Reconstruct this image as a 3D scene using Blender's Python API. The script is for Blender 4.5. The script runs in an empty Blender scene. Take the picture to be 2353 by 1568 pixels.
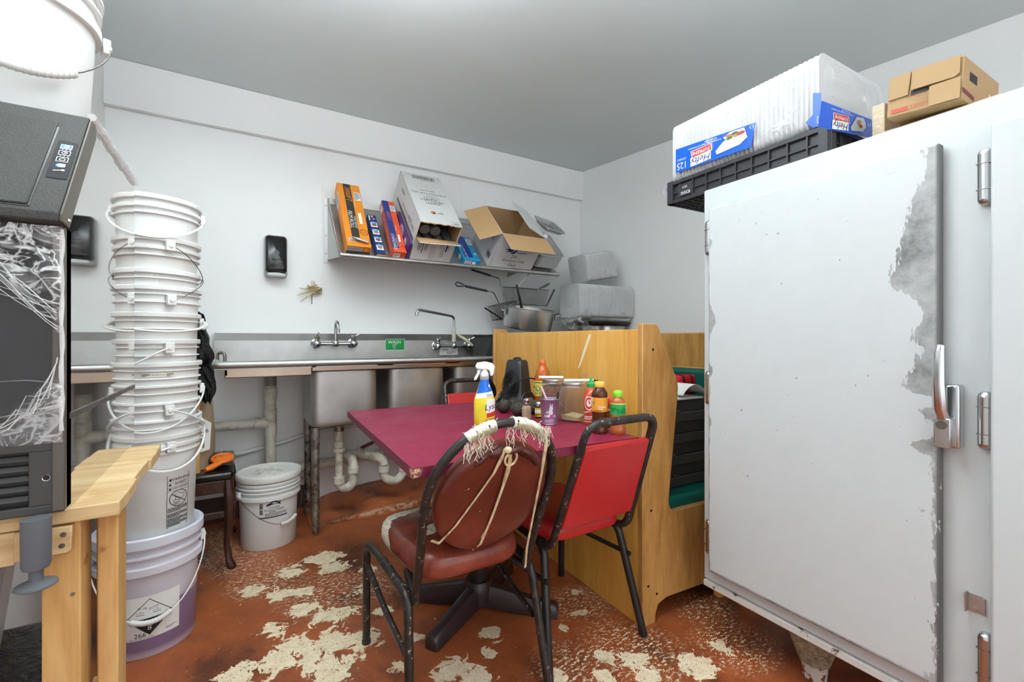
import bpy, bmesh, math, random
from mathutils import Vector, Matrix
random.seed(7)
PI = math.pi
SC = bpy.context.scene
COL = SC.collection

# ------------------------------------------------------------------ camera, world, lights, exposure
cam_d = bpy.data.cameras.new('camera'); cam = bpy.data.objects.new('camera', cam_d); COL.objects.link(cam)
cam.location = (0, 0, 1.09); cam.rotation_euler = (PI/2, 0, -math.radians(31.1))
cam_d.sensor_width = 36; cam_d.lens = 16.0; cam_d.shift_y = -0.0017; cam_d.clip_start = 0.02
SC.camera = cam
SC.view_settings.view_transform = 'Standard'; SC.view_settings.look = 'None'
SC.view_settings.gamma = 1; SC.view_settings.exposure = 0.95
try: SC.view_settings.use_curve_mapping = False
except Exception: pass
W = bpy.data.worlds.new('world'); SC.world = W; W.use_nodes = True
W.node_tree.nodes['Background'].inputs[0].default_value = (0.93, 0.98, 1, 1)
W.node_tree.nodes['Background'].inputs[1].default_value = 1.05
def area(name, loc, rot, sx, sy, power, col=(0.95, 0.988, 1)):
    d = bpy.data.lights.new(name, 'AREA'); d.shape = 'RECTANGLE'; d.size = sx; d.size_y = sy
    d.energy = power; d.color = col
    o = bpy.data.objects.new(name, d); COL.objects.link(o); o.location = loc; o.rotation_euler = rot
    return o
CEIL = 2.61
UNSEEN_LAMPS = [(0.02, 1.34, 1.0, 19.0), (0.80, 0.62, 0.8, 17.0), (0.75, -1.15, 5.0, 8.0)]      # unseen lights, first and last added as fill: x, y, watts down, watts up
LAMPZ = 2.31
for lx, ly, pd, pu in UNSEEN_LAMPS:
    area('unseen_light_down', (lx, ly, LAMPZ-0.055), (0, 0, 0), 1.15, 0.20, pd)
    area('added_uplight', (lx, ly, LAMPZ+0.045), (PI, 0, 0), 1.15, 0.20, pu)  # upward half added to brighten the ceiling

# ------------------------------------------------------------------ helpers
def srgb(c):
    if isinstance(c, str):
        c = c.lstrip('#'); c = [int(c[i:i+2], 16) for i in (0, 2, 4)]
    o = []
    for x in c[:3]:
        x = x/255.0
        o.append(x/12.92 if x <= 0.04045 else ((x+0.055)/1.055)**2.4)
    return (*o, 1)
class NT:
    """small node-tree writer"""
    def __init__(s, name):
        s.m = bpy.data.materials.new(name); s.m.use_nodes = True; s.t = s.m.node_tree
        s.b = s.t.nodes['Principled BSDF']; s.out = s.t.nodes['Material Output']
    def n(s, typ, ins=None, **kw):
        o = s.t.nodes.new(typ)
        for k, v in kw.items(): setattr(o, k, v)
        for k, v in (ins or {}).items():
            if isinstance(v, bpy.types.NodeSocket): s.t.links.new(v, o.inputs[k])
            else: o.inputs[k].default_value = v
        return o
    def math(s, op, a, b=0.0, c=None, clamp=False):
        ins = {0: a, 1: b}
        if c is not None: ins[2] = c
        o = s.n('ShaderNodeMath', ins, operation=op); o.use_clamp = clamp
        return o.outputs[0]
    def coord(s, scale=(1, 1, 1), rot=(0, 0, 0), kind='Object'):
        tc = s.n('ShaderNodeTexCoord')
        return s.n('ShaderNodeMapping', {0: tc.outputs[kind], 'Scale': scale, 'Rotation': rot}).outputs[0]
    def noise(s, vec, scale, detail=4, rough=0.55, dist=0.0):
        return s.n('ShaderNodeTexNoise', {'Vector': vec, 'Scale': scale, 'Detail': detail, 'Roughness': rough, 'Distortion': dist}).outputs[0]
    def ramp(s, fac, stops, interp='LINEAR'):
        o = s.n('ShaderNodeValToRGB', {0: fac}); cr = o.color_ramp; cr.interpolation = interp
        while len(cr.elements) > 1: cr.elements.remove(cr.elements[-1])
        cr.elements[0].position = stops[0][0]; cr.elements[0].color = stops[0][1] if not isinstance(stops[0][1], float) else (stops[0][1],)*3+(1,)
        for p, c in stops[1:]:
            e = cr.elements.new(p); e.color = c if not isinstance(c, float) else (c, c, c, 1)
        return o.outputs[0]
    def step(s, x, lo, hi):
        return s.n('ShaderNodeMapRange', {0: x, 1: lo, 2: hi, 3: 0.0, 4: 1.0}).outputs[0]
    def mix(s, fac, a, b):
        o = s.n('ShaderNodeMix', data_type='RGBA')
        for k, v in ((0, fac), (6, a), (7, b)):
            if isinstance(v, bpy.types.NodeSocket): s.t.links.new(v, o.inputs[k])
            else: o.inputs[k].default_value = v
        return o.outputs[2]
    def set(s, **kw):
        for k, v in kw.items():
            k = {'col': 'Base Color', 'rough': 'Roughness', 'metal': 'Metallic', 'spec': 'Specular IOR Level', 'trans': 'Transmission Weight',
                 'ior': 'IOR', 'alpha': 'Alpha', 'coat': 'Coat Weight', 'emit': 'Emission Color', 'emits': 'Emission Strength',
                 'sss': 'Subsurface Weight', 'aniso': 'Anisotropic'}.get(k, k)
            if isinstance(v, bpy.types.NodeSocket): s.t.links.new(v, s.b.inputs[k])
            else: s.b.inputs[k].default_value = v
        return s
    def bump(s, h, strength=0.3, dist=0.01):
        o = s.n('ShaderNodeBump', {'Height': h, 'Strength': strength, 'Distance': dist}).outputs[0]
        s.t.links.new(o, s.b.inputs['Normal']); return s
def M(name, col, rough=0.5, metal=0.0, var=None, bump=None, **kw):
    """plain material with a little procedural variation: var=(scale, amount[, stretch]); bump=(scale, strength[, stretch])"""
    k = NT(name); c = srgb(col)
    sc, amt, st = (var or (9, 0.07))[0], (var or (9, 0.07))[1], (var[2] if var and len(var) > 2 else (1, 1, 1))
    f = k.noise(k.coord(st), sc, 5)
    dk = tuple(x*(1-2*amt) for x in c[:3])+(1,); lt = tuple(min(1, x*(1+amt)) for x in c[:3])+(1,)
    k.set(col=k.mix(f, dk, lt), rough=rough, metal=metal, **kw)
    if bump:
        k.bump(k.noise(k.coord(bump[2] if len(bump) > 2 else (1, 1, 1)), bump[0], 3), bump[1], 0.004)
    return k.m
MATF = {}
def frame(o, u, v=None, w=None):
    o, u = Vector(o), Vector(u).normalized()
    if v is not None: v = Vector(v).normalized(); w = u.cross(v)
    else: w = Vector(w).normalized(); v = w.cross(u)
    m = Matrix.Identity(4)
    for i in range(3): m[i][0], m[i][1], m[i][2], m[i][3] = u[i], v[i], w[i], o[i]
    return m
def rotz(a, o=(0, 0, 0)): return Matrix.Translation(Vector(o)) @ Matrix.Rotation(a, 4, 'Z')
_txt = {}
def text_mesh(body, size, align='CENTER', shear=0.0, spacing=1.0):
    key = (body, align, shear, spacing)
    if key not in _txt:
        c = bpy.data.curves.new('t', 'FONT'); c.body = body; c.size = 1; c.align_x = align; c.align_y = 'CENTER'; c.shear = shear; c.space_character = spacing; c.resolution_u = 2
        o = bpy.data.objects.new('t', c); COL.objects.link(o)
        dg = bpy.context.evaluated_depsgraph_get(); me = o.evaluated_get(dg).to_mesh()
        _txt[key] = ([tuple(v.co) for v in me.vertices], [tuple(p.vertices) for p in me.polygons])
        o.evaluated_get(dg).to_mesh_clear(); bpy.data.objects.remove(o); bpy.data.curves.remove(c)
    vs, fs = _txt[key]
    return [(x*size, y*size) for x, y, z in vs], fs
class MB:
    def __init__(s, fr=None): s.v = []; s.f = []; s.mi = []; s.fr = fr
    def add(s, vs, fs, mi=0, fr=None):
        b = len(s.v); fr = fr if fr is not None else s.fr
        for p in vs:
            p = Vector(p); s.v.append(fr @ p if fr is not None else p)
        for q in fs: s.f.append([i+b for i in q]); s.mi.append(mi)
        return s
    def box(s, x0, x1, y0, y1, z0, z1, mi=0, fr=None):
        vs = [(x, y, z) for z in (z0, z1) for y in (y0, y1) for x in (x0, x1)]
        return s.add(vs, [(0, 2, 3, 1), (4, 5, 7, 6), (0, 1, 5, 4), (2, 6, 7, 3), (0, 4, 6, 2), (1, 3, 7, 5)], mi, fr)
    def prism(s, poly, h0, h1, mi=0, fr=None):
        """polygon in the frame's xy plane, extruded along its z"""
        n = len(poly); vs = [(x, y, h0) for x, y in poly]+[(x, y, h1) for x, y in poly]
        fs = [tuple(range(n))[::-1], tuple(range(n, 2*n))]+[(i, (i+1) % n, n+(i+1) % n, n+i) for i in range(n)]
        return s.add(vs, fs, mi, fr)
    def lathe(s, prof, n=32, mi=0, fr=None, a0=0.0, a1=2*PI, close=False):
        full = abs(a1-a0-2*PI) < 1e-6; m = n if full else n+1; vs = []; fs = []
        for r, z in prof:
            for i in range(m):
                a = a0+(a1-a0)*i/n; vs.append((r*math.cos(a), r*math.sin(a), z))
        for j in range(len(prof)-1):
            for i in range(n):
                i2 = (i+1) % m
                fs.append((j*m+i, j*m+i2, (j+1)*m+i2, (j+1)*m+i))
        if close:
            fs.append(tuple(range(m))[::-1]); fs.append(tuple((len(prof)-1)*m+i for i in range(m)))
        return s.add(vs, fs, mi, fr)
    def cyl(s, p0, p1, r0, r1=None, n=16, mi=0, caps=True, fr=None):
        p0, p1 = Vector(p0), Vector(p1); d = p1-p0; L = d.length
        q = d.normalized(); a = Vector((0, 0, 1)) if abs(q.z) < 0.9 else Vector((1, 0, 0))
        u = q.cross(a).normalized(); v = q.cross(u); r1 = r0 if r1 is None else r1
        vs = []
        for p, r in ((p0, r0), (p1, r1)):
            for i in range(n):
                t = 2*PI*i/n; vs.append(p+u*r*math.cos(t)+v*r*math.sin(t))
        fs = [(i, (i+1) % n, n+(i+1) % n, n+i) for i in range(n)]
        if caps: fs += [tuple(range(n))[::-1], tuple(range(n, 2*n))]
        return s.add(vs, fs, mi, fr)
    def tube(s, pts, r, n=8, closed=False, mi=0, fr=None, sx=1.0, phase=0.0, up=None):
        """tube along a polyline; r number or list; sx stretches one axis of the section"""
        pts = [Vector(p) for p in pts]; N = len(pts); rs = r if isinstance(r, (list, tuple)) else [r]*N
        tg = []
        for i in range(N):
            a = pts[i-1] if (i > 0 or closed) else pts[i]; b = pts[(i+1) % N] if (i < N-1 or closed) else pts[i]
            t = (b-a); tg.append(t.normalized() if t.length > 1e-9 else Vector((0, 0, 1)))
        if up is None:
            up = Vector((0, 0, 1)) if abs(tg[0].z) < 0.9 else Vector((1, 0, 0))
        u = tg[0].cross(Vector(up)).normalized(); vs = []
        for i in range(N):
            u = (u-tg[i]*u.dot(tg[i])); u = u.normalized() if u.length > 1e-6 else tg[i].orthogonal().normalized()
            v = tg[i].cross(u)
            for k in range(n):
                t = 2*PI*k/n+phase; vs.append(pts[i]+u*(rs[i]*sx*math.cos(t))+v*(rs[i]*math.sin(t)))
        fs = []
        for i in range(N if closed else N-1):
            j = (i+1) % N
            for k in range(n): fs.append((i*n+k, i*n+(k+1) % n, j*n+(k+1) % n, j*n+k))
        if not closed: fs += [tuple(range(n))[::-1], tuple((N-1)*n+k for k in range(n))]
        return s.add(vs, fs, mi, fr)
    def ball(s, c, r, n=16, mi=0, fr=None):
        r = (r, r, r) if not isinstance(r, (tuple, list)) else r; m = n//2; vs = [(c[0], c[1], c[2]-r[2])]; fs = []
        for j in range(1, m):
            t = PI*j/m-PI/2
            for i in range(n):
                a = 2*PI*i/n; vs.append((c[0]+r[0]*math.cos(t)*math.cos(a), c[1]+r[1]*math.cos(t)*math.sin(a), c[2]+r[2]*math.sin(t)))
        vs.append((c[0], c[1], c[2]+r[2])); L = len(vs)-1
        for i in range(n): fs.append((0, 1+(i+1) % n, 1+i)); fs.append((L, L-n+i, L-n+(i+1) % n))
        for j in range(m-2):
            for i in range(n): a = 1+j*n; fs.append((a+i, a+(i+1) % n, a+n+(i+1) % n, a+n+i))
        return s.add(vs, fs, mi, fr)
    def grid(s, fn, nu, nv, mi=0, fr=None):
        vs = [fn(i/nu, j/nv) for j in range(nv+1) for i in range(nu+1)]
        fs = [(j*(nu+1)+i, j*(nu+1)+i+1, (j+1)*(nu+1)+i+1, (j+1)*(nu+1)+i) for j in range(nv) for i in range(nu)]
        return s.add(vs, fs, mi, fr)
    # --- printed marks: fn(x, y) -> point on the surface
    def text(s, body, x, y, size, fn, mi=0, rot=0.0, align='CENTER', shear=0.0, spacing=1.0, sx=1.0):
        vs, fs = text_mesh(body, size, align, shear, spacing); c, q = math.cos(rot), math.sin(rot)
        return s.add([fn(x+a*sx*c-b*q, y+a*sx*q+b*c) for a, b in vs], fs, mi)
    def poly(s, pts, fn, mi=0): return s.add([fn(x, y) for x, y in pts], [tuple(range(len(pts)))], mi)
    def rect(s, x0, y0, x1, y1, fn, mi=0, n=1):
        for i in range(n):
            a, b = x0+(x1-x0)*i/n, x0+(x1-x0)*(i+1)/n
            s.poly([(a, y0), (b, y0), (b, y1), (a, y1)], fn, mi)
        return s
    def outline(s, pts, w, fn, mi=0):
        for i in range(len(pts)): s.line(pts[i], pts[(i+1) % len(pts)], w, fn, mi)
        return s
    def line(s, a, b, w, fn, mi=0, n=1):
        a, b = Vector(a), Vector(b); d = (b-a); q = Vector((-d.y, d.x)).normalized()*w/2; e = d.normalized()*w*0.5
        a, b = a-e, b+e
        for i in range(n):
            p, r = a+(b-a)*i/n, a+(b-a)*(i+1)/n
            s.poly([tuple(p-q), tuple(r-q), tuple(r+q), tuple(p+q)], fn, mi)
        return s
    def ring(s, x, y, r, w, fn, mi=0, n=28, ry=None):
        ry = ry or r
        for i in range(n):
            a, b = 2*PI*i/n, 2*PI*(i+1)/n
            s.poly([(x+r*math.cos(a), y+ry*math.sin(a)), (x+r*math.cos(b), y+ry*math.sin(b)), (x+(r-w)*math.cos(b), y+(ry-w)*math.sin(b)), (x+(r-w)*math.cos(a), y+(ry-w)*math.sin(a))], fn, mi)
        return s
    def disc(s, x, y, r, fn, mi=0, n=20, ry=None):
        ry = ry or r
        return s.poly([(x+r*math.cos(2*PI*i/n), y+ry*math.sin(2*PI*i/n)) for i in range(n)], fn, mi)
    def barcode(s, x0, y0, x1, y1, fn, mi=0, vert=False):
        rnd = random.Random(int(1000*(x0+x1+y1))); t = 0.0
        while t < 1:
            w = rnd.choice((0.012, 0.02, 0.035)); e = min(1, t+w)
            if vert: s.rect(x0, y0+(y1-y0)*t, x1, y0+(y1-y0)*e, fn, mi)
            else: s.rect(x0+(x1-x0)*t, y0, x0+(x1-x0)*e, y1, fn, mi)
            t = e+rnd.choice((0.012, 0.02, 0.03))
        return s
    def smalltext(s, x0, y0, x1, y1, rows, fn, mi=0, fill=0.5):
        """rows of tiny unreadable print, as broken dashes"""
        rnd = random.Random(int(997*(abs(x0)+abs(y0))+rows)); h = (y1-y0)/rows
        for r in range(rows):
            x = x0; yy = y1-(r+0.5)*h; end = x0+(x1-x0)*(1 if r < rows-1 else 0.6)
            while x < end:
                w = min(end-x, (x1-x0)*rnd.uniform(0.03, 0.12)); s.rect(x, yy-h*fill/2, x+w, yy+h*fill/2, fn, mi); x += w+(x1-x0)*0.015
        return s
    def build(s, name, mats, parent=None, world=False, bevel=0.0, seg=2, smooth=40, sub=0, solid=0.0, recalc=True):
        me = bpy.data.meshes.new(name)
        vs = s.v
        if parent is not None and world:
            inv = MATF[parent.name].inverted(); vs = [inv @ v for v in vs]
        me.from_pydata([tuple(v) for v in vs], [], s.f)
        for m in (mats if isinstance(mats, (list, tuple)) else [mats]): me.materials.append(m)
        for p, k in zip(me.polygons, s.mi): p.material_index = k
        if recalc:
            bm = bmesh.new(); bm.from_mesh(me); bmesh.ops.recalc_face_normals(bm, faces=bm.faces); bm.to_mesh(me); bm.free()
        if smooth:
            me.polygons.foreach_set('use_smooth', [True]*len(me.polygons)); me.set_sharp_from_angle(angle=math.radians(smooth))
        me.update()
        o = bpy.data.objects.new(name, me); COL.objects.link(o)
        if parent is not None: o.parent = parent; MATF[o.name] = MATF[parent.name]
        else: MATF[o.name] = Matrix.Identity(4)
        if solid: m = o.modifiers.new('solid', 'SOLIDIFY'); m.thickness = solid; m.offset = 0
        if bevel: m = o.modifiers.new('bevel', 'BEVEL'); m.width = bevel; m.segments = seg; m.limit_method = 'ANGLE'; m.angle_limit = math.radians(35)
        if sub: m = o.modifiers.new('sub', 'SUBSURF'); m.levels = sub; m.render_levels = sub
        return o
def tag(o, label, cat, group=None):
    o['label'] = label; o['category'] = cat
    if group: o['group'] = group
    return o
def thing(name, label, cat, loc=(0, 0, 0), rz=0.0, group=None, mat=None):
    o = bpy.data.objects.new(name, None); COL.objects.link(o); o.empty_display_size = 0.05
    m = mat if mat is not None else rotz(rz, loc)
    o.matrix_world = m; MATF[o.name] = m.copy()
    return tag(o, label, cat, group)
def struct(name, mb, m, **kw):
    o = mb.build(name, m, **kw); o['kind'] = 'structure'; return o
def kids(o): return [c for c in bpy.data.objects if c.parent == o]
def dup(root, loc, rz, label, group=None):
    r = root.copy(); COL.objects.link(r); r.location = loc; r.rotation_euler = (0, 0, rz); r['label'] = label
    if group: r['group'] = group
    MATF[r.name] = rotz(rz, loc)
    for ch in kids(root):
        c = ch.copy(); COL.objects.link(c); c.parent = r; MATF[c.name] = MATF[r.name]
        for g in kids(ch):
            d = g.copy(); COL.objects.link(d); d.parent = c; MATF[d.name] = MATF[r.name]
    return r
def arc(c, r, a0, a1, n, ax=(1, 0, 0), ay=(0, 0, 1)):
    c, ax, ay = Vector(c), Vector(ax), Vector(ay)
    return [c+ax*r*math.cos(a0+(a1-a0)*i/n)+ay*r*math.sin(a0+(a1-a0)*i/n) for i in range(n+1)]
def fillet(pts, r, n=5, closed=False):
    """round the corners of a polyline"""
    pts = [Vector(p) for p in pts]; out = []; N = len(pts)
    for i in range(N):
        if not closed and i in (0, N-1): out.append(pts[i]); continue
        a, b, c = pts[i-1], pts[i], pts[(i+1) % N]
        d1, d2 = (a-b), (c-b); k = min(r, d1.length*0.49, d2.length*0.49)
        p, q = b+d1.normalized()*k, b+d2.normalized()*k
        for j in range(n+1):
            t = j/n; out.append(p*(1-t)**2+b*2*t*(1-t)+q*t**2)
    return out
def sm(x): return x*x*(3-2*x)

# ------------------------------------------------------------------ materials
m_wall = NT('painted_wall'); _c = m_wall.coord()
_f = m_wall.noise(_c, 1.3, 5); _g = m_wall.noise(_c, 7, 6, 0.65)
_sp = m_wall.step(m_wall.noise(_c, 46, 3, 0.7), 0.735, 0.76)
_spm = m_wall.math('MULTIPLY', _sp, m_wall.step(m_wall.noise(_c, 3.1, 2), 0.50, 0.62))
m_wall.set(col=m_wall.mix(_spm, m_wall.mix(_f, srgb((232, 233, 233)), srgb((244, 245, 245))), srgb((150, 148, 145))), rough=0.42)
m_wall.bump(_g, 0.12, 0.01); m_wall = m_wall.m
m_ceil = M('ceiling_paint', (219, 228, 229), 0.8, var=(1.2, 0.03), bump=(30, 0.12))
m_trim = M('white_gloss_trim', (222, 222, 221), 0.4, var=(3, 0.02))
m_dkbase = M('dark_base', (70, 48, 42), 0.5, var=(8, 0.2))
m_steel = NT('brushed_steel'); _c = m_steel.coord((1.5, 60, 60)); _f = m_steel.noise(_c, 4, 4)
_st = m_steel.noise(m_steel.coord((2.2, 2.2, 2.2)), 3.0, 6, 0.65)
m_steel.set(col=m_steel.mix(_st, srgb((158, 157, 155)), srgb((212, 212, 211))), metal=1.0, rough=m_steel.step(_st, -0.7, 2.0))
m_steel.bump(_f, 0.05, 0.002); m_steel = m_steel.m
m_steel_dk = M('worn_steel', (150, 145, 138), 0.38, 1.0, var=(7, 0.3), bump=(60, 0.1))
m_galv = NT('galvanised_leg'); _c = m_galv.coord(); _f = m_galv.noise(_c, 26, 6, 0.7)
m_galv.set(col=m_galv.ramp(_f, [(0.36, srgb((62, 50, 40))), (0.47, srgb((128, 122, 112))), (0.7, srgb((176, 173, 166)))]), metal=0.75, rough=0.45); m_galv.bump(_f, 0.2, 0.004); m_galv = m_galv.m
m_mirror = NT('polished_steel_panel'); _c = m_mirror.coord((1, 1, 1)); _f = m_mirror.noise(_c, 2.5, 3)
m_mirror.set(col=m_mirror.mix(_f, srgb((196, 194, 190)), srgb((212, 210, 207))), metal=1.0, rough=0.035); m_mirror.bump(_f, 0.01, 0.012); m_mirror = m_mirror.m
m_chrome = M('chrome', (196, 198, 200), 0.2, 1.0, var=(5, 0.04))
m_alum = M('spun_aluminium', (214, 214, 214), 0.36, 1.0, var=(3, 0.1), bump=(20, 0.05, (0.2, 0.2, 12)))
m_foil = NT('crinkled_foil'); _c = m_foil.coord(); _f = m_foil.noise(_c, 70, 4, 0.7, 1.0)
m_foil.set(col=srgb((205, 205, 205)), metal=1.0, rough=0.25); m_foil.bump(_f, 0.55, 0.006); m_foil = m_foil.m
m_black = M('black_plastic', (30, 30, 32), 0.38, var=(8, 0.1))
m_blackm = M('black_metal', (34, 33, 33), 0.32, var=(16, 0.25), bump=(90, 0.08))
m_blkgloss = M('black_gloss', (16, 16, 18), 0.16)
m_rubber = M('grey_rubber', (98, 102, 108), 0.7)
m_white = M('white_plastic', (232, 233, 232), 0.33, var=(4, 0.01), sss=0.0)
m_offw = M('aged_white_plastic', (226, 226, 223), 0.38, var=(6, 0.04))
m_pvc = NT('dirty_white_pipe'); _c = m_pvc.coord(); _f = m_pvc.noise(_c, 11, 6, 0.7)
_s = m_pvc.step(m_pvc.noise(_c, 60, 2), 0.71, 0.74)
m_pvc.set(col=m_pvc.mix(_s, m_pvc.ramp(_f, [(0.34, srgb((168, 158, 138))), (0.52, srgb((218, 214, 202))), (0.8, srgb((232, 230, 224)))]), srgb((90, 70, 52))), rough=0.42); m_pvc = m_pvc.m
m_ink = M('black_ink', (28, 27, 28), 0.6, var=(5, 0.02))
m_inkg = M('grey_ink', (96, 96, 98), 0.6)
m_paper = M('white_paper', (236, 235, 232), 0.6, var=(6, 0.015))
m_inkw = M('white_ink', (246, 246, 244), 0.5, var=(5, 0.0))
m_red_v = M('red_vinyl', (198, 44, 46), 0.32, var=(14, 0.05), bump=(240, 0.10))
def wood(name, c0, c1, c2, stretch, rough=0.5, scale=5.0, knots=False, coat=0.0):
    k = NT(name); v = k.coord(stretch); f = k.noise(v, scale, 7, 0.6, 0.6); g = k.noise(v, scale*6, 3, 0.5, 0.0)
    x = k.math('ADD', k.math('MULTIPLY', f, 0.75), k.math('MULTIPLY', g, 0.25))
    col = k.ramp(x, [(0.34, srgb(c0)), (0.5, srgb(c1)), (0.66, srgb(c2))])
    if knots:
        kv = k.noise(k.coord((1, 1, 1)), 14, 3, 0.6); col = k.mix(k.math('MULTIPLY', k.step(kv, 0.66, 0.75), 0.75), col, srgb((96, 58, 26)))
        big = k.noise(k.coord((1, 1, 0.3)), 9, 3, 0.6); col = k.mix(k.math('MULTIPLY', k.step(big, 0.56, 0.7), 0.4), col, srgb((176, 118, 56)))
    k.set(col=col, rough=rough, coat=coat); k.bump(x, 0.12, 0.004); return k.m
m_pine = wood('raw_pine', (186, 136, 76), (208, 164, 102), (222, 184, 126), (1, 1, 0.09), 0.65, 16, True)
m_pine_x = wood('raw_pine_plank', (190, 152, 102), (214, 182, 134), (226, 200, 156), (0.09, 1, 1), 0.65, 16, True)
m_oak = wood('varnished_plywood', (208, 148, 62), (226, 170, 78), (236, 184, 96), (3, 3, 0.3), 0.3, 5, False, 0.25)
m_oak_end = wood('varnished_plywood_wing', (160, 112, 58), (188, 138, 76), (206, 158, 94), (4, 4, 0.8), 0.32, 4, False, 0.2)
m_card = M('brown_cardboard', (196, 158, 112), 0.75, var=(5, 0.05), bump=(120, 0.06))
m_card_in = M('cardboard_inside', (188, 152, 108), 0.8, var=(5, 0.05))
m_cardw = M('white_cardboard', (214, 214, 213), 0.55, var=(4, 0.025))
m_wire = M('steel_wire', (120, 118, 114), 0.35, 1.0)
def clear(name, col, rough, fac, bumpv=None, gloss=0.5):
    """thin clear film: mostly see-through, with a glossy skin"""
    k = NT(name); t = k.n('ShaderNodeBsdfTransparent', {0: (0.97, 0.97, 0.97, 1)})
    k.set(col=srgb(col), rough=rough, spec=gloss)
    mx = k.n('ShaderNodeMixShader', {0: fac, 1: t.outputs[0], 2: k.b.outputs[0]})
    if bumpv:
        h = k.noise(k.coord(), bumpv[0], 5, 0.65, 1.5); k.bump(h, bumpv[1], 0.02)
        s = k.step(h, bumpv[2], bumpv[2]+0.22); k.t.links.new(k.math('ADD', k.math('MULTIPLY', s, bumpv[3]), fac), mx.inputs[0])
    k.t.links.new(mx.outputs[0], k.out.inputs[0]); return k.m
def at(px, py, X=None, Y=None, Z=None):
    """a point of the room, read off the photograph, on the plane x=X, y=Y or z=Z"""
    s, c = math.sin(math.radians(31.1)), math.cos(math.radians(31.1)); l = (px-1176.5)/1046.0
    r = Vector((s+l*c, c-l*s, -(py-780)/1046.0))
    t = X/r.x if X is not None else (Y/r.y if Y is not None else (Z-1.09)/r.z)
    return Vector((0, 0, 1.09))+r*t
# ------------------------------------------------------------------ the setting
BLOBS = [(0.113,1.931,.036),(0.183,1.786,.053),(0.287,1.756,.057),(0.388,1.696,.047),(0.116,1.72,.05),(0.004,1.718,.051),(0.212,1.676,.044),(0.269,1.585,.057),(0.225,2.009,.046),(0.313,1.915,.048),(0.385,1.912,.032),(0.162,2.175,.045),(0.256,2.153,.034),(0.067,2.279,.034),(0.214,2.36,.049),(0.397,2.429,.052),(0.401,2.304,.05),(0.337,2.433,.043),(0.532,2.196,.033),(0.463,2.028,.03),(0.803,1.482,.032),(0.603,1.377,.048),(0.648,1.323,.048),(0.877,1.193,.034),(1.079,1.166,.036),(1.149,1.113,.038),(1.152,1.027,.042),(1.014,1.111,.028),(1.266,1.532,.023),(1.173,1.399,.024),(1.056,1.381,.02),(1.312,0.984,.049),(1.465,0.992,.031),(0.568,1.613,.022),(0.459,1.491,.023),(0.504,1.844,.025),(0.758,1.392,.021)]
FLECK = [(-0.107,2.765,.13),(0.039,2.582,.11),(-0.146,3.002,.1),(0.491,2.082,.12),(1.21,1.471,.1),(1.526,0.982,.11),(1.189,1.158,.13),(1.62,1.17,.09),(0.109,2.355,.12),(.33,2.1,.14),(.95,1.2,.1)]
k = NT('peeling_red_floor_paint'); v = k.coord()
wob = k.n('ShaderNodeTexNoise', {'Vector': v, 'Scale': 9.0, 'Detail': 4.0}).outputs[1]
wv = k.n('ShaderNodeVectorMath', {0: wob, 1: (0.5, 0.5, 0.5)}, operation='SUBTRACT').outputs[0]
wv = k.n('ShaderNodeVectorMath', {0: wv, 'Scale': 0.10}, operation='SCALE').outputs[0]
wv = k.n('ShaderNodeVectorMath', {0: v, 1: wv}, operation='ADD').outputs[0]
def field(pts, grow):
    cur = None
    for x, y, r in pts:
        d = k.n('ShaderNodeVectorMath', {0: wv, 1: (x, y, 0)}, operation='DISTANCE').outputs['Value']
        a = k.math('MULTIPLY_ADD', d, -1.0/(r*grow), 1.0)
        cur = a if cur is None else k.math('MAXIMUM', cur, a)
    return cur
fb, ff = field(BLOBS, 1.9), field(FLECK, 1.6)
n1 = k.noise(v, 17, 8, 0.68, 0.8); n2 = k.noise(k.coord((1, 1, 1), (0, 0, 0.5)), 48, 6, 0.7, 0.6); n3 = k.noise(k.coord((1.6, 3.6, 1), (0, 0, -0.5)), 30, 8, 0.72)
big = k.step(k.math('ADD', k.math('MULTIPLY', fb, 0.40), n1), 0.642, 0.652)
fle = k.math('MULTIPLY', k.step(n3, 0.535, 0.55), k.step(ff, 0.02, 0.45))
fle = k.math('MULTIPLY', fle, k.step(n2, 0.42, 0.47))
tiny = k.step(k.noise(v, 60, 3, 0.6), 0.70, 0.715)
chip = k.math('MAXIMUM', k.math('MAXIMUM', big, fle), tiny)
grime = k.noise(v, 3.2, 6, 0.62, 0.5); fine = k.noise(v, 120, 4, 0.7)
red = k.ramp(k.math('ADD', k.math('MULTIPLY', grime, 0.8), k.math('MULTIPLY', fine, 0.2)), [(0.36, srgb((98, 56, 38))), (0.46, srgb((150, 80, 46))), (0.6, srgb((176, 96, 54)))])
cream = k.ramp(k.noise(v, 21, 6, 0.7), [(0.31, srgb((160, 144, 114))), (0.40, srgb((232, 212, 176))), (0.6, srgb((244, 228, 198)))])
cream = k.mix(k.step(k.noise(v, 150, 2, 0.6), 0.63, 0.66), cream, srgb((120, 84, 58)))
scuff = k.math('MULTIPLY', k.step(k.noise(k.coord((2, 7, 1), (0, 0, 0.6)), 14, 6, 0.7), 0.6, 0.68), 0.55)
col = k.mix(chip, k.mix(scuff, red, srgb((70, 42, 32))), cream)
k.set(col=col, rough=k.mix(chip, (0.42,)*3+(1,), (0.75,)*3+(1,)))
h = k.math('ADD', k.math('MULTIPLY', chip, -0.7), k.math('MULTIPLY', fine, 0.35)); k.bump(h, 0.35, 0.004); m_floor = k.m

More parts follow.
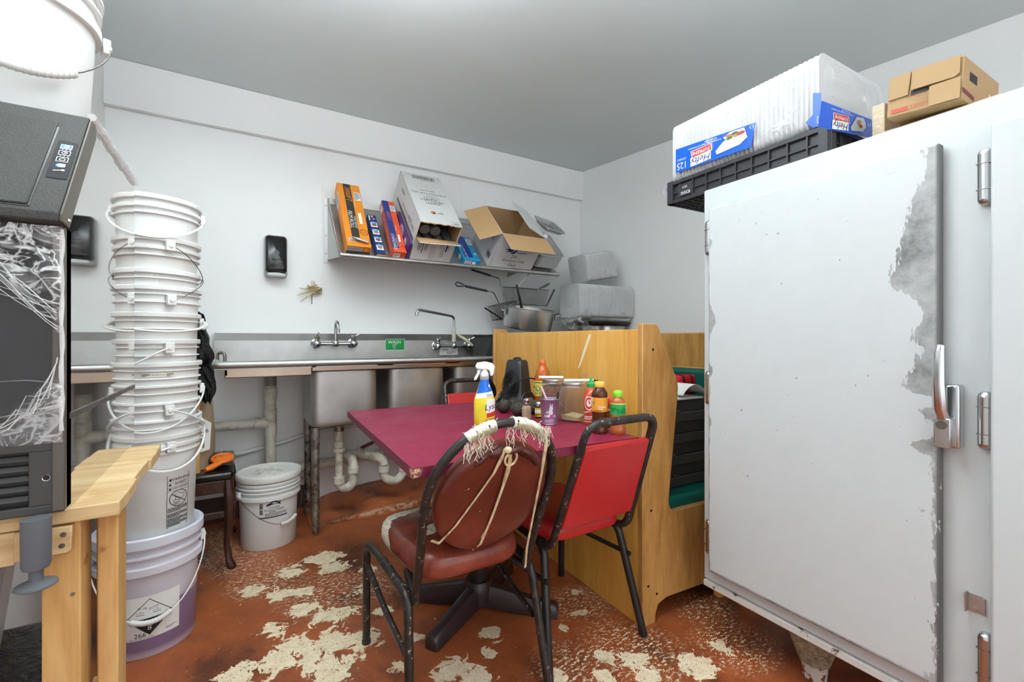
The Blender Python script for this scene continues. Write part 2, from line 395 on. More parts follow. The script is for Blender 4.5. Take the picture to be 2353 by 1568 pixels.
RW0, RW1 = (2.681, 3.24), (3.39, -0.95)      # right wall line (not square with the back wall)
struct('floor', MB().box(-0.9, 3.7, -3.2, 3.4, -0.1, 0), m_floor)
struct('ceiling', MB().box(-0.9, 3.7, -3.2, 3.4, CEIL, CEIL+0.1), m_ceil)
b = MB().box(-0.9, 2.9, 3.24, 3.34, 0, CEIL)
for x in (0.478, 0.497, 1.49):                                     # panel seams
    b.box(x-0.002, x+0.002, 3.2375, 3.25, 0.2, 2.35)
struct('wall_back', b, m_wall)
struct('wall_left', MB().box(-0.72, -0.614, -1.6, 3.4, 0, CEIL), m_wall)
d = (Vector((RW1[0], RW1[1], 0))-Vector((RW0[0], RW0[1], 0))).normalized()
struct('wall_right', MB(frame((RW0[0], RW0[1], 0), d, (0, 0, 1))).box(-0.15, 6.2, 0, CEIL, -0.1, 0), m_wall)
struct('trim_1', MB().box(-0.614, 2.9, 3.203, 3.2395, 2.351, CEIL-0.001), m_wall, bevel=0.003)
struct('baseboard_back', MB().box(-0.614, 0.44, 3.226, 3.2395, 0.0, 0.147), m_dkbase, bevel=0.003)
struct('trim_2', MB().box(-0.614, 0.44, 3.218, 3.2395, 0.148, 0.194), m_trim, bevel=0.004)
def ramp_top(x, y):
    t = min(1, max(0, (x-0.36)/0.55)); s = min(1, max(0, (y-2.83)/0.40))
    return 0.006+sm(t)*(0.032+0.06*s)+0.045*s*(1-sm(t))*min(1, t*4)
b = MB(); NX, NY = 26, 10
b.grid(lambda u, w: (0.36+2.2*u, (2.835+0.012*math.sin(u*23))*(1-w)+3.239*w, ramp_top(0.36+2.2*u, 2.83+0.41*w)), NX, NY)
b.grid(lambda u, w: (0.36+2.2*u, 2.835+0.012*math.sin(u*23), ramp_top(0.36+2.2*u, 2.83)*w), NX, 2)
k = NT('red_painted_ramp'); v = k.coord(); fb = k.noise(v, 4.5, 6, 0.6)
lip = k.math('MULTIPLY', k.step(k.noise(v, 30, 6, 0.7), 0.44, 0.52), k.math('MULTIPLY', k.step(k.n('ShaderNodeSeparateXYZ', {0: v}).outputs[1], 2.868, 2.845), k.step(k.n('ShaderNodeSeparateXYZ', {0: v}).outputs[2], 0.004, 0.02)))
k.set(col=k.mix(k.math('MAXIMUM', k.math('MULTIPLY', lip, 0.8), k.step(k.noise(v, 75, 3, 0.6), 0.7, 0.72)), k.ramp(fb, [(0.36, srgb((108, 64, 44))), (0.5, srgb((168, 90, 52))), (0.65, srgb((190, 106, 64)))]), srgb((222, 196, 164))), rough=0.38)
k.bump(k.noise(v, 60, 4), 0.15, 0.004)
struct('trim_3', b, k.m)

m_lamp = NT('lit_diffuser'); m_lamp.set(col=(1, 1, 1, 1), emit=(1, 0.985, 0.955, 1), emits=2.0); m_lamp = m_lamp.m
for i, (lx, ly, pd, pu) in enumerate(UNSEEN_LAMPS):  # fittings out of view, hung low so the added light reaches the ceiling
    t = thing('unseen_light', ('hung fluorescent shop light near the ice machine', 'hung fluorescent shop light between table and cooler', 'hung fluorescent shop light behind the camera')[i], 'light', (lx, ly, LAMPZ))
    MB().box(-0.61, 0.61, -0.03, 0.03, -0.015, 0.03).build('housing', m_white, t, bevel=0.004)
    q = MB()
    for x in (-0.5, 0.5): q.cyl((x, 0, 0.03), (x, 0, CEIL-LAMPZ), 0.003, n=8)
    q.build('hanger', m_wire, t)
    for y in (-0.06, 0.06):
        q = MB(); q.cyl((-0.59, y, -0.02), (0.59, y, -0.02), 0.014, n=14); q.build('tube', m_lamp, t)

# ------------------------------------------------------------------ ice machine on its bench
m_hood = NT('textured_grey_housing'); _c = m_hood.coord(); _f = m_hood.noise(_c, 420, 3, 0.6)
m_hood.set(col=m_hood.mix(_f, srgb((34, 34, 33)), srgb((92, 92, 90))), rough=0.55, spec=0.25); m_hood.bump(_f, 0.55, 0.003); m_hood = m_hood.m
m_hside = M('dark_bronze_housing', (92, 86, 80), 0.4, var=(12, 0.06))
m_dkpanel = M('charcoal_panel', (44, 44, 47), 0.45, var=(20, 0.06))
m_grille = M('grille_grey', (66, 65, 64), 0.4, var=(10, 0.05))
ice = thing('ice_machine', 'undercounter ice machine, grey sloped hood and mirror steel side, half wrapped in plastic film', 'ice machine', (-0.43, 1.35, 0.797))
MB().prism([(1.075, 0.80), (1.075, 1.27), (1.24, 1.485), (1.65, 1.485), (1.65, 0.80)], -0.545, -0.256, fr=frame((0, 0, 0), (0, 1, 0), (0, 0, 1))).build('body', m_dkpanel, ice, True)
MB().prism([(1.06, 0.797), (1.06, 1.278), (1.234, 1.502), (1.234, 1.531), (1.655, 1.531), (1.655, 0.797)], -0.2555, -0.25, fr=frame((0, 0, 0), (0, 1, 0), (0, 0, 1))).build('side_panel', m_mirror, ice, True)['label'] = 'mirror-polished steel side panel'
MB().box(-0.2502, -0.2478, 1.075, 1.652, 0.952, 0.962).build('side_seam', m_steel_dk, ice, True)
prof = [(1.02, 1.283), (1.02, 1.297), (1.198, 1.524), (1.205, 1.529), (1.66, 1.533), (1.66, 1.49), (1.24, 1.49), (1.225, 1.48), (1.062, 1.279)]
MB().prism(prof, -0.545, -0.2505, fr=frame((0, 0, 0), (0, 1, 0), (0, 0, 1))).build('hood', m_hood, ice, True, bevel=0.002)
MB().prism([(1.022, 1.284), (1.022, 1.296), (1.200, 1.522), (1.232, 1.527), (1.236, 1.50), (1.062, 1.280)], -0.2503, -0.2468, fr=frame((0, 0, 0), (0, 1, 0), (0, 0, 1))).build('hood_end_cap', m_hside, ice, True, bevel=0.0012)
SLO = frame((-0.255, 1.02, 1.297), (1, 0, 0), (0, 0.18, 0.228))
MB(SLO).box(-0.34, -0.034, 0.012, 0.258, -0.001, 0.0035).build('bin_door', m_hood, ice, True, bevel=0.002)
g = MB(SLO); g.box(-0.0335, -0.031, 0.008, 0.262, 0, 0.0008); g.box(-0.34, -0.031, 0.259, 0.262, 0, 0.0008); g.box(-0.34, -0.031, 0.008, 0.0105, 0, 0.0008)
g.build('door_groove', m_blkgloss, ice, True)
cp = MB(SLO).prism([(-0.0255, 0.092), (-0.024, 0.088), (0.0005, 0.088), (0.0015, 0.09), (0.0015, 0.196), (0.0, 0.199), (-0.024, 0.203), (-0.0255, 0.2)], 0, 0.0012).build('control_panel', M('panel_black', (12, 13, 22), 0.35, spec=0.15), ice, True)
k = NT('blue_icon_light'); k.set(col=(0.02, 0.1, 0.6, 1), emit=(0.03, 0.16, 1, 1), emits=0.9); m_blue_led = k.m
k = NT('white_icon'); k.set(col=(0.8, 0.85, 0.9, 1), emit=(0.85, 0.92, 1, 1), emits=0.55); m_white_led = k.m
fn = lambda x, y: SLO @ Vector((x, y, 0.0016))
d = MB()
def icon(cy, blue):
    if blue: d.rect(-0.0195, cy-0.0065, -0.0045, cy+0.0065, fn, 0)
    d.outline([(-0.0195, cy-0.0065), (-0.0045, cy-0.0065), (-0.0045, cy+0.0065), (-0.0195, cy+0.0065)], 0.0009, lambda x, y: SLO @ Vector((x, y, 0.0018)), 1)
icon(0.182, True); icon(0.163, False); icon(0.143, False)
f2 = lambda x, y: SLO @ Vector((x, y, 0.002))
d.ring(-0.012, 0.182, 0.0042, 0.0011, f2, 1, 14); d.line((-0.012, 0.182), (-0.008, 0.182), 0.001, f2, 1)
d.ring(-0.012, 0.163, 0.0040, 0.0009, f2, 1, 14); d.line((-0.012, 0.163), (-0.009, 0.166), 0.0009, f2, 1)
d.outline([(-0.0155, 0.140), (-0.0085, 0.140), (-0.0085, 0.144), (-0.012, 0.1475), (-0.0155, 0.144)], 0.0009, f2, 1)
d.disc(-0.012, 0.125, 0.0062, fn, 0); d.disc(-0.012, 0.125, 0.0042, f2, 1); d.rect(-0.010, 0.1205, -0.0055, 0.1295, f2, 1)
d.line((-0.018, 0.1085), (-0.007, 0.1115), 0.0018, f2, 1); d.disc(-0.0065, 0.1115, 0.0024, f2, 1)
for y in (0.1725, 0.153): 
    for x in (-0.016, -0.011, -0.006): d.disc(x, y, 0.0009, f2, 1, 8)
d.build('status_icons', [m_blue_led, m_white_led], cp, True, recalc=False)
MB().box(-0.545, -0.262, 1.055, 1.08, 0.917, 1.283).build('front_panel', m_dkpanel, ice, True, bevel=0.002)
MB().box(-0.267, -0.25, 1.052, 1.085, 0.80, 1.28).build('corner_post', m_hside, ice, True, bevel=0.002)
gb = MB(); gb.box(-0.545, -0.252, 1.056, 1.085, 0.797, 0.812); gb.box(-0.545, -0.252, 1.056, 1.085, 0.902, 0.916); gb.box(-0.296, -0.252, 1.056, 1.085, 0.811, 0.903)
gr = gb.build('grille_frame', m_grille, ice, True, bevel=0.002)
for i in range(5):
    z = 0.822+i*0.0165
    MB().prism([(1.058, z), (1.064, z+0.008), (1.078, z+0.008), (1.078, z)], -0.545, -0.295, fr=frame((0, 0, 0), (0, 1, 0), (0, 0, 1))).build('grille_slat', m_grille, ice, True, bevel=0.001)
MB().box(-0.545, -0.29, 1.086, 1.09, 0.81, 0.904).build('grille_backing', m_blkgloss, ice, True)
hb = MB(); hb.lathe([(0.0062, 0), (0.0055, 0.0016), (0.0045, 0.0012)], 20, fr=frame((-0.274, 1.0562, 0.858), (1, 0, 0), (0, 0, 1))); hb.build('knockout_ring', m_chrome, ice, True)
MB().cyl((-0.274, 1.0566, 0.858), (-0.274, 1.0555, 0.858), 0.0045).build('screw_hole', m_blkgloss, ice, True)
sc = MB(); sc.cyl((-0.247, 1.058, 1.292), (-0.2445, 1.058, 1.292), 0.004, 0.003); sc.build('screw', m_chrome, ice, True)
ft = MB(); F0 = (-0.2805, 1.034, 0.012)
ft.lathe([(0.0, 0.787), (0.0186, 0.787), (0.0180, 0.712), (0.016, 0.706), (0.009, 0.704), (0.0088, 0.686), (0.012, 0.684), (0.0258, 0.680), (0.0265, 0.677), (0.024, 0.675), (0, 0.675)], 32, fr=Matrix.Translation(F0))
ft.build('leveling_foot', m_rubber, ice, True)['label'] = 'grey adjustable foot'
# white film left along the top edge and the crumpled wrap on the front
tp = MB(); rr = random.Random(3)
tp.tube([(-0.247+rr.uniform(-0.001, 0.001), 1.205+0.45*i/30, 1.531+rr.uniform(-0.002, 0.002)) for i in range(31)], [0.0055+0.003*rr.random() for _ in range(31)], 7)
m_strand = clear('bunched_film', (250, 250, 250), 0.25, 0.5, None, 0.8); tp.build('film_edge', m_strand, ice, True)
k = NT('stretch_film'); v = k.coord(); sp = k.n('ShaderNodeSeparateXYZ', {0: v}); lx_, lz_ = sp.outputs[0], sp.outputs[2]
def ridge(scale, stretch, width, dist):
    n_ = k.noise(k.coord(stretch, (0, 0.75, 0)), scale, 3, 0.5, dist); return k.step(k.math('ABSOLUTE', k.math('SUBTRACT', n_, 0.5)), width, 0.0)
top = k.step(k.math('ADD', lz_, k.math('MULTIPLY', lx_, 1.13)), 0.515, 0.55)          # above the diagonal pull line
low = k.step(k.math('SUBTRACT', lz_, k.math('MULTIPLY', lx_, 1.25)), 0.03, -0.01)       # below the lower pull line
rg = k.math('MAXIMUM', k.math('MULTIPLY', ridge(11, (1, 1, 1), 0.03, 1.6), 0.85), k.math('MAXIMUM', k.math('MULTIPLY', ridge(13, (0.6, 1, 2.2), 0.035, 1.2), 0.95), k.math('MULTIPLY', ridge(30, (1, 1, 1), 0.03, 1.4), 0.6)))
cloud = k.step(k.noise(v, 15, 4, 0.6, 0.8), 0.45, 0.72)
den = k.math('ADD', k.math('MULTIPLY', top, k.math('ADD', k.math('MULTIPLY', rg, 0.75), k.math('MULTIPLY', cloud, 0.42))), k.math('MULTIPLY', low, k.math('ADD', 0.10, k.math('MULTIPLY', rg, 0.4))))
den = k.math('ADD', den, k.math('ADD', 0.012, k.math('MULTIPLY', ridge(5, (0.5, 1, 1.5), 0.006, 0.4), 0.25)), None, True)
k.set(col=srgb((246, 247, 248)), rough=0.15, spec=0.8); k.bump(rg, 0.25, 0.004)
mx = k.n('ShaderNodeMixShader', {0: den, 1: k.n('ShaderNodeBsdfTransparent', {0: (0.97, 0.97, 0.97, 1)}).outputs[0], 2: k.b.outputs[0]}); k.t.links.new(mx.outputs[0], k.out.inputs[0]); m_wrap = k.m
rr = random.Random(11)
def wrapf(u, v):
    x = -0.545+0.2945*u; z = 0.918+v*0.36
    ridge = math.sin(22*v+9*u+3*math.sin(7*u))*0.5+math.sin(41*v-13*u)*0.3
    amp = 0.010*max(0, 1-abs(v-0.72)/0.3)+0.0025
    y = 1.046-amp*(0.6+0.8*ridge)-0.004
    return (x, y, z)
MB().grid(wrapf, 70, 70).build('plastic_wrap', m_wrap, ice, True, smooth=80, recalc=False)['label'] = 'crumpled clear stretch film'
fr_ = MB()
for j in range(15):                                                # bunched film strands
    if j < 9:
        z = 1.215+0.025*rr.random(); x0, x1 = -0.40+0.06*rr.random(), -0.256; sl = -0.085-0.02*rr.random()
        pts = [(x0+(x1-x0)*t, 1.036-0.008*rr.random(), z+sl*(t)+0.012*math.sin(5*t+j)) for t in [i/9 for i in range(10)]]
    else:
        z0 = 0.93+0.01*rr.random(); x0 = -0.37+0.04*rr.random()
        pts = [(x0+(-0.257-x0)*t, 1.043-0.004*rr.random(), z0+0.12*t**1.8*rr.uniform(0.5, 1.1)) for t in [i/9 for i in range(10)]]
    fr_.tube(pts, rr.uniform(0.0003, 0.0008), 5)
fr_.tube([(-0.2525, 1.045+0.003*math.sin(i*1.3), 1.275-i*0.0178) for i in range(20)], [0.0022+0.0015*abs(math.sin(i*2.1)) for i in range(20)], 6)
fr_.build('film_folds', m_strand, ice, True)

# bench
bn = thing('wooden_bench', 'rough pine bench of nailed boards under the ice machine', 'bench', (-0.4, 1.35, 0))
for y0, y1, xe, z in ((1.072, 1.235, -0.178, 0.797), (1.238, 1.40, -0.182, 0.797), (1.403, 1.515, -0.176, 0.797), (1.517, 1.60, -0.179, 0.797)):
    rr = random.Random(int(y0*100)); pts = [(-0.545, y0), (xe-0.005, y0+0.001)]
    pts += [(xe-0.004+rr.uniform(-0.0014, 0.001), y0+(y1-y0)*t) for t in (0.12, 0.3, 0.5, 0.7, 0.88)]+[(xe-0.004, y1), (-0.545, y1)]
    MB().prism(pts, z-0.026, z-0.0005).build('top_board', m_pine_x, bn, True, bevel=0.002)
def post(x0, x1, y0, y1, z1, nm='leg'):
    return MB().box(x0, x1, y0, y1, 0, z1).build(nm, m_pine, bn, True, bevel=0.003)
L1 = post(-0.289, -0.238, 1.088, 1.158, 0.7695)
post(-0.224, -0.1935, 1.125, 1.185, 0.7695); post(-0.30, -0.252, 1.50, 1.56, 0.7695); post(-0.53, -0.48, 1.50, 1.56, 0.7695); post(-0.53, -0.47, 1.088, 1.158, 0.7695)
MB().box(-0.545, -0.318, 1.079, 1.087, 0.712, 0.768).build('apron', m_pine_x, bn, True, bevel=0.002)
MB().prism([(-0.318, 0.718), (-0.252, 0.72), (-0.2475, 0.724), (-0.246, 0.766), (-0.318, 0.768)], -1.0875, -1.072, fr=frame((0, 0, 0), (1, 0, 0), (0, 0, 1))).build('cleat', m_pine_x, bn, True, bevel=0.002)
for x, z in ((-0.257, 0.753), (-0.259, 0.734)):
    MB().cyl((x, 1.0725, z), (x, 1.0705, z), 0.0042, n=14).build('screw', m_steel_dk, bn, True)
for x, z in ((-0.249, 0.64), (-0.2495, 0.47), (-0.25, 0.33)):
    MB().cyl((x, 1.0885, z), (x, 1.0868, z), 0.0034, n=12).build('nail', m_steel_dk, bn, True)
MB().box(-0.305, -0.262, 1.168, 1.50, 0.20, 0.255).build('stretcher', m_pine, bn, True, bevel=0.003)

# under the bench: plastic bin on a black bag, pipes on the wall
m_bin = NT('translucent_bin'); m_bin.set(col=srgb((226, 230, 232)), rough=0.35, trans=0.35, ior=1.2); m_bin = m_bin.m
tb = thing('storage_bin', 'frosted plastic bin under the pine bench', 'bin', (-0.475, 1.30, 0.447))
bb = MB(); y0 = -0.16
def binwall(u, v):
    t = v; h = 0.19*t; s = 0.085+0.022*t
    a = 2*PI*u; n = 4.0; cx = abs(math.cos(a))**(2/n)*math.copysign(1, math.cos(a)); sy = abs(math.sin(a))**(2/n)*math.copysign(1, math.sin(a))
    return (cx*(s-0.03), sy*(s), h)
bb.grid(binwall, 48, 6); bb.build('body', m_bin, tb, solid=0.003)
rb = MB(); rb.tube([Vector(binwall(i/48, 1.0)) for i in range(48)], 0.006, 8, True); rb.build('rim', m_bin, tb)
m_bag = NT('black_bin_liner'); _c = m_bag.coord(); _f = m_bag.noise(_c, 22, 5, 0.6, 1.5); m_bag.set(col=srgb((22, 22, 24)), rough=0.24); m_bag.bump(_f, 0.6, 0.02); m_bag = m_bag.m
def blob(c, r, seed, n=28, amp=0.18, flat=0.0):
    rnd = random.Random(seed); ph = [(rnd.uniform(2, 7), rnd.uniform(2, 7), rnd.uniform(0, 6), rnd.uniform(0.3, 1)) for _ in range(6)]
    def fn(u, v):
        a, t = 2*PI*u, PI*(v-0.5); k = 1+amp*sum(w*math.sin(p*a/1.0//1 if False else round(p)*a+q*t+o) for p, q, o, w in ph)/3
        return (c[0]+r[0]*k*math.cos(t)*math.cos(a), c[1]+r[1]*k*math.cos(t)*math.sin(a), max(c[2]-r[2]*(1-flat), c[2]+r[2]*k*math.sin(t)))
    return MB().grid(fn, n*2, n)
o = MB().box(-0.56, -0.312, 1.17, 1.47, 0.0, 0.445).build('black_crate', m_bag, bevel=0.03, seg=3); tag(o, 'black plastic-covered box on the floor under the pine bench', 'box')
p = MB(); p.cyl((-0.582, 1.62, 0.0), (-0.582, 1.62, 0.95), 0.022); p.cyl((-0.582, 1.62, 0.42), (-0.582, 1.62, 0.48), 0.027)
tag(p.build('drain_pipe', M('grey_pipe', (150, 149, 146), 0.5, var=(14, 0.15))), 'grey upright pipe on the left wall behind the bench', 'pipe')
# ------------------------------------------------------------------ buckets
def bucket_shell(h, rt, rb, flanges, lip=0.009, skirt=0.014):
    r = lambda z: rb+(rt-rb)*z/h
    pr = [(0, 0.004), (rb-0.012, 0.004), (rb-0.010, 0), (rb-0.003, 0), (rb, 0.004)]
    for dz, wd, th in sorted(flanges, reverse=True):
        z = h-dz
        pr += [(r(z-th), z-th-0.0005), (r(z)+wd-0.001, z-th), (r(z)+wd, z-th+0.001), (r(z)+wd, z-0.001), (r(z)+wd-0.001, z), (r(z), z+0.002)]
    pr += [(r(h-skirt), h-skirt), (rt+lip-0.002, h-skirt-0.001), (rt+lip, h-skirt+0.001), (rt+lip, h-0.003), (rt+lip-0.003, h), (rt-0.001, h), (rt-0.0025, h-0.004)]
    pr += [(r(h*0.5)-0.0025, h*0.5), (rb-0.003, 0.007), (0, 0.007)]
    return MB().lathe(pr, 64)
def add_bail(t, h, R, az, droop, drop=None, mat=None, wr=0.0024, grip=None, flat=1.0, zdz=0.05, sag=0.0):
    """a carrying handle: ears on the axis at azimuth az, hanging towards az-90 by the droop angle"""
    a = math.radians(az); e = Vector((math.cos(a), math.sin(a), 0)); f = Vector((math.sin(a), -math.cos(a), 0)); q = math.radians(droop); drop = drop or R; F_ = max(drop*math.cos(q), R-0.005)
    pts = [Vector((0, 0, h-zdz))+e*R*math.cos(PI*i/28)+f*F_*math.sin(PI*i/28)-Vector((0, 0, 1))*(math.sin(q)*drop*math.sin(PI*i/28)**1.3) for i in range(29)]
    b = MB(); b.tube(pts, wr, 6, sx=flat); hb = b.build('handle', mat or m_white, t)
    for s in (1, -1):
        p = e*s*(R-0.008)+Vector((0, 0, h-zdz)); eb = MB(frame(p, e*s, (0, 0, 1)))
        eb.box(-0.006, 0.009, -0.018, 0.018, -0.014, 0.014, 0); eb.cyl((0.004, 0, 0), (0.012, 0, 0), 0.008, n=14); eb.build('handle_ear', m_white, t, bevel=0.002)
    if grip:
        g = MB(); i0, i1 = grip; P = pts[i0:i1+1]; g.tube(P, 0.0085, 12)
        for k in range(len(P)-1):
            for q_ in (0.25, 0.75): g.tube([P[k].lerp(P[k+1], q_-0.06), P[k].lerp(P[k+1], q_+0.06)], 0.0095, 12)
        g.build('grip', m_offw, hb)
    return hb
SX, SY = -0.274, 2.113
k = NT('hazy_bucket_with_liquid'); v = k.coord(); z_ = k.n('ShaderNodeSeparateXYZ', {0: v}).outputs[2]
lv = k.step(z_, 0.176, 0.168); k.set(col=k.mix(lv, k.mix(k.step(z_, 0.30, 0.18), srgb((222, 219, 228)), srgb((204, 198, 212))), k.mix(k.step(z_, 0.012, 0.03), srgb((204, 194, 212)), srgb((142, 124, 160)))), rough=0.3); m_haze = k.m
t = thing('bucket', 'hazy floor bucket half full of purple liquid, under the tall bucket stack', 'bucket', (SX, SY, 0), 0, 'buckets of the tall stack')
bucket_shell(0.385, 0.147, 0.138, [(0.034, 0.012, 0.008), (0.072, 0.014, 0.026)]).build('body', m_haze, t)
MB().lathe([(0.118, 0.386), (0.126, 0.387), (0.134, 0.396), (0.150, 0.413), (0.158, 0.415), (0.163, 0.410), (0.163, 0.380), (0.1595, 0.378), (0.158, 0.388), (0.14, 0.386), (0, 0.3855)], 64).build('lid', M('lid_white', (222, 224, 236), 0.35, var=(3, 0.02)), t)
cam_az = math.degrees(math.atan2(-SY, -SX))
add_bail(t, 0.385, 0.166, 8, 72, 0.215, m_white, 0.0024, (11, 17))
def onbucket(az0, r0, slope=0.0):
    a0 = math.radians(az0)
    def fn(x, y, h=0.0):
        r = r0+slope*y+h; a = a0+x/r0; return Vector((r*math.cos(a), r*math.sin(a), y))
    return fn
def lift(fn, h): return lambda x, y: fn(x, y, h)
lab = onbucket(cam_az-3, 0.1385, 0.0235)
d = MB(); L1, L2, L3 = lift(lab, 0.0006), lift(lab, 0.0010), lift(lab, 0.0013)
d.rect(-0.095, 0.068, 0.092, 0.214, L1, 0, 14)
cx, cy, s = 0.006, 0.142, 0.068
def dia(k): return [(cx-k, cy), (cx, cy-k*0.98), (cx+k, cy), (cx, cy+k*0.98)]
d.outline(dia(s), 0.0007, L2, 1); d.line((cx-s*0.9, cy+0.001), (cx, cy+s*0.9), 0.002, L2, 1, 4); d.line((cx, cy+s*0.9), (cx+s*0.9, cy+0.001), 0.002, L2, 1, 4)
for i in range(8):
    a, e = -s*0.9+i*s*0.225, -s*0.9+(i+1)*s*0.225
    d.poly([(cx+a, cy-0.004), (cx+a, cy-0.004-(s*0.86-abs(a))), (cx+e, cy-0.004-(s*0.86-abs(e))), (cx+e, cy-0.004)], L2, 1)
for x0, tl in ((-0.020, 1), (0.010, -1)):
    d.outline([(cx+x0-0.010, cy+0.028+0.004*tl), (cx+x0+0.012, cy+0.030), (cx+x0+0.012, cy+0.034), (cx+x0-0.010, cy+0.033+0.003*tl)], 0.0011, L2, 1)
for x0 in (-0.026, 0.018):
    for k in range(6): d.line((cx+x0-0.010+k*0.004, cy+0.014), (cx+x0-0.008+k*0.0035, cy+0.020), 0.0008, L2, 1)
    d.disc(cx+x0+0.001, cy+0.023, 0.0014, L2, 1, 8); d.rect(cx+x0-0.009, cy+0.010, cx+x0+0.012, cy+0.0115, L2, 1)
d.text('8', cx, cy-0.038, 0.024, L3, 0); d.text('266', -0.036, 0.083, 0.022, L2, 1, align='LEFT')
d.smalltext(0.05, 0.080, 0.084, 0.088, 2, L2, 2); d.smalltext(-0.07, 0.0705, 0.075, 0.074, 1, L2, 2)
d.build('hazard_label', [m_paper, m_ink, m_inkg], t, recalc=False, smooth=0)

# the stack: each bucket sits inside the one below, only its top few centimetres showing
zr = [0.755, 0.812, 0.873, 0.932, 1.010, 1.090, 1.184, 1.277, 1.334, 1.446, 1.589]
H = 0.36
sh1 = [(0.030, 0.007, 0.004)]
sh2 = [(0.028, 0.007, 0.004), (0.056, 0.008, 0.004)]
sh3 = [(0.034, 0.009, 0.012), (0.062, 0.008, 0.006)]
LB = ['white bucket with the warning label, just above the purple one', 'white bucket with a narrow rim right above the warning bucket', 'white bucket with handle jutting right, second rim above the warning bucket',
      'white bucket whose long thin handle sweeps down across the lower stack', 'white bucket with a strip of ingredients print under its rim', 'white bucket with front ear and handle slanting left, mid stack',
      'white bucket with a wide ribbed carrying grip at its right', 'white bucket with thin dark wire handle rising from its side, upper stack', 'white bucket with a yellow tag at the right of its rim', 'second bucket from the top of the stack, dark wire handle hanging right',
      'topmost bucket of the tall white stack, plastic handle across its front']
bk = []
for i, z in enumerate(zr):
    gap = 0.3 if i == 0 else z-zr[i-1]
    t = thing('bucket', LB[i], 'bucket', (SX+0.003*math.sin(i*2.1), SY+0.003*math.cos(i*1.7), z-H), 0, 'buckets of the tall stack')
    f = sh1 if gap < 0.07 else (sh2 if gap < 0.1 else sh3)
    bucket_shell(H, 0.1455, 0.130 if i else 0.131, f, 0.010, 0.016 if i not in (1, 2, 3) else 0.010).build('body', m_white if i % 3 else m_offw, t)
    bk.append(t)
t = bk[0]; add_bail(t, H, 0.160, -66+5, 20, 0.19, m_white, 0.0042, None, 1.0, 0.042)
W = onbucket(-47, 0.1318, 0.0423); L1, L2, L3 = lift(W, 0.0006), lift(W, 0.0009), lift(W, 0.0012)
d = MB(); x0, x1, y0, y1 = -0.037, 0.037, 0.028, 0.212
d.outline([(x0, y0), (x1, y0), (x1, y1), (x0, y1)], 0.0014, L1, 0)
for yy in (0.186, 0.170, 0.1725-0.0165, 0.098): d.rect(x0, yy-0.0004, x1, yy+0.0004, L1, 0, 4)
for yy, s, w in ((0.203, 'WARNING', 0.0150), (0.1865, 'AVISO', 0.0150), (0.171, 'AVERTISSEMENT', 0.0078)):
    d.text(s, 0.005, yy-0.006, w, L2, 0); d.poly([(-0.034, yy-0.010), (-0.024, yy-0.010), (-0.029, yy-0.001)], L2, 0)
d.ring(0, 0.128, 0.031, 0.0022, L2, 0, 36, 0.029); d.line((-0.024, 0.146), (0.024, 0.110), 0.0022, L2, 0, 6)
d.outline([(-0.017, 0.122), (0.003, 0.122), (0.001, 0.106), (-0.015, 0.106)], 0.0012, L2, 0); d.ring(-0.006, 0.127, 0.006, 0.0011, L2, 0, 14)
d.outline([(-0.014, 0.142), (-0.002, 0.150), (0.006, 0.142), (0.02, 0.14), (0.016, 0.126), (0.004, 0.126), (-0.012, 0.134)], 0.0011, L2, 0); d.smalltext(-0.013, 0.108, 0.0, 0.116, 2, L2, 0)
for y0_ in (0.082, 0.063, 0.046, 0.031): d.smalltext(x0+0.002, y0_, x1-0.002, y0_+0.0145, 3, L2, 0, 0.6)
d.build('warning_label', m_ink, t, recalc=False, smooth=0)
add_bail(bk[10], H, 0.163, 8, 42, 0.165, m_white, 0.0030, None, 1.3, 0.04)
add_bail(bk[9], H, 0.163, 118, -0+40, 0.17, m_wire, 0.0014, None, 1, 0.03)
add_bail(bk[7], H, 0.163, 118, -34, 0.175, m_wire, 0.0014, None, 1, 0.05)
add_bail(bk[6], H, 0.168, 22, 12, 0.18, m_offw, 0.0042, (1, 6), 1.2, 0.03)
add_bail(bk[5], H, 0.165, -62, 42, 0.165, m_white, 0.0036, None, 1.2, 0.03)
add_bail(bk[3], H, 0.163, 6, 48, 0.175, m_white, 0.0026, None, 1.2, 0.03)
add_bail(bk[2], H, 0.165, 118, 28, 0.19, m_white, 0.0034, None, 1.2, 0.03)
add_bail(bk[1], H, 0.163, 28, 66, 0.165, m_white, 0.0034, None, 1.2, 0.03)
fn = onbucket(-74, 0.1458+0.0015, 0.0); d = MB(); d.rect(-0.05, H-0.050, 0.045, H-0.036, fn, 0, 8)
g_ = lift(fn, 0.0004); d.text('nutrition Facts', -0.002, H-0.043, 0.0068, g_, 1); d.smalltext(0.02, H-0.049, 0.042, H-0.038, 3, g_, 1); d.smalltext(-0.048, H-0.049, -0.026, H-0.038, 3, g_, 1)
d.build('ingredients_strip', [M('cream_label', (236, 230, 214), 0.5), m_ink], bk[4], recalc=False, smooth=0)
fn = onbucket(4, 0.157); MB().rect(-0.012, H-0.032, 0.012, H-0.010, fn, 0, 3).build('tag', M('yellow_tag', (196, 176, 60), 0.5), bk[8], recalc=False)

# bucket on the ice machine
t = thing('bucket', 'white bucket with wire handle and white grip on top of the ice machine', 'bucket', (-0.428, 1.405, 1.5335))
bucket_shell(0.35, 0.148, 0.130, [(0.034, 0.009, 0.008), (0.070, 0.010, 0.022)], 0.010, 0.012).build('body', m_white, t)
add_bail(t, 0.35, 0.170, 20, 64, 0.20, m_wire, 0.0014, (9, 18), 1, 0.085)

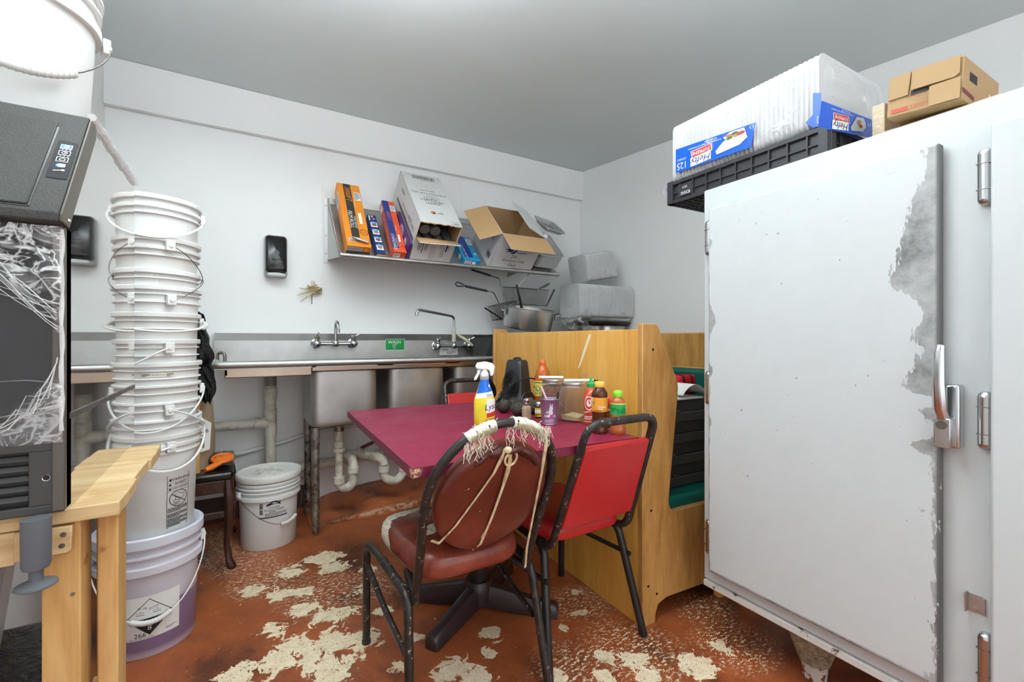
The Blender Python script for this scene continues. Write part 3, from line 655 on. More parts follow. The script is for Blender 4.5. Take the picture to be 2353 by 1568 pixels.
# pickle bucket with lid
t = thing('bucket', 'lidded white bucket with printed label on the floor beside the small dark stool', 'bucket', (0.1464, 2.79, 0))
r_ = bucket_shell(0.345, 0.143, 0.131, [(0.026, 0.012, 0.005), (0.045, 0.012, 0.005), (0.070, 0.013, 0.018)]); r_.build('body', m_white, t)
k = NT('stained_lid'); v = k.coord(); rr_ = k.n('ShaderNodeVectorMath', {0: v}, operation='LENGTH').outputs['Value']
px_ = k.n('ShaderNodeVectorMath', {0: v, 1: (0, 0, 0.378)}, operation='DISTANCE').outputs['Value']
st = k.math('MULTIPLY', k.step(k.noise(v, 26, 6, 0.7, 1.0), 0.48, 0.62), k.step(px_, 0.10, 0.05)); ed = k.math('MULTIPLY', k.step(k.noise(v, 55, 4), 0.62, 0.7), 0.5)
k.set(col=k.mix(k.math('MULTIPLY', st, 0.75), srgb((226, 225, 220)), srgb((140, 112, 78))), rough=0.4); m_lid = k.m
l = MB(); pr = [(0.148, 0.352), (0.156, 0.350), (0.158, 0.356), (0.158, 0.378), (0.155, 0.383), (0.147, 0.384), (0.140, 0.377)]
for r in (0.118, 0.092, 0.07, 0.05, 0.032): pr += [(r+0.003, 0.3765), (r+0.002, 0.3785), (r-0.002, 0.3785), (r-0.003, 0.3765)]
l.lathe(pr+[(0, 0.3765)], 64); l.build('lid', m_lid, t)
add_bail(t, 0.345, 0.162, 24, 62, 0.175, m_wire, 0.0016, (10, 15), 1, 0.06)
az = math.degrees(math.atan2(-2.79, -0.1464))+9; P = onbucket(az, 0.1315, 0.0348); L1, L2 = lift(P, 0.0006), lift(P, 0.0009)
d = MB(); d.text('10 11 2023', -0.012, 0.272, 0.008, L2, 1)
d.barcode(-0.062, 0.19, -0.047, 0.245, L2, 1, True); d.rect(-0.066, 0.168, 0.066, 0.174, L2, 2, 6)
d.poly([(-0.03, 0.240), (-0.02, 0.244), (0.0, 0.258), (0.022, 0.246), (0.034, 0.246), (0.028, 0.238), (0.034, 0.230), (0.018, 0.236), (0.0, 0.238), (-0.02, 0.232), (-0.034, 0.228)], L2, 2)
d.text('KOSHER', 0.004, 0.221, 0.013, L2, 1); d.text('PICKLE SPEARS', 0.004, 0.208, 0.0135, L2, 1); d.smalltext(-0.02, 0.196, 0.026, 0.202, 1, L2, 1); d.smalltext(-0.038, 0.177, 0.062, 0.194, 4, L2, 3)
d.build('printed_label', [m_paper, m_ink, M('navy_ink', (44, 52, 74), 0.5), m_inkg], t, recalc=False, smooth=0)

# ------------------------------------------------------------------ dark stool with board, sack, black plastic, brush
m_dkwood = NT('worn_dark_wood'); v = m_dkwood.coord((1, 1, 0.4)); f = m_dkwood.noise(v, 38, 6, 0.7)
m_dkwood.set(col=m_dkwood.ramp(f, [(0.3, srgb((34, 20, 16))), (0.56, srgb((66, 36, 28))), (0.63, srgb((86, 52, 38))), (0.68, srgb((206, 176, 140)))]), rough=0.35); m_dkwood = m_dkwood.m
st = thing('stool', 'small dark wood stool with curved legs and black glossy seat, left of the pickle bucket', 'stool', (-0.25, 2.78, 0))
MB().box(-0.24, 0.235, -0.245, 0.25, 0.425, 0.462).build('seat', m_blkgloss, st, bevel=0.014, seg=3)
a = MB(); a.box(-0.22, 0.222, -0.238, -0.218, 0.365, 0.424); a.box(-0.22, 0.222, 0.218, 0.238, 0.365, 0.424); a.box(0.205, 0.225, -0.22, 0.22, 0.365, 0.424); a.box(-0.225, -0.205, -0.22, 0.22, 0.365, 0.424)
a.build('apron', m_dkwood, st, bevel=0.003)
a = MB(); a.box(-0.20, 0.205, -0.232, -0.216, 0.245, 0.275); a.build('stretcher', m_dkwood, st, bevel=0.003)
for sx in (-1, 1):
    for sy in (-1, 1):
        b = MB(); x, y = 0.212*sx, 0.226*sy
        pts = [(x, y, 0.424), (x+0.004*sx, y+0.004*sy, 0.37), (x+0.010*sx, y+0.008*sy, 0.31), (x+0.004*sx, y+0.004*sy, 0.20), (x-0.004*sx, y-0.003*sy, 0.11), (x+0.004*sx, y+0.002*sy, 0.04), (x+0.016*sx, y+0.01*sy, 0.012), (x+0.018*sx, y+0.01*sy, 0.0)]
        b.tube(pts, [0.020, 0.025, 0.027, 0.021, 0.016, 0.016, 0.02, 0.016], 8, phase=PI/8, up=(0, 1, 0)); b.build('leg', m_dkwood, st)
o = MB().box(-0.215, -0.150, 2.575, 2.612, 0.463, 1.205).build('pine_plank', m_pine, bevel=0.002); tag(o, 'upright pine plank standing on the dark stool behind the bucket stack', 'plank')
sk = thing('paper_sack', 'brown paper sack with white printed label on the dark stool', 'sack', (-0.20, 2.74, 0.463))
def sackf(u, v):
    a = 2*PI*u; n = 3.2; cx = abs(math.cos(a))**(2/n)*math.copysign(1, math.cos(a)); sy = abs(math.sin(a))**(2/n)*math.copysign(1, math.sin(a))
    w = 0.095+0.008*math.sin(5*v+3*a); k = 1-0.55*max(0, v-0.78)/0.22
    return (cx*w*(1 if v < 0.8 else k*0.9+0.1), sy*(0.11+0.006*math.sin(7*v+2*a))*k, 0.44*v)
m_kraft = M('kraft_paper', (168, 148, 122), 0.7, var=(9, 0.12), bump=(25, 0.4)); b = MB(); b.grid(sackf, 48, 16); b.build('body', m_kraft, sk, smooth=70)
b = MB(); fr = frame((0.1025, -0.05, 0.12), (0.15, 1, 0), (0, 0, 1)); fn = lambda x, y: fr @ Vector((x, y, 0.0)); f2 = lambda x, y: fr @ Vector((x, y, 0.0008))
fr = frame((0.035, -0.1285, 0.0), (1, 0.1, 0), (0, 0, 1)); b.poly([(0.0, 0.085), (0.052, 0.10), (0.058, 0.225), (0.02, 0.255), (0.0, 0.24)], fn, 0); b.text('948', 0.028, 0.185, 0.026, f2, 1, rot=0.25); b.barcode(0.014, 0.11, 0.03, 0.155, f2, 1, True); b.ring(0.016, 0.222, 0.010, 0.001, f2, 1); b.smalltext(0.012, 0.165, 0.05, 0.173, 1, f2, 1)
b.build('sack_label', [m_paper, m_ink], sk, recalc=False, smooth=0, solid=0.0008)
rr = random.Random(5)
def bagf(u, v):
    def ip(t): 
        for (a, b_), (c, d_) in zip(t, t[1:]):
            if v <= c: return b_+(d_-b_)*(v-a)/(c-a)
        return t[-1][1]
    xr = ip([(0, -0.135), (0.3, -0.112), (0.52, -0.090), (0.60, -0.104), (0.78, -0.084), (0.9, -0.092), (1, -0.108)]); xl = ip([(0, -0.20), (0.7, -0.20), (1, -0.125)])
    y = 2.545+0.006*math.sin(23*u-17*v)+0.008*math.sin(9*u+13*v)-0.012*math.sin(PI*u)-(0.03*math.sin((v-0.30)/0.28*PI) if 0.30 < v < 0.58 else 0)
    return (xl+(xr-xl)*u+0.003*math.sin(31*v), y, 1.215-0.425*v+0.012*math.sin(4*u+6*v))
m_blkbag = NT('black_plastic_sheet'); _c = m_blkbag.coord(); _f = m_blkbag.noise(_c, 95, 4, 0.7, 1.2); m_blkbag.set(col=srgb((18, 18, 20)), rough=0.2); m_blkbag.bump(_f, 0.9, 0.008); m_blkbag = m_blkbag.m
bg = MB(); bg.grid(bagf, 26, 60); o = bg.build('black_plastic_bag', m_blkbag, smooth=70, solid=0.002); tag(o, 'crumpled black plastic bag draped behind the tall white bucket stack', 'bag')
# brush
br = thing('scrub_brush', 'steel scrubber with orange plastic holder lying on the dark stool', 'brush', (-0.075, 2.66, 0.463))
b = MB(); rr = random.Random(9); m_scr = M('steel_scourer', (150, 148, 146), 0.35, 0.9, var=(120, 0.3))
b.ball((0, 0.04, 0.032), (0.062, 0.05, 0.030), 18)
for i in range(130):
    a, e = rr.uniform(0, 2*PI), rr.uniform(0, 1.3); p = Vector((0.058*math.cos(a)*math.cos(e), 0.04+0.048*math.sin(a)*math.cos(e), 0.032+0.028*math.sin(e))); q = p+Vector((math.cos(a), math.sin(a), 0.4)).normalized()*rr.uniform(0.006, 0.02)
    b.tube([p, (p+q)/2+Vector((rr.uniform(-.004, .004),)*3), q], 0.0007, 4)
b.build('bristles', m_scr, br, smooth=60)
m_or = M('orange_plastic', (240, 122, 40), 0.28, var=(6, 0.02)); b = MB()
b.tube([(-0.055, -0.075, 0.010), (-0.035, -0.06, 0.014), (-0.012, -0.045, 0.022), (0.012, -0.035, 0.030)], [0.010, 0.015, 0.013, 0.010], 12, sx=1.3)
b.tube([Vector((0.012+0.042*math.cos(i*2*PI/24), -0.012+0.03*math.sin(i*2*PI/24), 0.043+0.012*math.sin(i*2*PI/24))) for i in range(24)], 0.0085, 10, True)
b.lathe([(0.04, 0), (0.03, 0.006), (0, 0.009)], 24, fr=frame((0.012, -0.012, 0.042), (1, 0, 0), (0, 0.72, 0.3))); b.build('handle', m_or, br, smooth=60)

# ------------------------------------------------------------------ three-compartment sink
sk = thing('sink', 'long stainless three-basin sink with drainboards along the back wall', 'sink', (1.2, 3.0, 0.0))
XL, XR = -0.115, 2.68
b = MB(); P2 = frame((0, 0, 0), (0, 1, 0), (0, 0, 1))
b.prism([(3.130, 0.945), (3.130, 1.082), (3.172, 1.126), (3.236, 1.128), (3.236, 1.12), (3.176, 1.118), (3.138, 1.078), (3.138, 0.945)], XL, XR, fr=P2)
b.build('backsplash', m_steel, sk, True)
b = MB(); b.box(XL, 0.345, 2.665, 3.131, 0.938, 0.945); b.box(1.56, XR, 2.665, 3.131, 0.938, 0.945)
for x0, x1 in ((0.345, 0.365), (0.695, 0.79), (1.12, 1.215), (1.545, 1.565)): b.box(x0, x1, 2.665, 3.131, 0.938, 0.945)
b.box(0.345, 1.56, 2.665, 2.715, 0.938, 0.945); b.box(0.345, 1.56, 3.105, 3.131, 0.938, 0.945)
b.build('drainboard', m_steel, sk, True)
b = MB(); rim = fillet([(XL+0.012, 3.12, 0.962), (XL+0.012, 2.662, 0.962), (XR, 2.662, 0.962)], 0.03, 6); b.tube(rim, 0.0185, 14); b.build('rolled_rim', m_steel, sk, True)
b = MB(); b.box(XL+0.06, 0.345, 2.672, 2.69, 0.895, 0.945); b.box(XL+0.06, XL+0.075, 2.672, 3.10, 0.905, 0.94); b.box(0.345, XR, 2.672, 2.69, 0.915, 0.945)
b.build('apron', M('heat_stained_steel', (176, 158, 142), 0.3, 1.0, var=(5, 0.18)), sk, True, bevel=0.004)
b = MB(); b.tube(fillet([(XL+0.02, 3.0, 0.965), (XL+0.02, 3.0, 1.015), (XL+0.055, 2.98, 1.015), (XL+0.055, 2.98, 0.965)], 0.02, 5), 0.008, 10); b.build('hook', m_steel_dk, sk, True)
for x0, x1 in ((0.347, 0.709), (0.772, 1.132), (1.196, 1.556)):
    z0, z1, y0, y1 = 0.605, 0.925, 2.698, 3.12; bb = MB(); r = 0.035
    def bowl(u, v, x0=x0, x1=x1):
        a = 2*PI*u; n = 9; cx = abs(math.cos(a))**(2/n)*math.copysign(1, math.cos(a)); sy = abs(math.sin(a))**(2/n)*math.copysign(1, math.sin(a))
        if v < 0.28: t = v/0.28; k = 0.35+0.62*t; z = 0; 
        elif v < 0.45: t = (v-0.28)/0.17; k = 0.97+0.03*math.sin(t*PI/2); z = 0.03*(1-math.cos(t*PI/2))
        else: t = (v-0.45)/0.55; k = 1; z = 0.03+(z1-z0-0.03)*t
        return ((x0+x1)/2+cx*(x1-x0)/2*k, (y0+y1)/2+sy*(y1-y0)/2*k, z0+z)
    bb.grid(bowl, 72, 22)
    bb.add([bowl(i/72, 0) for i in range(72)], [tuple(range(72))])
    o = bb.build('basin', m_steel, sk, True, smooth=50, solid=0.003)
    b = MB(); b.lathe([(0.02, 0.0), (0.05, 0.0), (0.054, -0.004), (0.045, -0.012), (0.030, -0.016), (0.028, -0.03), (0.021, -0.03)], 24, fr=Matrix.Translation(((x0+x1)/2-0.04, 2.88, z0-0.001))); b.build('drain', m_steel_dk, o, True)
for x in (0.372, 1.53, 2.52):
    for y in (2.735, 3.068):
        b = MB(); b.cyl((x, y, 0.60 if x < 2 else 0.938), (x, y, 0.50), 0.0235, n=20); b.cyl((x, y, 0.5), (x+0.002, y, 0.045 if y < 3 else 0.075), 0.0205, n=20); b.cyl((x+0.002, y, 0.05), (x+0.002, y, 0.045), 0.0225, n=20)
        fz = 0.0 if y < 3 and x < 1 else ramp_top(x, y)
        b.lathe([(0.018, 0.05), (0.0165, fz+0.03), (0.017, fz+0.015), (0.012, fz+0.002), (0, fz)], 18, fr=Matrix.Translation((x+0.002, y, 0))); b.build('leg', m_galv, sk, True)
# faucets
def faucet(cx, w, z, spout, nm):
    root = MB(); y = 3.085
    root.tube([(cx-w, y, z), (cx-0.03, y, z-0.002), (cx+0.03, y, z-0.002), (cx+w, y, z)], [0.013, 0.009, 0.011, 0.013], 14)
    for s in (-1, 1):
        x = cx+w*s; root.ball((x, y, z), (0.027, 0.025, 0.027), 18); root.cyl((x, y, z), (x, 3.131, z), 0.02, 0.024); root.lathe([(0.03, 0), (0.031, 0.004), (0.022, 0.008)], 22, fr=frame((x, 3.131, z), (1, 0, 0), (0, 0, 1)))
    root.lathe([(0.016, -0.018), (0.021, -0.01), (0.021, 0.012), (0.015, 0.02)], 18, fr=Matrix.Translation((cx, y, z)))
    o = root.build('faucet', m_chrome, sk, True); o['label'] = nm
    for s in (-1, 1):
        x = cx+w*s; h = MB(); h.lathe([(0.014, 0.022), (0.017, 0.028), (0.0165, 0.052), (0.010, 0.056), (0, 0.056)], 8, fr=Matrix.Translation((x, y, z)))
        h.tube([(x, y, z+0.044), (x+0.02*s, y-0.006, z+0.052), (x+0.042*s, y-0.012, z+0.066)] if s > 0 else [(x, y, z+0.046), (x, y-0.022, z+0.055), (x+0.004, y-0.046, z+0.066)], [0.007, 0.0055, 0.0065], 8); h.build('tap_handle', m_chrome, o, True)
    sp = MB(); sp.tube(spout, 0.0095, 12); sp.lathe([(0.0125, 0), (0.0125, 0.022), (0.0095, 0.024)], 14, fr=Matrix.Translation(spout[-1]-Vector((0, 0, 0.006)))); sp.build('spout', m_chrome, o, True)
    return o
c1 = at(771, 790, Y=3.085); w1 = (at(812, 790, Y=3.085)-at(728, 790, Y=3.085)).length/2
f1 = faucet(c1.x, w1, c1.z, [Vector((c1.x, 3.085, c1.z+i*0.05)) for i in (0, 1)]+arc((c1.x+0.0, 3.085-0.04, c1.z+0.10), 0.04, 0, PI*0.97, 12, (0.0, 1, 0), (0, 0, 1))+[Vector((c1.x, 3.005, c1.z+0.075))], 'chrome faucet with a small gooseneck')
c2 = at(1043, 795, Y=3.085); w2 = (at(1080, 795, Y=3.085)-at(1008, 795, Y=3.085)).length/2
top, tip = at(1043, 728, Y=3.085), at(958, 713, Y=2.93)
f2_ = faucet(c2.x, w2, c2.z, fillet([Vector((c2.x, 3.085, c2.z)), Vector((c2.x, 3.085, top.z)), tip+Vector((0.01, 0, 0.004)), tip+Vector((-0.004, -0.004, -0.03))], 0.03, 6), 'chrome faucet with a long swing spout')
b = MB(); b.lathe([(0.014, 0), (0.0155, 0.01), (0.0145, 0.05), (0.016, 0.06), (0.015, 0.10), (0.013, 0.105)], 12, fr=Matrix.Translation((c2.x, 3.085, c2.z+0.03))); b.build('taped_joint', M('white_thread_tape', (206, 200, 186), 0.6, var=(60, 0.2)), f2_, True)
b = MB(); q0 = at(1052, 770, Y=3.10); q1 = at(1086, 795, Y=3.06); b.tube([q0, (q0+q1)/2+Vector((0, -0.01, 0.004)), q1], 0.011, 12); b.build('hose', M('beige_hose', (204, 196, 172), 0.5), f2_, True)
fn = lambda x, y: Vector((c2.x-0.02+x, 3.128, c2.z-0.045+y)); b = MB(); b.rect(-0.075, -0.022, 0.07, 0.03, fn, 0); f3 = lambda x, y: Vector((c2.x-0.02+x, 3.127, c2.z-0.045+y)); b.text('PREP', -0.05, 0.016, 0.022, f3, 1, align='LEFT'); b.smalltext(-0.02, -0.018, 0.05, 0.002, 2, f3, 1); b.build('white_sticker', [m_paper, m_inkg], sk, True, recalc=False, smooth=0)
w0, w1_ = at(886, 780, Y=3.128), at(929, 804, Y=3.128); cx, cz = (w0.x+w1_.x)/2, (w0.z+w1_.z)/2; hx, hz = (w1_.x-w0.x)/2, (w0.z-w1_.z)/2
fn = lambda x, y: Vector((cx+x, 3.1285, cz+y)); f3 = lambda x, y: Vector((cx+x, 3.1275, cz+y)); b = MB()
b.rect(-hx-0.002, -hz-0.002, hx+0.002, hz+0.002, lambda x, y: Vector((cx+x, 3.1292, cz+y)), 1); b.rect(-hx, -hz, hx, hz, fn, 0); b.text('WASH', -0.004, hz*0.42, 0.031, f3, 1); b.text('LAVAR', -0.004, -hz*0.08, 0.010, f3, 1); b.smalltext(-0.018, -hz*0.36, 0.014, -hz*0.22, 1, f3, 1); b.text('Sani', -0.004, -hz*0.62, 0.014, f3, 1)
b.build('wash_sticker', [M('green_sticker', (18, 150, 74), 0.4), m_inkw], sk, True, recalc=False, smooth=0)['label'] = 'green WASH sticker'
# black bus tub at the right end of the sink
bt = thing('bus_tub', 'black plastic tub tilted against the wood booth on the sink drainboard', 'tub', (1.62, 2.86, 0.946))
fr = Matrix.Translation((0.07, 0, 0.0))
b = MB(fr); tp_ = [(-0.20, -0.12), (0.16, -0.12), (0.16, 0.12), (-0.20, 0.12)]; bt_ = [(-0.24, -0.10), (0.13, -0.10), (0.13, 0.10), (-0.24, 0.10)]
b.add([(x, y, 0.004) for x, y in bt_]+[(x, y, 0.165) for x, y in tp_], [(0, 1, 2, 3), (0, 1, 5, 4), (1, 2, 6, 5), (2, 3, 7, 6), (3, 0, 4, 7)]); b.build('body', M('black_tub', (44, 44, 45), 0.5, var=(6, 0.08)), bt, solid=0.004, bevel=0.004)
b = MB(fr); b.tube([(x*1.05, y*1.08, 0.168) for x, y in tp_], 0.009, 8, True); b.box(-0.225, -0.14, -0.135, -0.12, 0.155, 0.172); b.build('rim', m_black, bt)

# ------------------------------------------------------------------ pipes under the sink
def pipe(nm, label, segs, mats=m_pvc, cat='pipe'):
    t = thing(nm, label, cat, segs[0][1][0])
    for s in segs:
        kind, pts, r = s[0], s[1], s[2]; b = MB(); b.tube(pts, r, 18); b.build(kind, s[3] if len(s) > 3 else mats, t, True, smooth=50)
    return t
sx, sy = 0.172, 3.11
V = Vector
def fit(x, y, z, r, h, ax=(0, 0, 1)): a = V(ax)*h/2; return [V((x, y, z))-a, V((x, y, z))+a]
m_cap = M('grey_cap', (150, 148, 144), 0.45, var=(12, 0.1))
pipe('standpipe', 'white upright drain pipe with tee below the left drainboard', [
    ('pipe', [V((sx, sy, 0.0)), V((sx, sy, 0.80))], 0.0285), ('cap', [V((sx, sy, 0.795)), V((sx, sy, 0.868))], 0.0325, m_cap), ('cap_ring', [V((sx, sy, 0.80)), V((sx, sy, 0.808))], 0.0335), ('coupling', fit(sx, sy, 0.772, 0, 0.05), 0.0355),
    ('coupling', fit(sx, sy, 0.735, 0, 0.02), 0.0335), ('tee', fit(sx, sy, 0.588, 0, 0.16), 0.0335), ('tee_arm', [V((sx-0.085, sy, 0.588)), V((sx, sy, 0.588))], 0.0335), ('side_pipe', [V((-0.42, sy, 0.588)), V((sx-0.05, sy, 0.588))], 0.0275)])
p0, p1, p2 = at(480, 1062, Y=3.215), at(600, 1030, Y=3.215), at(712, 995, Y=3.215)
b = MB(); b.tube([p0, p1, (p1+p2)/2+V((0, 0, -0.006)), p2, p2+V((0.9, 0, 0.06))], 0.0125, 12); o = b.build('water_line', m_offw); tag(o, 'thin white plastic water line running along the wall behind the sink', 'pipe')
zc = at(690, 1070, Y=3.14).z
dr = [('branch', [V((-0.05, 3.16, 0.262)), V((0.50, 3.13, 0.292)), V((0.72, 3.10, 0.315))], 0.030), ('coupling', [V((0.40, 3.135, 0.286)), V((0.47, 3.13, 0.29))], 0.034)]
pipe('drain_line', 'dirty white horizontal drain pipe running behind the sink legs', dr)
def trap(xa, ya, z0, xb, nm, left_high):
    """tailpiece at xa, U bend to xb, elbow back to the drain line"""
    r = 0.0235; zb = z0
    segs = [('tailpiece', [V((xa, ya, 0.573)), V((xa, ya, zb))], 0.0215), ('tail_nut', fit(xa, ya, 0.555, 0, 0.026), 0.028, m_steel_dk), ('coupling', fit(xa, ya, 0.462, 0, 0.03), 0.030), ('coupling', fit(xa, ya, 0.43, 0, 0.022), 0.032),
            ('slip_nut', fit(xa, ya, zb+0.012, 0, 0.038), 0.0335), ('u_bend', arc(((xa+xb)/2, ya, zb), abs(xb-xa)/2, PI if xb > xa else 0, 2*PI if xb > xa else -PI, 16), 0.0265), ('slip_nut', fit(xb, ya, zb+0.062, 0, 0.036), 0.0335), ('riser', [V((xb, ya, zb)), V((xb, ya, zb+0.06))], 0.0255),
            ('elbow', arc((xb, ya+0.045, zb+0.075), 0.045, PI, PI/2, 8, (0, 1, 0), (0, 0, 1))+[V((xb-0.02, 3.06, zb+0.12))], 0.0265)]
    return pipe('drain_trap', nm, segs)
ta = at(779, 1110, Y=2.86); tb_ = at(800, 1090, Y=2.86)
trap(ta.x, 2.86, at(779, 1108, Y=2.86).z, ta.x+0.082, 'white curved drain trap nearest the sink leg', False)
tc, td = at(928, 1085, Y=2.88), at(882, 1085, Y=2.88)
z_ = td.z
pipe('drain_trap', 'white drain trap half hidden behind the red table corner', [
    ('tailpiece', [V((tc.x, 2.88, 0.573)), V((tc.x, 2.88, z_))], 0.0215), ('tail_nut', fit(tc.x, 2.88, 0.555, 0, 0.026), 0.028, m_steel_dk), ('slip_nut', fit(tc.x, 2.88, z_+0.012, 0, 0.036), 0.0335),
    ('u_bend', arc(((tc.x+td.x)/2, 2.88, z_), (tc.x-td.x)/2, 0, -PI, 16), 0.027), ('slip_nut', fit(td.x, 2.88, z_+0.022, 0, 0.036), 0.0345), ('riser', [V((td.x, 2.88, z_)), V((td.x, 2.88, z_+0.04))], 0.0265),
    ('elbow', arc((td.x-0.05, 2.90, z_+0.045), 0.05, 0, PI/2, 8, (1, -0.25, 0), (0, 0, 1))+[V((0.66, 3.03, z_+0.10)), V((0.56, 3.07, z_+0.102))], 0.0285), ('coupling', [V((0.70, 3.005, z_+0.10)), V((0.655, 3.03, z_+0.10))], 0.0335)])
q = [at(800, 1047, Y=3.14), at(824, 1033, Y=3.13), at(864, 1013, Y=3.12), at(930, 975, Y=3.10)]
pipe('copper_line', 'dark red pipe with a pale fitting under the second basin', [('fitting', q[:2], 0.014, m_pvc), ('nut', [q[1]-V((0.008, 0, -0.004)), q[1]+V((0.008, 0, 0.004))], 0.018, m_pvc), ('pipe', q[1:], 0.011, M('oxide_red_pipe', (92, 44, 34), 0.5, var=(30, 0.2)))])
pipe('waste_line', 'pale waste pipe running right behind the far drain trap', [('pipe', [at(815, 1052, Y=3.18), at(880, 1042, Y=3.19), at(990, 1040, Y=3.2)], 0.022), ('coupling', [at(858, 1046, Y=3.187), at(876, 1043, Y=3.19)], 0.026)])

# ------------------------------------------------------------------ on the back wall
d0, d1 = at(607, 540, Y=3.20), at(660, 640, Y=3.20); cx, cz = (d0.x+d1.x)/2, (d0.z+d1.z)/2; hw, hh = (d1.x-d0.x)/2, (d0.z-d1.z)/2
sd = thing('soap_dispenser', 'black and grey soap dispenser on the white back wall', 'soap dispenser', (cx, 3.24, cz))
def rr_poly(w, h, r, n=6, wt=None):
    o = []
    for sx_, sz_, a0 in ((1, 1, 0), (-1, 1, PI/2), (-1, -1, PI), (1, -1, 1.5*PI)):
        for i in range(n+1): a = a0+PI/2*i/n; o.append((sx_*(w-r)+r*math.cos(a), sz_*(h-r)+r*math.sin(a)))
    return o
FD = frame((0, 0, 0), (1, 0, 0), (0, 0, 1))     # z of this frame points to -Y
MB(FD).prism(rr_poly(hw, hh, 0.022), 0.001, 0.045).build('back_plate', M('grey_plastic', (176, 178, 180), 0.4), sd, bevel=0.004)
b = MB(FD); P_ = rr_poly(hw*0.93, hh*0.90, 0.02); n = len(P_)
lay = [(1, 0.045, 0.004), (1, 0.070, 0.008), (0.94, 0.086, 0.009), (0.80, 0.094, 0.010)]; vs = []; fs = []
for k_, h_, dy in lay: vs += [(x*k_, y*k_+0.012, h_+0.012*(-(y*k_)/hh)) for x, y in P_]
for j in range(len(lay)-1):
    for i in range(n): fs.append((j*n+i, j*n+(i+1) % n, (j+1)*n+(i+1) % n, (j+1)*n+i))
fs.append(tuple((len(lay)-1)*n+i for i in range(n))); b.add(vs, fs); b.build('cover', m_blkgloss, sd, smooth=50)
MB(FD).prism([(-hw*0.78, -hh*0.98), (hw*0.78, -hh*0.98), (hw*0.80, -hh*0.86), (hw*0.2, -hh*0.80), (-hw*0.80, -hh*0.83)], 0.04, 0.104).build('push_bar', M('pale_grey_plastic', (205, 207, 208), 0.35), sd, bevel=0.006)
b = MB(); fn = lambda x, y: FD @ V((x, y, 0.0955-0.011*((y-0.012)/hh))); b.ring(0, 0.02, 0.016, 0.0022, fn, 0); b.disc(0, 0.02, 0.011, fn, 1); b.smalltext(-0.014, -0.018, 0.014, -0.010, 2, fn, 0); b.smalltext(-0.034, -0.052, 0.034, -0.030, 3, fn, 0, 0.3)
b.build('emblem', [M('silver_print', (112, 114, 118), 0.4), M('slate_print', (62, 64, 70), 0.4)], sd, recalc=False, smooth=0)
# dried bundle on a clear hook
g0 = at(722, 668, Y=3.21); dg = thing('palm_bundle', 'dried straw-coloured palm bundle hanging on the wall above the left faucet', 'wall ornament', (g0.x, 3.24, g0.z))
m_straw = M('dried_palm', (206, 188, 140), 0.7, var=(40, 0.18)); rr = random.Random(4)
b = MB(); 
for i in range(16):
    a = rr.uniform(-0.6, 0.9); l = rr.uniform(0.022, 0.045); p = V((rr.uniform(-0.012, 0.035), -0.022+rr.uniform(-0.012, 0.012), rr.uniform(-0.022, 0.03))); e = V((math.cos(a), rr.uniform(-0.3, 0.3), math.sin(a)*0.7))
    b.tube([p-e*l, p, p+e*l*0.8], [0.003, 0.0075, 0.003], 6, sx=1.6)
b.build('woven_knot', m_straw, dg, smooth=50)
for dx, dz, l in ((-0.085, 0.012, 1), (-0.09, -0.025, 1), (-0.10, -0.036, 1), (-0.08, -0.075, 1), (-0.07, -0.02, 1)):
    b = MB(); b.tube([(0.0, -0.022, dz*0.2), (dx*0.5, -0.03, dz*0.55), (dx, -0.03, dz)], [0.004, 0.0035, 0.0028], 6); b.build('frond', m_straw, dg)
b = MB(); b.tube([(-0.012, -0.016, -0.02), (-0.013, -0.017, -0.088)], 0.0022, 5); b.build('stem', M('dark_stem', (84, 70, 50), 0.7, var=(200, 0.4)), dg)
b = MB(FD); b.box(-0.016, 0.010, 0.012, 0.066, 0.0005, 0.003); b.tube([(0.002, 0.05, 0.003), (0.002, 0.02, 0.012), (0.002, 0.016, 0.02), (0.002, 0.03, 0.026)], 0.004, 8); b.build('clear_hook', clear('clear_plastic_hook', (235, 238, 240), 0.1, 0.25), dg)
# ------------------------------------------------------------------ slanted wall shelf
SHY, SHZ = 2.82, 1.587
def slope(deg, x0=0.0, dv=0.014, lean=0.0):
    """frame lying on the shelf: x to the right, y up the slope, z out of the shelf; rests against the front lip"""
    a = math.radians(deg); f = frame((x0, SHY+dv, SHZ+0.004), (1, 0, 0), (0, math.cos(a), math.sin(a)))
    return f @ Matrix.Rotation(lean, 4, 'Z')
sh = thing('rack_shelf', 'slanted stainless wall shelf with a rolled front lip, above the sink', 'shelf', (1.3, 3.24, SHZ))
XA, XB = 0.515, 2.12; a = math.radians(45.5); PX = frame((0, 0, 0), (0, 1, 0), (0, 0, 1))
YW = 3.232; zt = SHZ+(YW-0.012-SHY)*math.tan(a)
MB().prism([(SHY, SHZ-0.002), (YW-0.012, zt-0.002), (YW-0.012, zt+0.035), (YW-0.003, zt+0.037), (YW-0.003, zt-0.01), (SHY+0.004, SHZ-0.008)], XA, XB, fr=PX).build('shelf_plate', m_steel, sh, True)
b = MB(); b.tube([(XA, SHY-0.004, SHZ+0.002), (XB, SHY-0.004, SHZ+0.002)], 0.0155, 14); b.build('front_lip', m_steel, sh, True)
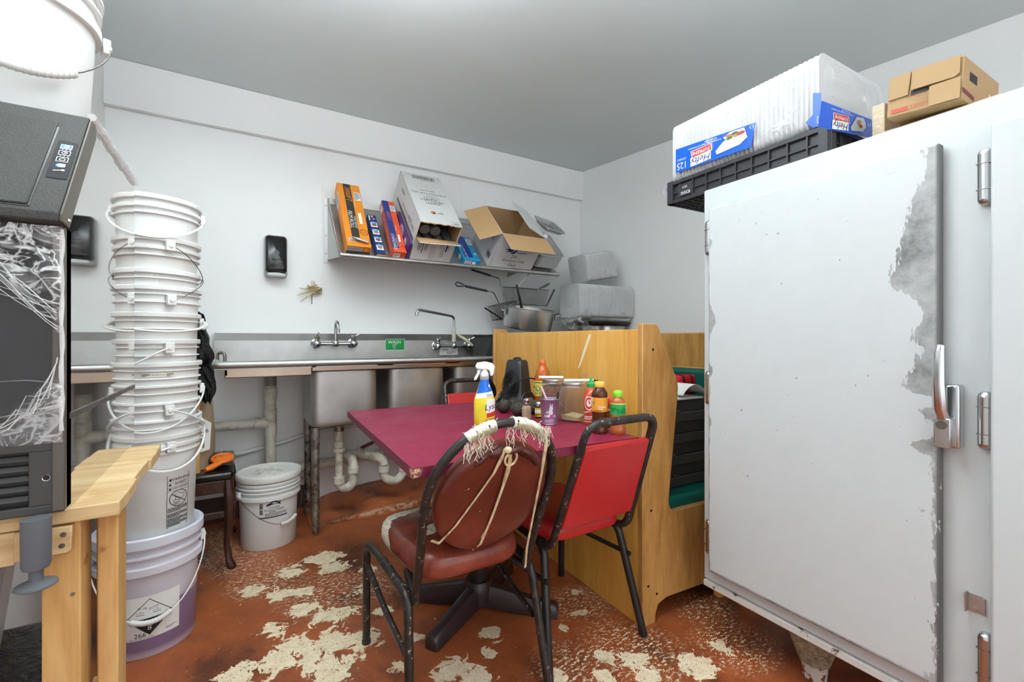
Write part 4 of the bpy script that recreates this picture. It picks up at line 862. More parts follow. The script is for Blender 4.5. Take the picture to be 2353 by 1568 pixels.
for x, s in ((XA, 1), (XB-0.22, -1)):
    b = MB(); b.prism([(SHY+0.012, SHZ-0.012), (YW, 1.62), (YW, zt+0.03), (YW-0.03, zt+0.03), (SHY-0.012, SHZ+0.014)] if s > 0 else [(SHY+0.10, SHZ+0.05), (YW, 1.60), (YW, 1.80), (YW-0.08, zt-0.11)], x, x+0.003, fr=PX)
    if s > 0: b.box(x-0.022, x, YW-0.001, YW+0.004, 1.60, zt+0.028)
    b.build('bracket', m_steel, sh, True)
    for z in (1.66, 1.78, 1.98):
        if s > 0: q = MB(); q.cyl((x-0.011, YW-0.001, z), (x-0.011, YW-0.004, z), 0.005, n=10); q.build('screw', m_steel_dk, sh, True)
def faces(F, x0, x1, v0, v1, n0, n1):
    """surface maps of a box lying in frame F: top (x, v), left (v, n), end (x, n); a third argument lifts the print"""
    return (lambda x, y, h=0.0006: F @ V((x, y, n1+h)), lambda x, y, h=0.0006: F @ V((x0-h, x, y)), lambda x, y, h=0.0006: F @ V((x, v0-h, y)))
def hi(fn, h): return lambda x, y: fn(x, y, h)
# --- orange film-roll box
F = slope(54, 0.548, lean=0.0); w, L, T = 0.140, 0.575, 0.083
m_orange = M('orange_carton', (246, 150, 44), 0.45, var=(6, 0.03)); m_chart = M('charcoal_carton', (58, 55, 52), 0.45, var=(6, 0.04)); m_blackc = M('black_carton', (34, 32, 32), 0.45)
t = thing('film_box', 'orange and charcoal carton of film roll, leftmost on the wall shelf', 'carton', tuple(F @ V((w/2, 0, 0))))
MB(F).box(0, w, 0.0, L, 0.0, T).build('carton', m_orange, t, True, bevel=0.003)
ft, fl, fe = faces(F, 0, w, 0, L, 0, T)
b = MB(); b.rect(0.036, 0.075, 0.082, L-0.002, hi(ft, 0.0006), 0); b.rect(0.0, 0.0005, w, 0.022, lambda x, y: fe(x, y), 4); b.rect(0.095, 0.42, 0.134, 0.50, ft, 1); b.rect(0.098, 0.20, 0.116, 0.30, ft, 1)
b.text('3000FT', 0.058, 0.475, 0.046, hi(ft, 0.001), 3, rot=-PI/2, shear=0.2); b.text('FILM ROLL', 0.050, 0.235, 0.034, hi(ft, 0.001), 1, rot=-PI/2, shear=0.2); b.text('FOOD SERVICE', 0.073, 0.21, 0.016, hi(ft, 0.001), 1, rot=-PI/2, shear=0.2)
b.ring(0.112, 0.125, 0.026, 0.003, hi(ft, 0.001), 2); b.text("Chef's", 0.112, 0.131, 0.013, hi(ft, 0.001), 2, rot=-0.3); b.text('QUALITY', 0.112, 0.117, 0.010, hi(ft, 0.001), 2, rot=-0.3)
b.smalltext(0.097, 0.425, 0.13, 0.495, 5, hi(ft, 0.0012), 2); b.smalltext(0.088, 0.31, 0.091, 0.46, 1, hi(ft, 0.001), 1)
b.rect(0.001, 0.40, T-0.001, 0.49, lambda x, y: fl(y, T-x), 1); b.smalltext(0.01, 0.41, T-0.01, 0.48, 5, lambda x, y: fl(y, T-x, 0.001), 2); b.ring(0.10, T/2, 0.03, 0.003, fl, 2)
b.rect(0.012, 0.036, 0.092, 0.066, lambda x, y: ft(x, y, 0.0008), 5); b.text('FOOD', 0.052, 0.057, 0.014, hi(ft, 0.0013), 2); b.text('SERVICE', 0.052, 0.043, 0.015, hi(ft, 0.0013), 2)
b.text('FOOD SERVICE', 0.082, 0.0135, 0.0145, lambda x, y: fe(x, y, 0.0012), 1); b.smalltext(0.01, 0.003, 0.03, 0.007, 1, lambda x, y: fe(x, y, 0.0012), 1); b.smalltext(0.05, 0.0015, 0.13, 0.006, 1, lambda x, y: fe(x, y, 0.0012), 1)
b.rect(0.001, 0.023, 0.139, 0.042, fe, 0); b.rect(0.002, 0.043, 0.09, 0.076, fe, 5); b.text('FOOD SERVICE', 0.046, 0.058, 0.0115, lambda x, y: fe(x, y, 0.0012), 2); b.ring(0.112, 0.058, 0.02, 0.0025, lambda x, y: fe(x, y, 0.0012), 2)
b.build('carton_print', [m_chart, m_inkw, m_ink, m_orange, m_blackc, M('grey_print', (186, 182, 176), 0.5)], t, True, recalc=False, smooth=0)
b = MB(F); b.add([(0.034, 0.078, T+0.002), (0.136, 0.052, T+0.002), (0.118, 0.014, T+0.022), (0.050, 0.028, T+0.030)], [(0, 1, 2, 3)]); b.build('torn_flap', m_paper, t, True, solid=0.001)
# --- small blue snack-bag box
F = slope(50, 0.728); w, L, T = 0.056, 0.385, 0.040
m_navy = M('navy_carton', (24, 54, 130), 0.4, var=(6, 0.03)); t = thing('bag_box', 'small navy carton with food pictures and yellow end, right of the orange film box', 'carton', tuple(F @ V((w/2, 0, 0))))
MB(F).box(0, w, 0, L, 0, T).build('carton', m_navy, t, True, bevel=0.003); ft, fl, fe = faces(F, 0, w, 0, L, 0, T)
b = MB()
for i, y in enumerate((0.06, 0.135, 0.21, 0.285)):
    b.rect(0.008, y-0.028, 0.05, y+0.02, hi(ft, 0.0006), 2); b.disc(0.030, y-0.006, 0.016, hi(ft, 0.001), (3, 4, 3, 4)[i], ry=0.012); b.rect(0.014, y+0.004, 0.044, y+0.026, hi(ft, 0.0012), 1); b.smalltext(0.018, y+0.008, 0.04, y+0.022, 2, hi(ft, 0.0016), 2)
b.rect(0.006, 0.325, 0.014, 0.375, ft, 2); b.rect(0.03, 0.335, 0.044, 0.35, ft, 6); b.rect(0.022, 0.36, 0.036, 0.376, ft, 5)
b.rect(0.0, 0.0, w, T*0.75, fe, 5); b.smalltext(0.006, 0.006, 0.05, 0.026, 2, lambda x, y: fe(x, y, 0.0012), 7, 0.7)
b.build('carton_print', [m_navy, M('sky_print', (48, 160, 214), 0.45), m_inkw, M('bread_print', (196, 142, 76), 0.5), M('toast_print', (150, 92, 48), 0.5), M('yellow_print', (236, 216, 60), 0.5), M('pink_print', (232, 130, 170), 0.5), M('maroon_print', (120, 40, 60), 0.5)], t, True, recalc=False, smooth=0)
# --- foil roll box
F = slope(54, 0.826); w, L, T = 0.082, 0.485, 0.068
m_ored = M('vermilion_carton', (236, 92, 52), 0.42, var=(6, 0.03)); t = thing('foil_box', 'long orange-red and blue carton of aluminium foil, left of the big white box', 'carton', tuple(F @ V((w/2, 0, 0))))
MB(F).box(0, w, 0, L, 0, T).build('carton', m_ored, t, True, bevel=0.003); ft, fl, fe = faces(F, 0, w, 0, L, 0, T)
b = MB(); b.rect(0.0, 0.035, 0.042, L-0.001, ft, 0); b.text('500FT', 0.022, 0.335, 0.034, hi(ft, 0.001), 3, rot=-PI/2, shear=0.2); b.text('STANDARD', 0.016, 0.095, 0.027, hi(ft, 0.001), 1, rot=-PI/2, shear=0.2); b.text('ALUMINUM FOIL', 0.034, 0.085, 0.011, hi(ft, 0.001), 1, rot=-PI/2)
b.rect(0.046, 0.385, 0.08, 0.44, ft, 1); b.smalltext(0.048, 0.39, 0.078, 0.435, 5, hi(ft, 0.001), 2); b.rect(0.05, 0.095, 0.062, 0.16, ft, 1); b.ring(0.066, 0.05, 0.011, 0.002, ft, 2); b.smalltext(0.05, 0.17, 0.054, 0.27, 1, ft, 1)
b.text('12 x 500, STANDARD ALUMINUM FOIL', 0.235, T*0.5, 0.027, lambda x, y: fl(L-x-0.04, y, 0.0008), 1, sx=0.72); b.rect(0.40, 0.01, 0.45, T-0.01, fl, 1)
b.rect(0.004, 0.024, 0.044, 0.056, fe, 1); b.smalltext(0.008, 0.028, 0.04, 0.052, 4, lambda x, y: fe(x, y, 0.0012), 2); b.ring(0.062, 0.042, 0.012, 0.0025, fe, 2); b.rect(0.044, 0.006, 0.08, 0.012, fe, 1)
b.build('carton_print', [M('royal_print', (30, 62, 138), 0.42), m_inkw, m_ink, m_ored], t, True, recalc=False, smooth=0)
MB(F).box(0.0, w, -0.002, 0.012, T-0.012, T+0.004).build('lid_edge', m_ored, t, True, bevel=0.001)
# --- purple box squeezed behind
F = slope(47, 0.914); w, L, T = 0.016, 0.36, 0.13
o = MB(F).box(0, w, 0.0, L, 0, T).build('purple_carton', M('violet_carton', (84, 58, 128), 0.4, var=(4, 0.2)), bevel=0.002); tag(o, 'thin violet carton squeezed between the foil box and the big white box', 'carton')
b = MB(); g_ = lambda x, y: F @ V((-0.0006, x, y)); b.disc(0.20, 0.08, 0.05, g_, 0); b.disc(0.09, 0.07, 0.028, g_, 1, ry=0.04); p_ = b.build('carton_print', [M('lilac_print', (196, 178, 206), 0.5), M('pale_print', (216, 210, 222), 0.5)], recalc=False, smooth=0); p_.parent = o
# --- big white carton with torn end
F = slope(47.5, 0.936); w, L, T, HN = 0.277, 0.575, 0.303, 0.187
t = thing('portion_lid_box', 'large white carton with torn open end showing grey tubes, middle of the wall shelf', 'carton', tuple(F @ V((w/2, 0, 0))))
b = MB(F); k_ = 0.004
b.box(0, k_, 0.0, L, 0, T); b.box(w-k_, w, 0.0, L, 0, T); b.box(0, w, 0.0, L, T-k_, T); b.box(0, w, 0, L, 0, k_); b.box(0, w, L-k_, L, 0, T); b.box(0, w, 0, k_, 0, HN)
b.build('carton', m_cardw, t, True, bevel=0.0012)
b = MB(F); e_ = 0.0005; x0, x1 = k_+e_, w-k_-e_
for q in (((x0, .006, k_), (x0, L-.01, k_), (x0, L-.01, T-k_), (x0, .006, T-k_)), ((x1, .006, k_), (x1, L-.01, k_), (x1, L-.01, T-k_), (x1, .006, T-k_)), ((x0, .006, T-k_-e_), (x1, .006, T-k_-e_), (x1, L-.01, T-k_-e_), (x0, L-.01, T-k_-e_)), ((x0, L-.01, k_), (x1, L-.01, k_), (x1, L-.01, T-k_), (x0, L-.01, T-k_))): b.add(q, [(0, 1, 2, 3)])
b.build('lining', m_card_in, t, True, recalc=False)
b = MB(F); rr = random.Random(2); n = 22
up_ = [(w*i/n, -0.001-0.002*rr.random(), T-0.006*rr.random()) for i in range(n+1)]; b.tube(up_, 0.0026, 5); sd_ = [(0.001, -0.001-0.003*rr.random(), HN+(T-HN)*i/12) for i in range(13)]; b.tube(sd_, 0.0022, 5); b.tube([(w-0.001, p[1], p[2]) for p in sd_], 0.0024, 5); b.build('torn_edge', m_card, t, True)
b = MB(F); b.add([(0.0, 0.002, HN), (w, 0.002, HN), (w+0.012, -0.044, HN+0.004), (0.016, -0.040, HN-0.006)], [(0, 1, 2, 3)], 0); b.build('end_flap', m_card, t, True, solid=0.003)
b = MB(F); b.tube([(0.016, -0.041, HN-0.006), (0.10, -0.046, HN-0.004), (0.19, -0.044, HN+0.001), (w+0.012, -0.045, HN+0.004)], 0.0034, 6); b.build('flap_edge', m_cardw, t, True)
m_tube = M('grey_lid_stack', (96, 94, 94), 0.35, var=(30, 0.15, (0.3, 8, 0.3)))
for x, z in ((0.055, 0.23), (0.125, 0.225), (0.03, 0.14), (0.10, 0.14), (0.17, 0.14), (0.24, 0.14)):
    q = MB(F); q.cyl((x, 0.03, z), (x, 0.5, z), 0.033, n=20); q.build('lid_stack', m_tube, t, True)
ft, fl, fe = faces(F, 0, w, 0, L, 0, T)
U = lambda x, y, h=0.0008: ft(w-x, L-y, h)                          # print that stands on its head
b = MB(); b.outline([(0.055, 0.028), (0.205, 0.028), (0.205, 0.062), (0.055, 0.062)], 0.004, U, 0); b.barcode(0.065, 0.034, 0.196, 0.056, U, 0); b.smalltext(0.07, 0.070, 0.20, 0.078, 1, U, 1); b.smalltext(0.10, 0.018, 0.19, 0.022, 1, U, 1)
b.text('2500 COUNT', w/2, 0.205, 0.017, U, 0); b.text('PORTION CUP LIDS', w/2, 0.236, 0.022, U, 1, sx=1.25); b.rect(0.035, 0.250, 0.24, 0.2515, U, 1); b.text('CLEAR PET', w/2-0.01, 0.268, 0.014, U, 0)
b.outline([(0.085, 0.285), (0.185, 0.285), (0.185, 0.362), (0.085, 0.362)], 0.002, U, 0); b.text('mark', w/2-0.004, 0.308, 0.038, U, 0, shear=0.35); b.text('FIRST', w/2-0.004, 0.346, 0.030, U, 0, spacing=1.2); b.line((0.06, 0.334), (0.215, 0.318), 0.005, hi(U, 0.0012), 2, 4)
b.disc(0.165, 0.46, 0.016, U, 3); b.disc(0.17, 0.458, 0.007, hi(U, 0.0012), 4); b.smalltext(0.10, 0.45, 0.142, 0.468, 2, U, 1); b.text('KEEP DRY', 0.045, 0.54, 0.012, lambda x, y: U(x, y), 1); b.smalltext(0.02, 0.55, 0.07, 0.568, 2, U, 5)
LS = lambda x, y, h=0.0008: fl(L-x, y, h)
b.smalltext(0.12, 0.235, 0.25, 0.25, 1, LS, 0, 0.7); b.text('Portion Cup Lids', 0.30, 0.19, 0.026, LS, 1); b.text('Clear PET', 0.30, 0.155, 0.022, LS, 1); b.text('FIRST mark', 0.44, 0.20, 0.030, LS, 0, shear=0.2); b.line((0.38, 0.175), (0.52, 0.185), 0.003, LS, 0); b.outline([(0.05, 0.02), (0.16, 0.02), (0.16, 0.05), (0.05, 0.05)], 0.003, LS, 0)
E_ = lambda x, y, h=0.001: fe(x, y, h)
b.outline([(0.032, 0.095), (0.094, 0.095), (0.094, 0.172), (0.032, 0.172)], 0.002, E_, 0); b.text('FIRST', 0.047, 0.130, 0.026, E_, 0, rot=PI/2); b.text('mark', 0.080, 0.130, 0.030, E_, 0, rot=PI/2, shear=0.35); b.line((0.064, 0.075), (0.062, 0.19), 0.005, lambda x, y: E_(x, y, 0.0015), 2, 4)
b.text('CLEAR', 0.182, 0.142, 0.016, E_, 0, rot=PI/2); b.rect(0.192, 0.055, 0.1935, 0.16, E_, 0); b.text('PORTION CUP', 0.206, 0.115, 0.018, E_, 0, rot=PI/2); b.rect(0.218, 0.10, 0.228, 0.16, E_, 5); b.smalltext(0.233, 0.10, 0.24, 0.16, 1, E_, 5); b.rect(0.115, 0.004, 0.155, 0.182, lambda x, y: fe(x, y, 0.0005), 6)
b.build('carton_print', [m_ink, m_inkg, M('green_print', (30, 110, 76), 0.5), M('brown_print', (120, 70, 40), 0.5), M('tan_print', (214, 168, 110), 0.5), M('indigo_print', (52, 46, 96), 0.5), M('clear_tape', (206, 202, 198), 0.25)], t, True, recalc=False, smooth=0)
# --- blue deli sheet box
F = slope(46, 1.308); w, L, T = 0.128, 0.275, 0.055
m_cyan = M('cyan_carton', (40, 158, 212), 0.4, var=(6, 0.03)); t = thing('deli_sheet_box', 'cyan and dark blue carton lying low between the two white boxes', 'carton', tuple(F @ V((w/2, 0, 0))))
MB(F).box(0, w, 0, L, 0, T).build('carton', m_cyan, t, True, bevel=0.003); ft, fl, fe = faces(F, 0, w, 0, L, 0, T)
b = MB(); b.rect(0.018, 0.03, 0.082, L, ft, 0); b.text('500', 0.026, 0.155, 0.044, hi(ft, 0.001), 3, rot=-PI/2, shear=0.2); b.text('DELI SHEETS', 0.034, 0.075, 0.022, hi(ft, 0.001), 1, rot=-PI/2, shear=0.2, sx=0.8); b.rect(0.086, 0.18, 0.125, 0.25, ft, 1); b.smalltext(0.09, 0.185, 0.122, 0.245, 5, hi(ft, 0.001), 2); b.rect(0.10, 0.065, 0.117, 0.085, ft, 1); b.ring(0.112, 0.03, 0.012, 0.002, ft, 4)
b.rect(0.012, 0.008, 0.06, 0.046, fe, 1); b.smalltext(0.016, 0.012, 0.056, 0.042, 4, lambda x, y: fe(x, y, 0.0012), 5); b.rect(0.068, 0.018, 0.094, 0.042, fe, 1); b.ring(0.112, 0.028, 0.013, 0.0025, fe, 4); b.rect(0.05, 0.01, 0.09, T-0.01, fl, 1)
b.build('carton_print', [M('blue_print', (22, 62, 150), 0.4), m_inkw, m_inkg, M('aqua_print', (110, 214, 240), 0.4), M('deep_print', (16, 60, 120), 0.4), M('red_print', (180, 44, 40), 0.5)], t, True, recalc=False, smooth=0)
# --- open carton of portion cups
F = slope(45.5, 1.512); w, L, T = 0.355, 0.345, 0.292
t = thing('portion_cup_box', 'open-topped white carton with brown flaps spread, right part of the wall shelf', 'carton', tuple(F @ V((w/2, 0, 0))))
b = MB(F); b.box(0, k_, 0, L, 0, T); b.box(w-k_, w, 0, L, 0, T); b.box(0, w, 0, k_, 0, T); b.box(0, w, L-k_, L, 0, T); b.box(0, w, 0, L, 0, k_); b.build('carton', m_cardw, t, True, bevel=0.001)
b = MB(F); q0, q1 = k_+e_, w-k_-e_
for q in (((q0, k_, k_), (q0, L-k_, k_), (q0, L-k_, T), (q0, k_, T)), ((q1, k_, k_), (q1, L-k_, k_), (q1, L-k_, T), (q1, k_, T)), ((q0, L-k_-e_, k_), (q1, L-k_-e_, k_), (q1, L-k_-e_, T), (q0, L-k_-e_, T)), ((q0, k_+e_, k_), (q1, k_+e_, k_), (q1, k_+e_, T), (q0, k_+e_, T)), ((q0, k_, k_+e_), (q1, k_, k_+e_), (q1, L-k_, k_+e_), (q0, L-k_, k_+e_))): b.add(q, [(0, 1, 2, 3)])
b.build('lining', m_card_in, t, True, recalc=False)
def flap(nm, a, b_, d, ln, crease=None):
    a, b_, d = V(a), V(b_), V(d).normalized(); nn = (b_-a).cross(d).normalized(); vs = []
    for off in (0, 0.0035): vs += [a+nn*off, b_+nn*off, b_+d*ln+nn*off, a+d*ln+nn*off]
    m = MB(F); m.add(vs, [(0, 1, 2, 3)], 0); m.add(vs, [(4, 5, 6, 7), (0, 1, 5, 4), (1, 2, 6, 5), (2, 3, 7, 6), (3, 0, 4, 7)], 1)
    return m.build(nm, [m_card, m_cardw], t, True, smooth=0, recalc=False)
flap('side_flap', (0, L, T), (0, 0, T), (-1, -0.05, -0.42), 0.165)
flap('front_flap', (0.0, 0, T), (w, 0, T), (0.02, -1, -0.05), 0.165)
flap('side_flap', (w, 0, T), (w, L, T), (-0.93, 0.0, 0.36), 0.185)
flap('back_flap', (w, L, T), (0, L, T), (0, 0.35, -0.9), 0.13)
ft, fl, fe = faces(F, 0, w, 0, L, 0, T); E_ = lambda x, y, h=0.0008: fe(x, y, h)
b = MB(); b.text('2oz', 0.165, 0.118, 0.034, E_, 0, shear=0.1); b.text('Portion Cup', 0.175, 0.082, 0.033, E_, 0, shear=0.1, spacing=1.1); b.text('Clear', 0.175, 0.045, 0.033, E_, 0, shear=0.1); b.text('QTY 5050', 0.075, 0.016, 0.018, E_, 2, shear=0.2)
for pl in ([(0.10, 0.215), (0.13, 0.225), (0.15, 0.205)], [(0.07, 0.172), (0.105, 0.182), (0.128, 0.17), (0.10, 0.165)], [(0.085, 0.15), (0.13, 0.156), (0.16, 0.20), (0.13, 0.185)], [(0.075, 0.195), (0.12, 0.20), (0.15, 0.195), (0.12, 0.19)], [(0.12, 0.143), (0.15, 0.14), (0.17, 0.165), (0.165, 0.18)]): b.poly(pl, E_, 1)
b.rect(0.17, 0.158, 0.30, 0.160, E_, 0); b.smalltext(0.175, 0.146, 0.30, 0.156, 1, E_, 1); b.rect(0.17, 0.010, 0.215, 0.028, E_, 3)
LS = lambda x, y, h=0.0008: fl(L-x, y, h)
b.barcode(0.245, 0.055, 0.305, 0.095, LS, 0); b.smalltext(0.25, 0.042, 0.30, 0.05, 1, LS, 0); b.text('Portion Cup', 0.18, 0.20, 0.036, LS, 0, shear=0.1); b.text('2oz Clear', 0.13, 0.16, 0.032, LS, 0, shear=0.1); b.smalltext(0.02, 0.16, 0.05, 0.19, 2, LS, 0)
b.build('carton_print', [m_ink, M('navy_logo', (40, 40, 88), 0.5), m_inkg, M('silver_label', (190, 190, 192), 0.4)], t, True, recalc=False, smooth=0)
# --- foil pans
def pan(nm, label, F, x0, x1, v0, v1, n0, h, stack=1, mat=m_foil, group=None):
    t = thing(nm, label, 'foil pan', tuple(F @ V(((x0+x1)/2, (v0+v1)/2, n0))), group=group)
    b = MB(F); cx, cv, hx, hv = (x0+x1)/2, (v0+v1)/2, (x1-x0)/2, (v1-v0)/2; N = 96; prof = []
    hh = h+0.0045*(stack-1)
    def P_(u, k, z):
        a = 2*PI*u; n = 7; cxx = abs(math.cos(a))**(2/n)*math.copysign(1, math.cos(a)); sy = abs(math.sin(a))**(2/n)*math.copysign(1, math.sin(a)); rb = 1+0.012*math.sin(u*N*PI*1.0)
        return (cx+cxx*hx*k*rb, cv+sy*hv*k*rb, z)
    pr = [(0.0, n0+hh-h+0.002), (0.70, n0+hh-h+0.002), (0.74, n0+hh-h+0.004), (0.93, n0+hh-0.003), (0.995, n0+hh-0.002), (1.0, n0+hh), (1.0, n0+hh-0.006)]
    for i in range(stack-1): z = n0+hh-0.006-i*0.0045; pr += [(0.965, z-0.001), (0.985, z-0.0035), (0.985, z-0.0045)]
    zl = pr[-1][1]; pr += [(0.93, zl-0.004), (0.78, n0+0.004), (0.74, n0), (0.0, n0)]
    b.grid(lambda u, v: P_(u, pr[int(round(v*(len(pr)-1)))][0], pr[int(round(v*(len(pr)-1)))][1]), N, len(pr)-1); b.build('pan', mat, t, True, smooth=35)
    b = MB(F); b.tube([P_(i/N, 1.0, n0+hh-0.002) for i in range(N)], 0.0032, 6, True); b.build('rim', mat, t, True); return t
F = slope(45.5, 0)
pan('foil_pan_stack', 'stack of nested foil pans at the right end of the wall shelf', F, 1.878, 2.118, 0.01, 0.33, 0.0, 0.05, 24)
F2 = frame(at(1256, 516, Y=3.03), (1, 0.12, -0.10), (0, 0.80, 0.62)); pan('foil_pan', 'single foil pan leaning on edge above the stack of foil pans', F2, -0.105, 0.115, -0.15, 0.085, -0.018, 0.035)

# ------------------------------------------------------------------ table
TZ = 0.757; TA = -math.radians(2.7); tb = thing('dining_table', 'rectangular maroon laminate table on a dark pedestal base', 'table', (0.385, 1.138, 0), TA)
TW, TL = 0.785, 1.062
k = NT('maroon_laminate'); v = k.coord(); f = k.noise(k.coord((8, 40, 8)), 12, 4); sc_ = k.step(k.noise(k.coord((3, 60, 1), (0, 0, 0.7)), 10, 5, 0.7), 0.72, 0.76)
k.set(col=k.mix(k.math('MULTIPLY', sc_, 0.25), k.mix(f, srgb((124, 24, 54)), srgb((150, 36, 70))), srgb((196, 110, 130))), rough=k.step(k.noise(v, 6, 5), -0.55, 1.9), spec=0.4); m_lam = k.m
k = NT('maroon_edge'); v = k.coord(); k.set(col=k.mix(k.step(k.n('ShaderNodeVectorMath', {0: k.n('ShaderNodeVectorMath', {0: v, 1: (0.0, 0.0, TZ-0.004)}, operation='SUBTRACT').outputs[0]}, operation='LENGTH').outputs['Value'], 0.030, 0.018), srgb((116, 28, 58)), k.ramp(k.noise(v, 140, 4, 0.7), [(0.45, srgb((120, 36, 60))), (0.52, srgb((216, 182, 140)))])), rough=0.4); m_lame = k.m
MB().box(0, TW, 0, TL, TZ-0.0012, TZ).build('table_top', m_lam, tb)
MB().box(0.0004, TW-0.0004, 0.0004, TL-0.0004, TZ-0.028, TZ-0.0014).build('edge_band', m_lame, tb, bevel=0.0015)
m_base = M('dark_brown_iron', (52, 40, 42), 0.34, var=(30, 0.2), bump=(80, 0.12))
bc = rotz(-TA) @ (V((0.842, 1.662, 0))-V((0.385, 1.138, 0)))
MB().cyl((bc.x, bc.y, 0.07), (bc.x, bc.y, TZ-0.03), 0.037, n=24).build('column', m_blackm, tb)
b = MB(); b.lathe([(0, 0.115), (0.05, 0.115), (0.058, 0.10), (0.062, 0.07), (0.06, 0.03), (0, 0.03)], 20, fr=Matrix.Translation(bc)); b.build('hub', m_base, tb)
for ang, ln in ((-150, 0.305), (-43, 0.325), (36, 0.31), (138, 0.31)):
    a = math.radians(ang)-TA; d = V((math.cos(a), math.sin(a), 0)); n_ = V((-d.y, d.x, 0)); b = MB()
    rows = [(0.03, 0.034, 0.105, 0.02), (0.12, 0.029, 0.088, 0.012), (0.22, 0.027, 0.066, 0.004), (ln-0.006, 0.027, 0.052, 0.0), (ln, 0.023, 0.046, 0.003)]
    vs = []
    for s, w_, z1, z0 in rows:
        for q, z in ((-1, z0), (-1, z0+(z1-z0)*0.62), (-0.62, z1-0.003), (0, z1), (0.62, z1-0.003), (1, z0+(z1-z0)*0.62), (1, z0)): vs.append(bc+d*s+n_*w_*q+V((0, 0, z)))
    fs = [(j*7+i, j*7+(i+1) % 7, (j+1)*7+(i+1) % 7, (j+1)*7+i) for j in range(len(rows)-1) for i in range(7)]+[tuple(range(7)), tuple(range(28, 35))]
    b.add(vs, fs); b.build('foot', m_base, tb, smooth=50)
for a, c_ in (((0.08, 0.16), (0.70, 0.9)), ((0.70, 0.16), (0.08, 0.9))): b = MB(); b.box(-0.03, 0.03, -0.36, 0.36, TZ-0.04, TZ-0.0285, fr=rotz(math.atan2(a[0]-c_[0], c_[1]-a[1]), bc)); b.build('top_brace', m_blackm, tb)

# ------------------------------------------------------------------ chairs
def superseat(w0, w1, y0, y1, z0, z1, n=5.0, crown=0.012):
    """pillow: width w0 at y0 (rear) and w1 at y1 (front)"""
    m = MB()
    def fn(u, v):
        a = 2*PI*u; c_ = abs(math.cos(a))**(2/n)*math.copysign(1, math.cos(a)); s_ = abs(math.sin(a))**(2/n)*math.copysign(1, math.sin(a))
        T = [(0.0, 0), (0.5, 0), (0.90, 0.0), (0.97, 0.10), (1.0, 0.30), (1.0, 0.55), (0.985, 0.78), (0.94, 0.93), (0.86, 1.0), (0.5, 1.0), (0.25, 1.0), (0.0, 1.0)]
        k_, t_ = T[int(round(v*(len(T)-1)))]; yy = (y0+y1)/2+s_*k_*(y1-y0)/2; ww = w0+(w1-w0)*(yy-y0)/(y1-y0)
        return (c_*k_*ww, yy, z0+(z1-z0)*t_+(crown*(1-k_*k_) if t_ > 0.5 else 0))
    return m.grid(fn, 72, 11)
# brown round-backed chair (rear towards the camera)
BC = (0.618, 1.44)
bcx, bcy = BC
t = thing('round_back_chair', 'worn brown vinyl chair with round padded back tied with string', 'chair', (bcx, bcy, 0))
m_chb = NT('chipped_black_frame'); v = m_chb.coord(); f = m_chb.noise(v, 55, 5, 0.7); lowm = m_chb.noise(v, 30, 6, 0.75)
m_chb.set(col=m_chb.mix(m_chb.step(f, 0.61, 0.66), m_chb.ramp(lowm, [(0.4, srgb((30, 28, 28))), (0.62, srgb((52, 46, 42))), (0.72, srgb((98, 90, 78)))]), srgb((168, 158, 140))), rough=0.36); m_chb.bump(f, 0.15, 0.003); m_chb = m_chb.m
k = NT('worn_brown_vinyl'); v = k.coord(); f = k.noise(v, 5, 5, 0.6); sh_ = k.noise(v, 24, 5, 0.6, 0.8)
base = k.ramp(f, [(0.35, srgb((82, 30, 22))), (0.5, srgb((126, 56, 42))), (0.66, srgb((150, 76, 58)))])
def blobm(pts, soft=0.35):
    cur = None; wv_ = k.n('ShaderNodeVectorMath', {0: k.n('ShaderNodeTexNoise', {'Vector': v, 'Scale': 16.0, 'Detail': 4.0}).outputs[1], 'Scale': 0.06}, operation='SCALE').outputs[0]; vv = k.n('ShaderNodeVectorMath', {0: v, 1: wv_}, operation='ADD').outputs[0]
    for x, y, z, r in pts:
        d_ = k.n('ShaderNodeVectorMath', {0: vv, 1: (x+0.03, y+0.03, z+0.03)}, operation='DISTANCE').outputs['Value']; a_ = k.math('MULTIPLY_ADD', d_, -1.0/r, 1.0); cur = a_ if cur is None else k.math('MAXIMUM', cur, a_)
    return k.step(cur, 0.0, 0.06)
torn = blobm([(-0.205, 0.20, 0.42, 0.075), (-0.212, 0.13, 0.42, 0.072), (-0.205, 0.07, 0.40, 0.048), (-0.155, 0.145, 0.468, 0.034), (-0.12, 0.15, 0.472, 0.032), (-0.085, 0.16, 0.474, 0.030), (-0.05, 0.175, 0.474, 0.030), (-0.02, 0.19, 0.472, 0.03), (-0.06, -0.03, 0.478, 0.026), (-0.09, -0.06, 0.478, 0.022), (-0.02, 0.0, 0.478, 0.022), (0.03, 0.21, 0.47, 0.03)])
foam = k.ramp(k.noise(v, 90, 4, 0.7), [(0.36, srgb((150, 138, 116))), (0.5, srgb((222, 214, 198)))])
k.set(col=k.mix(torn, base, foam), rough=k.mix(torn, (0.27,)*3+(1,), (0.9,)*3+(1,))); k.bump(k.math('ADD', k.math('MULTIPLY', sh_, 0.5), k.math('MULTIPLY', torn, -0.5)), 0.3, 0.006); m_seatb = k.m
k = NT('brown_vinyl_back'); v = k.coord(); f = k.noise(v, 4, 4, 0.6); g = k.step(k.noise(v, 48, 2, 0.6), 0.745, 0.76)
k.set(col=k.mix(g, k.ramp(f, [(0.35, srgb((88, 34, 24))), (0.55, srgb((112, 50, 37))), (0.7, srgb((136, 64, 48)))]), srgb((214, 180, 140))), rough=0.30); k.bump(k.noise(v, 160, 3), 0.08, 0.003); m_backb = k.m
superseat(0.178, 0.205, -0.22, 0.215, 0.388, 0.462, 4.2, 0.016).build('seat', m_seatb, t, smooth=70)
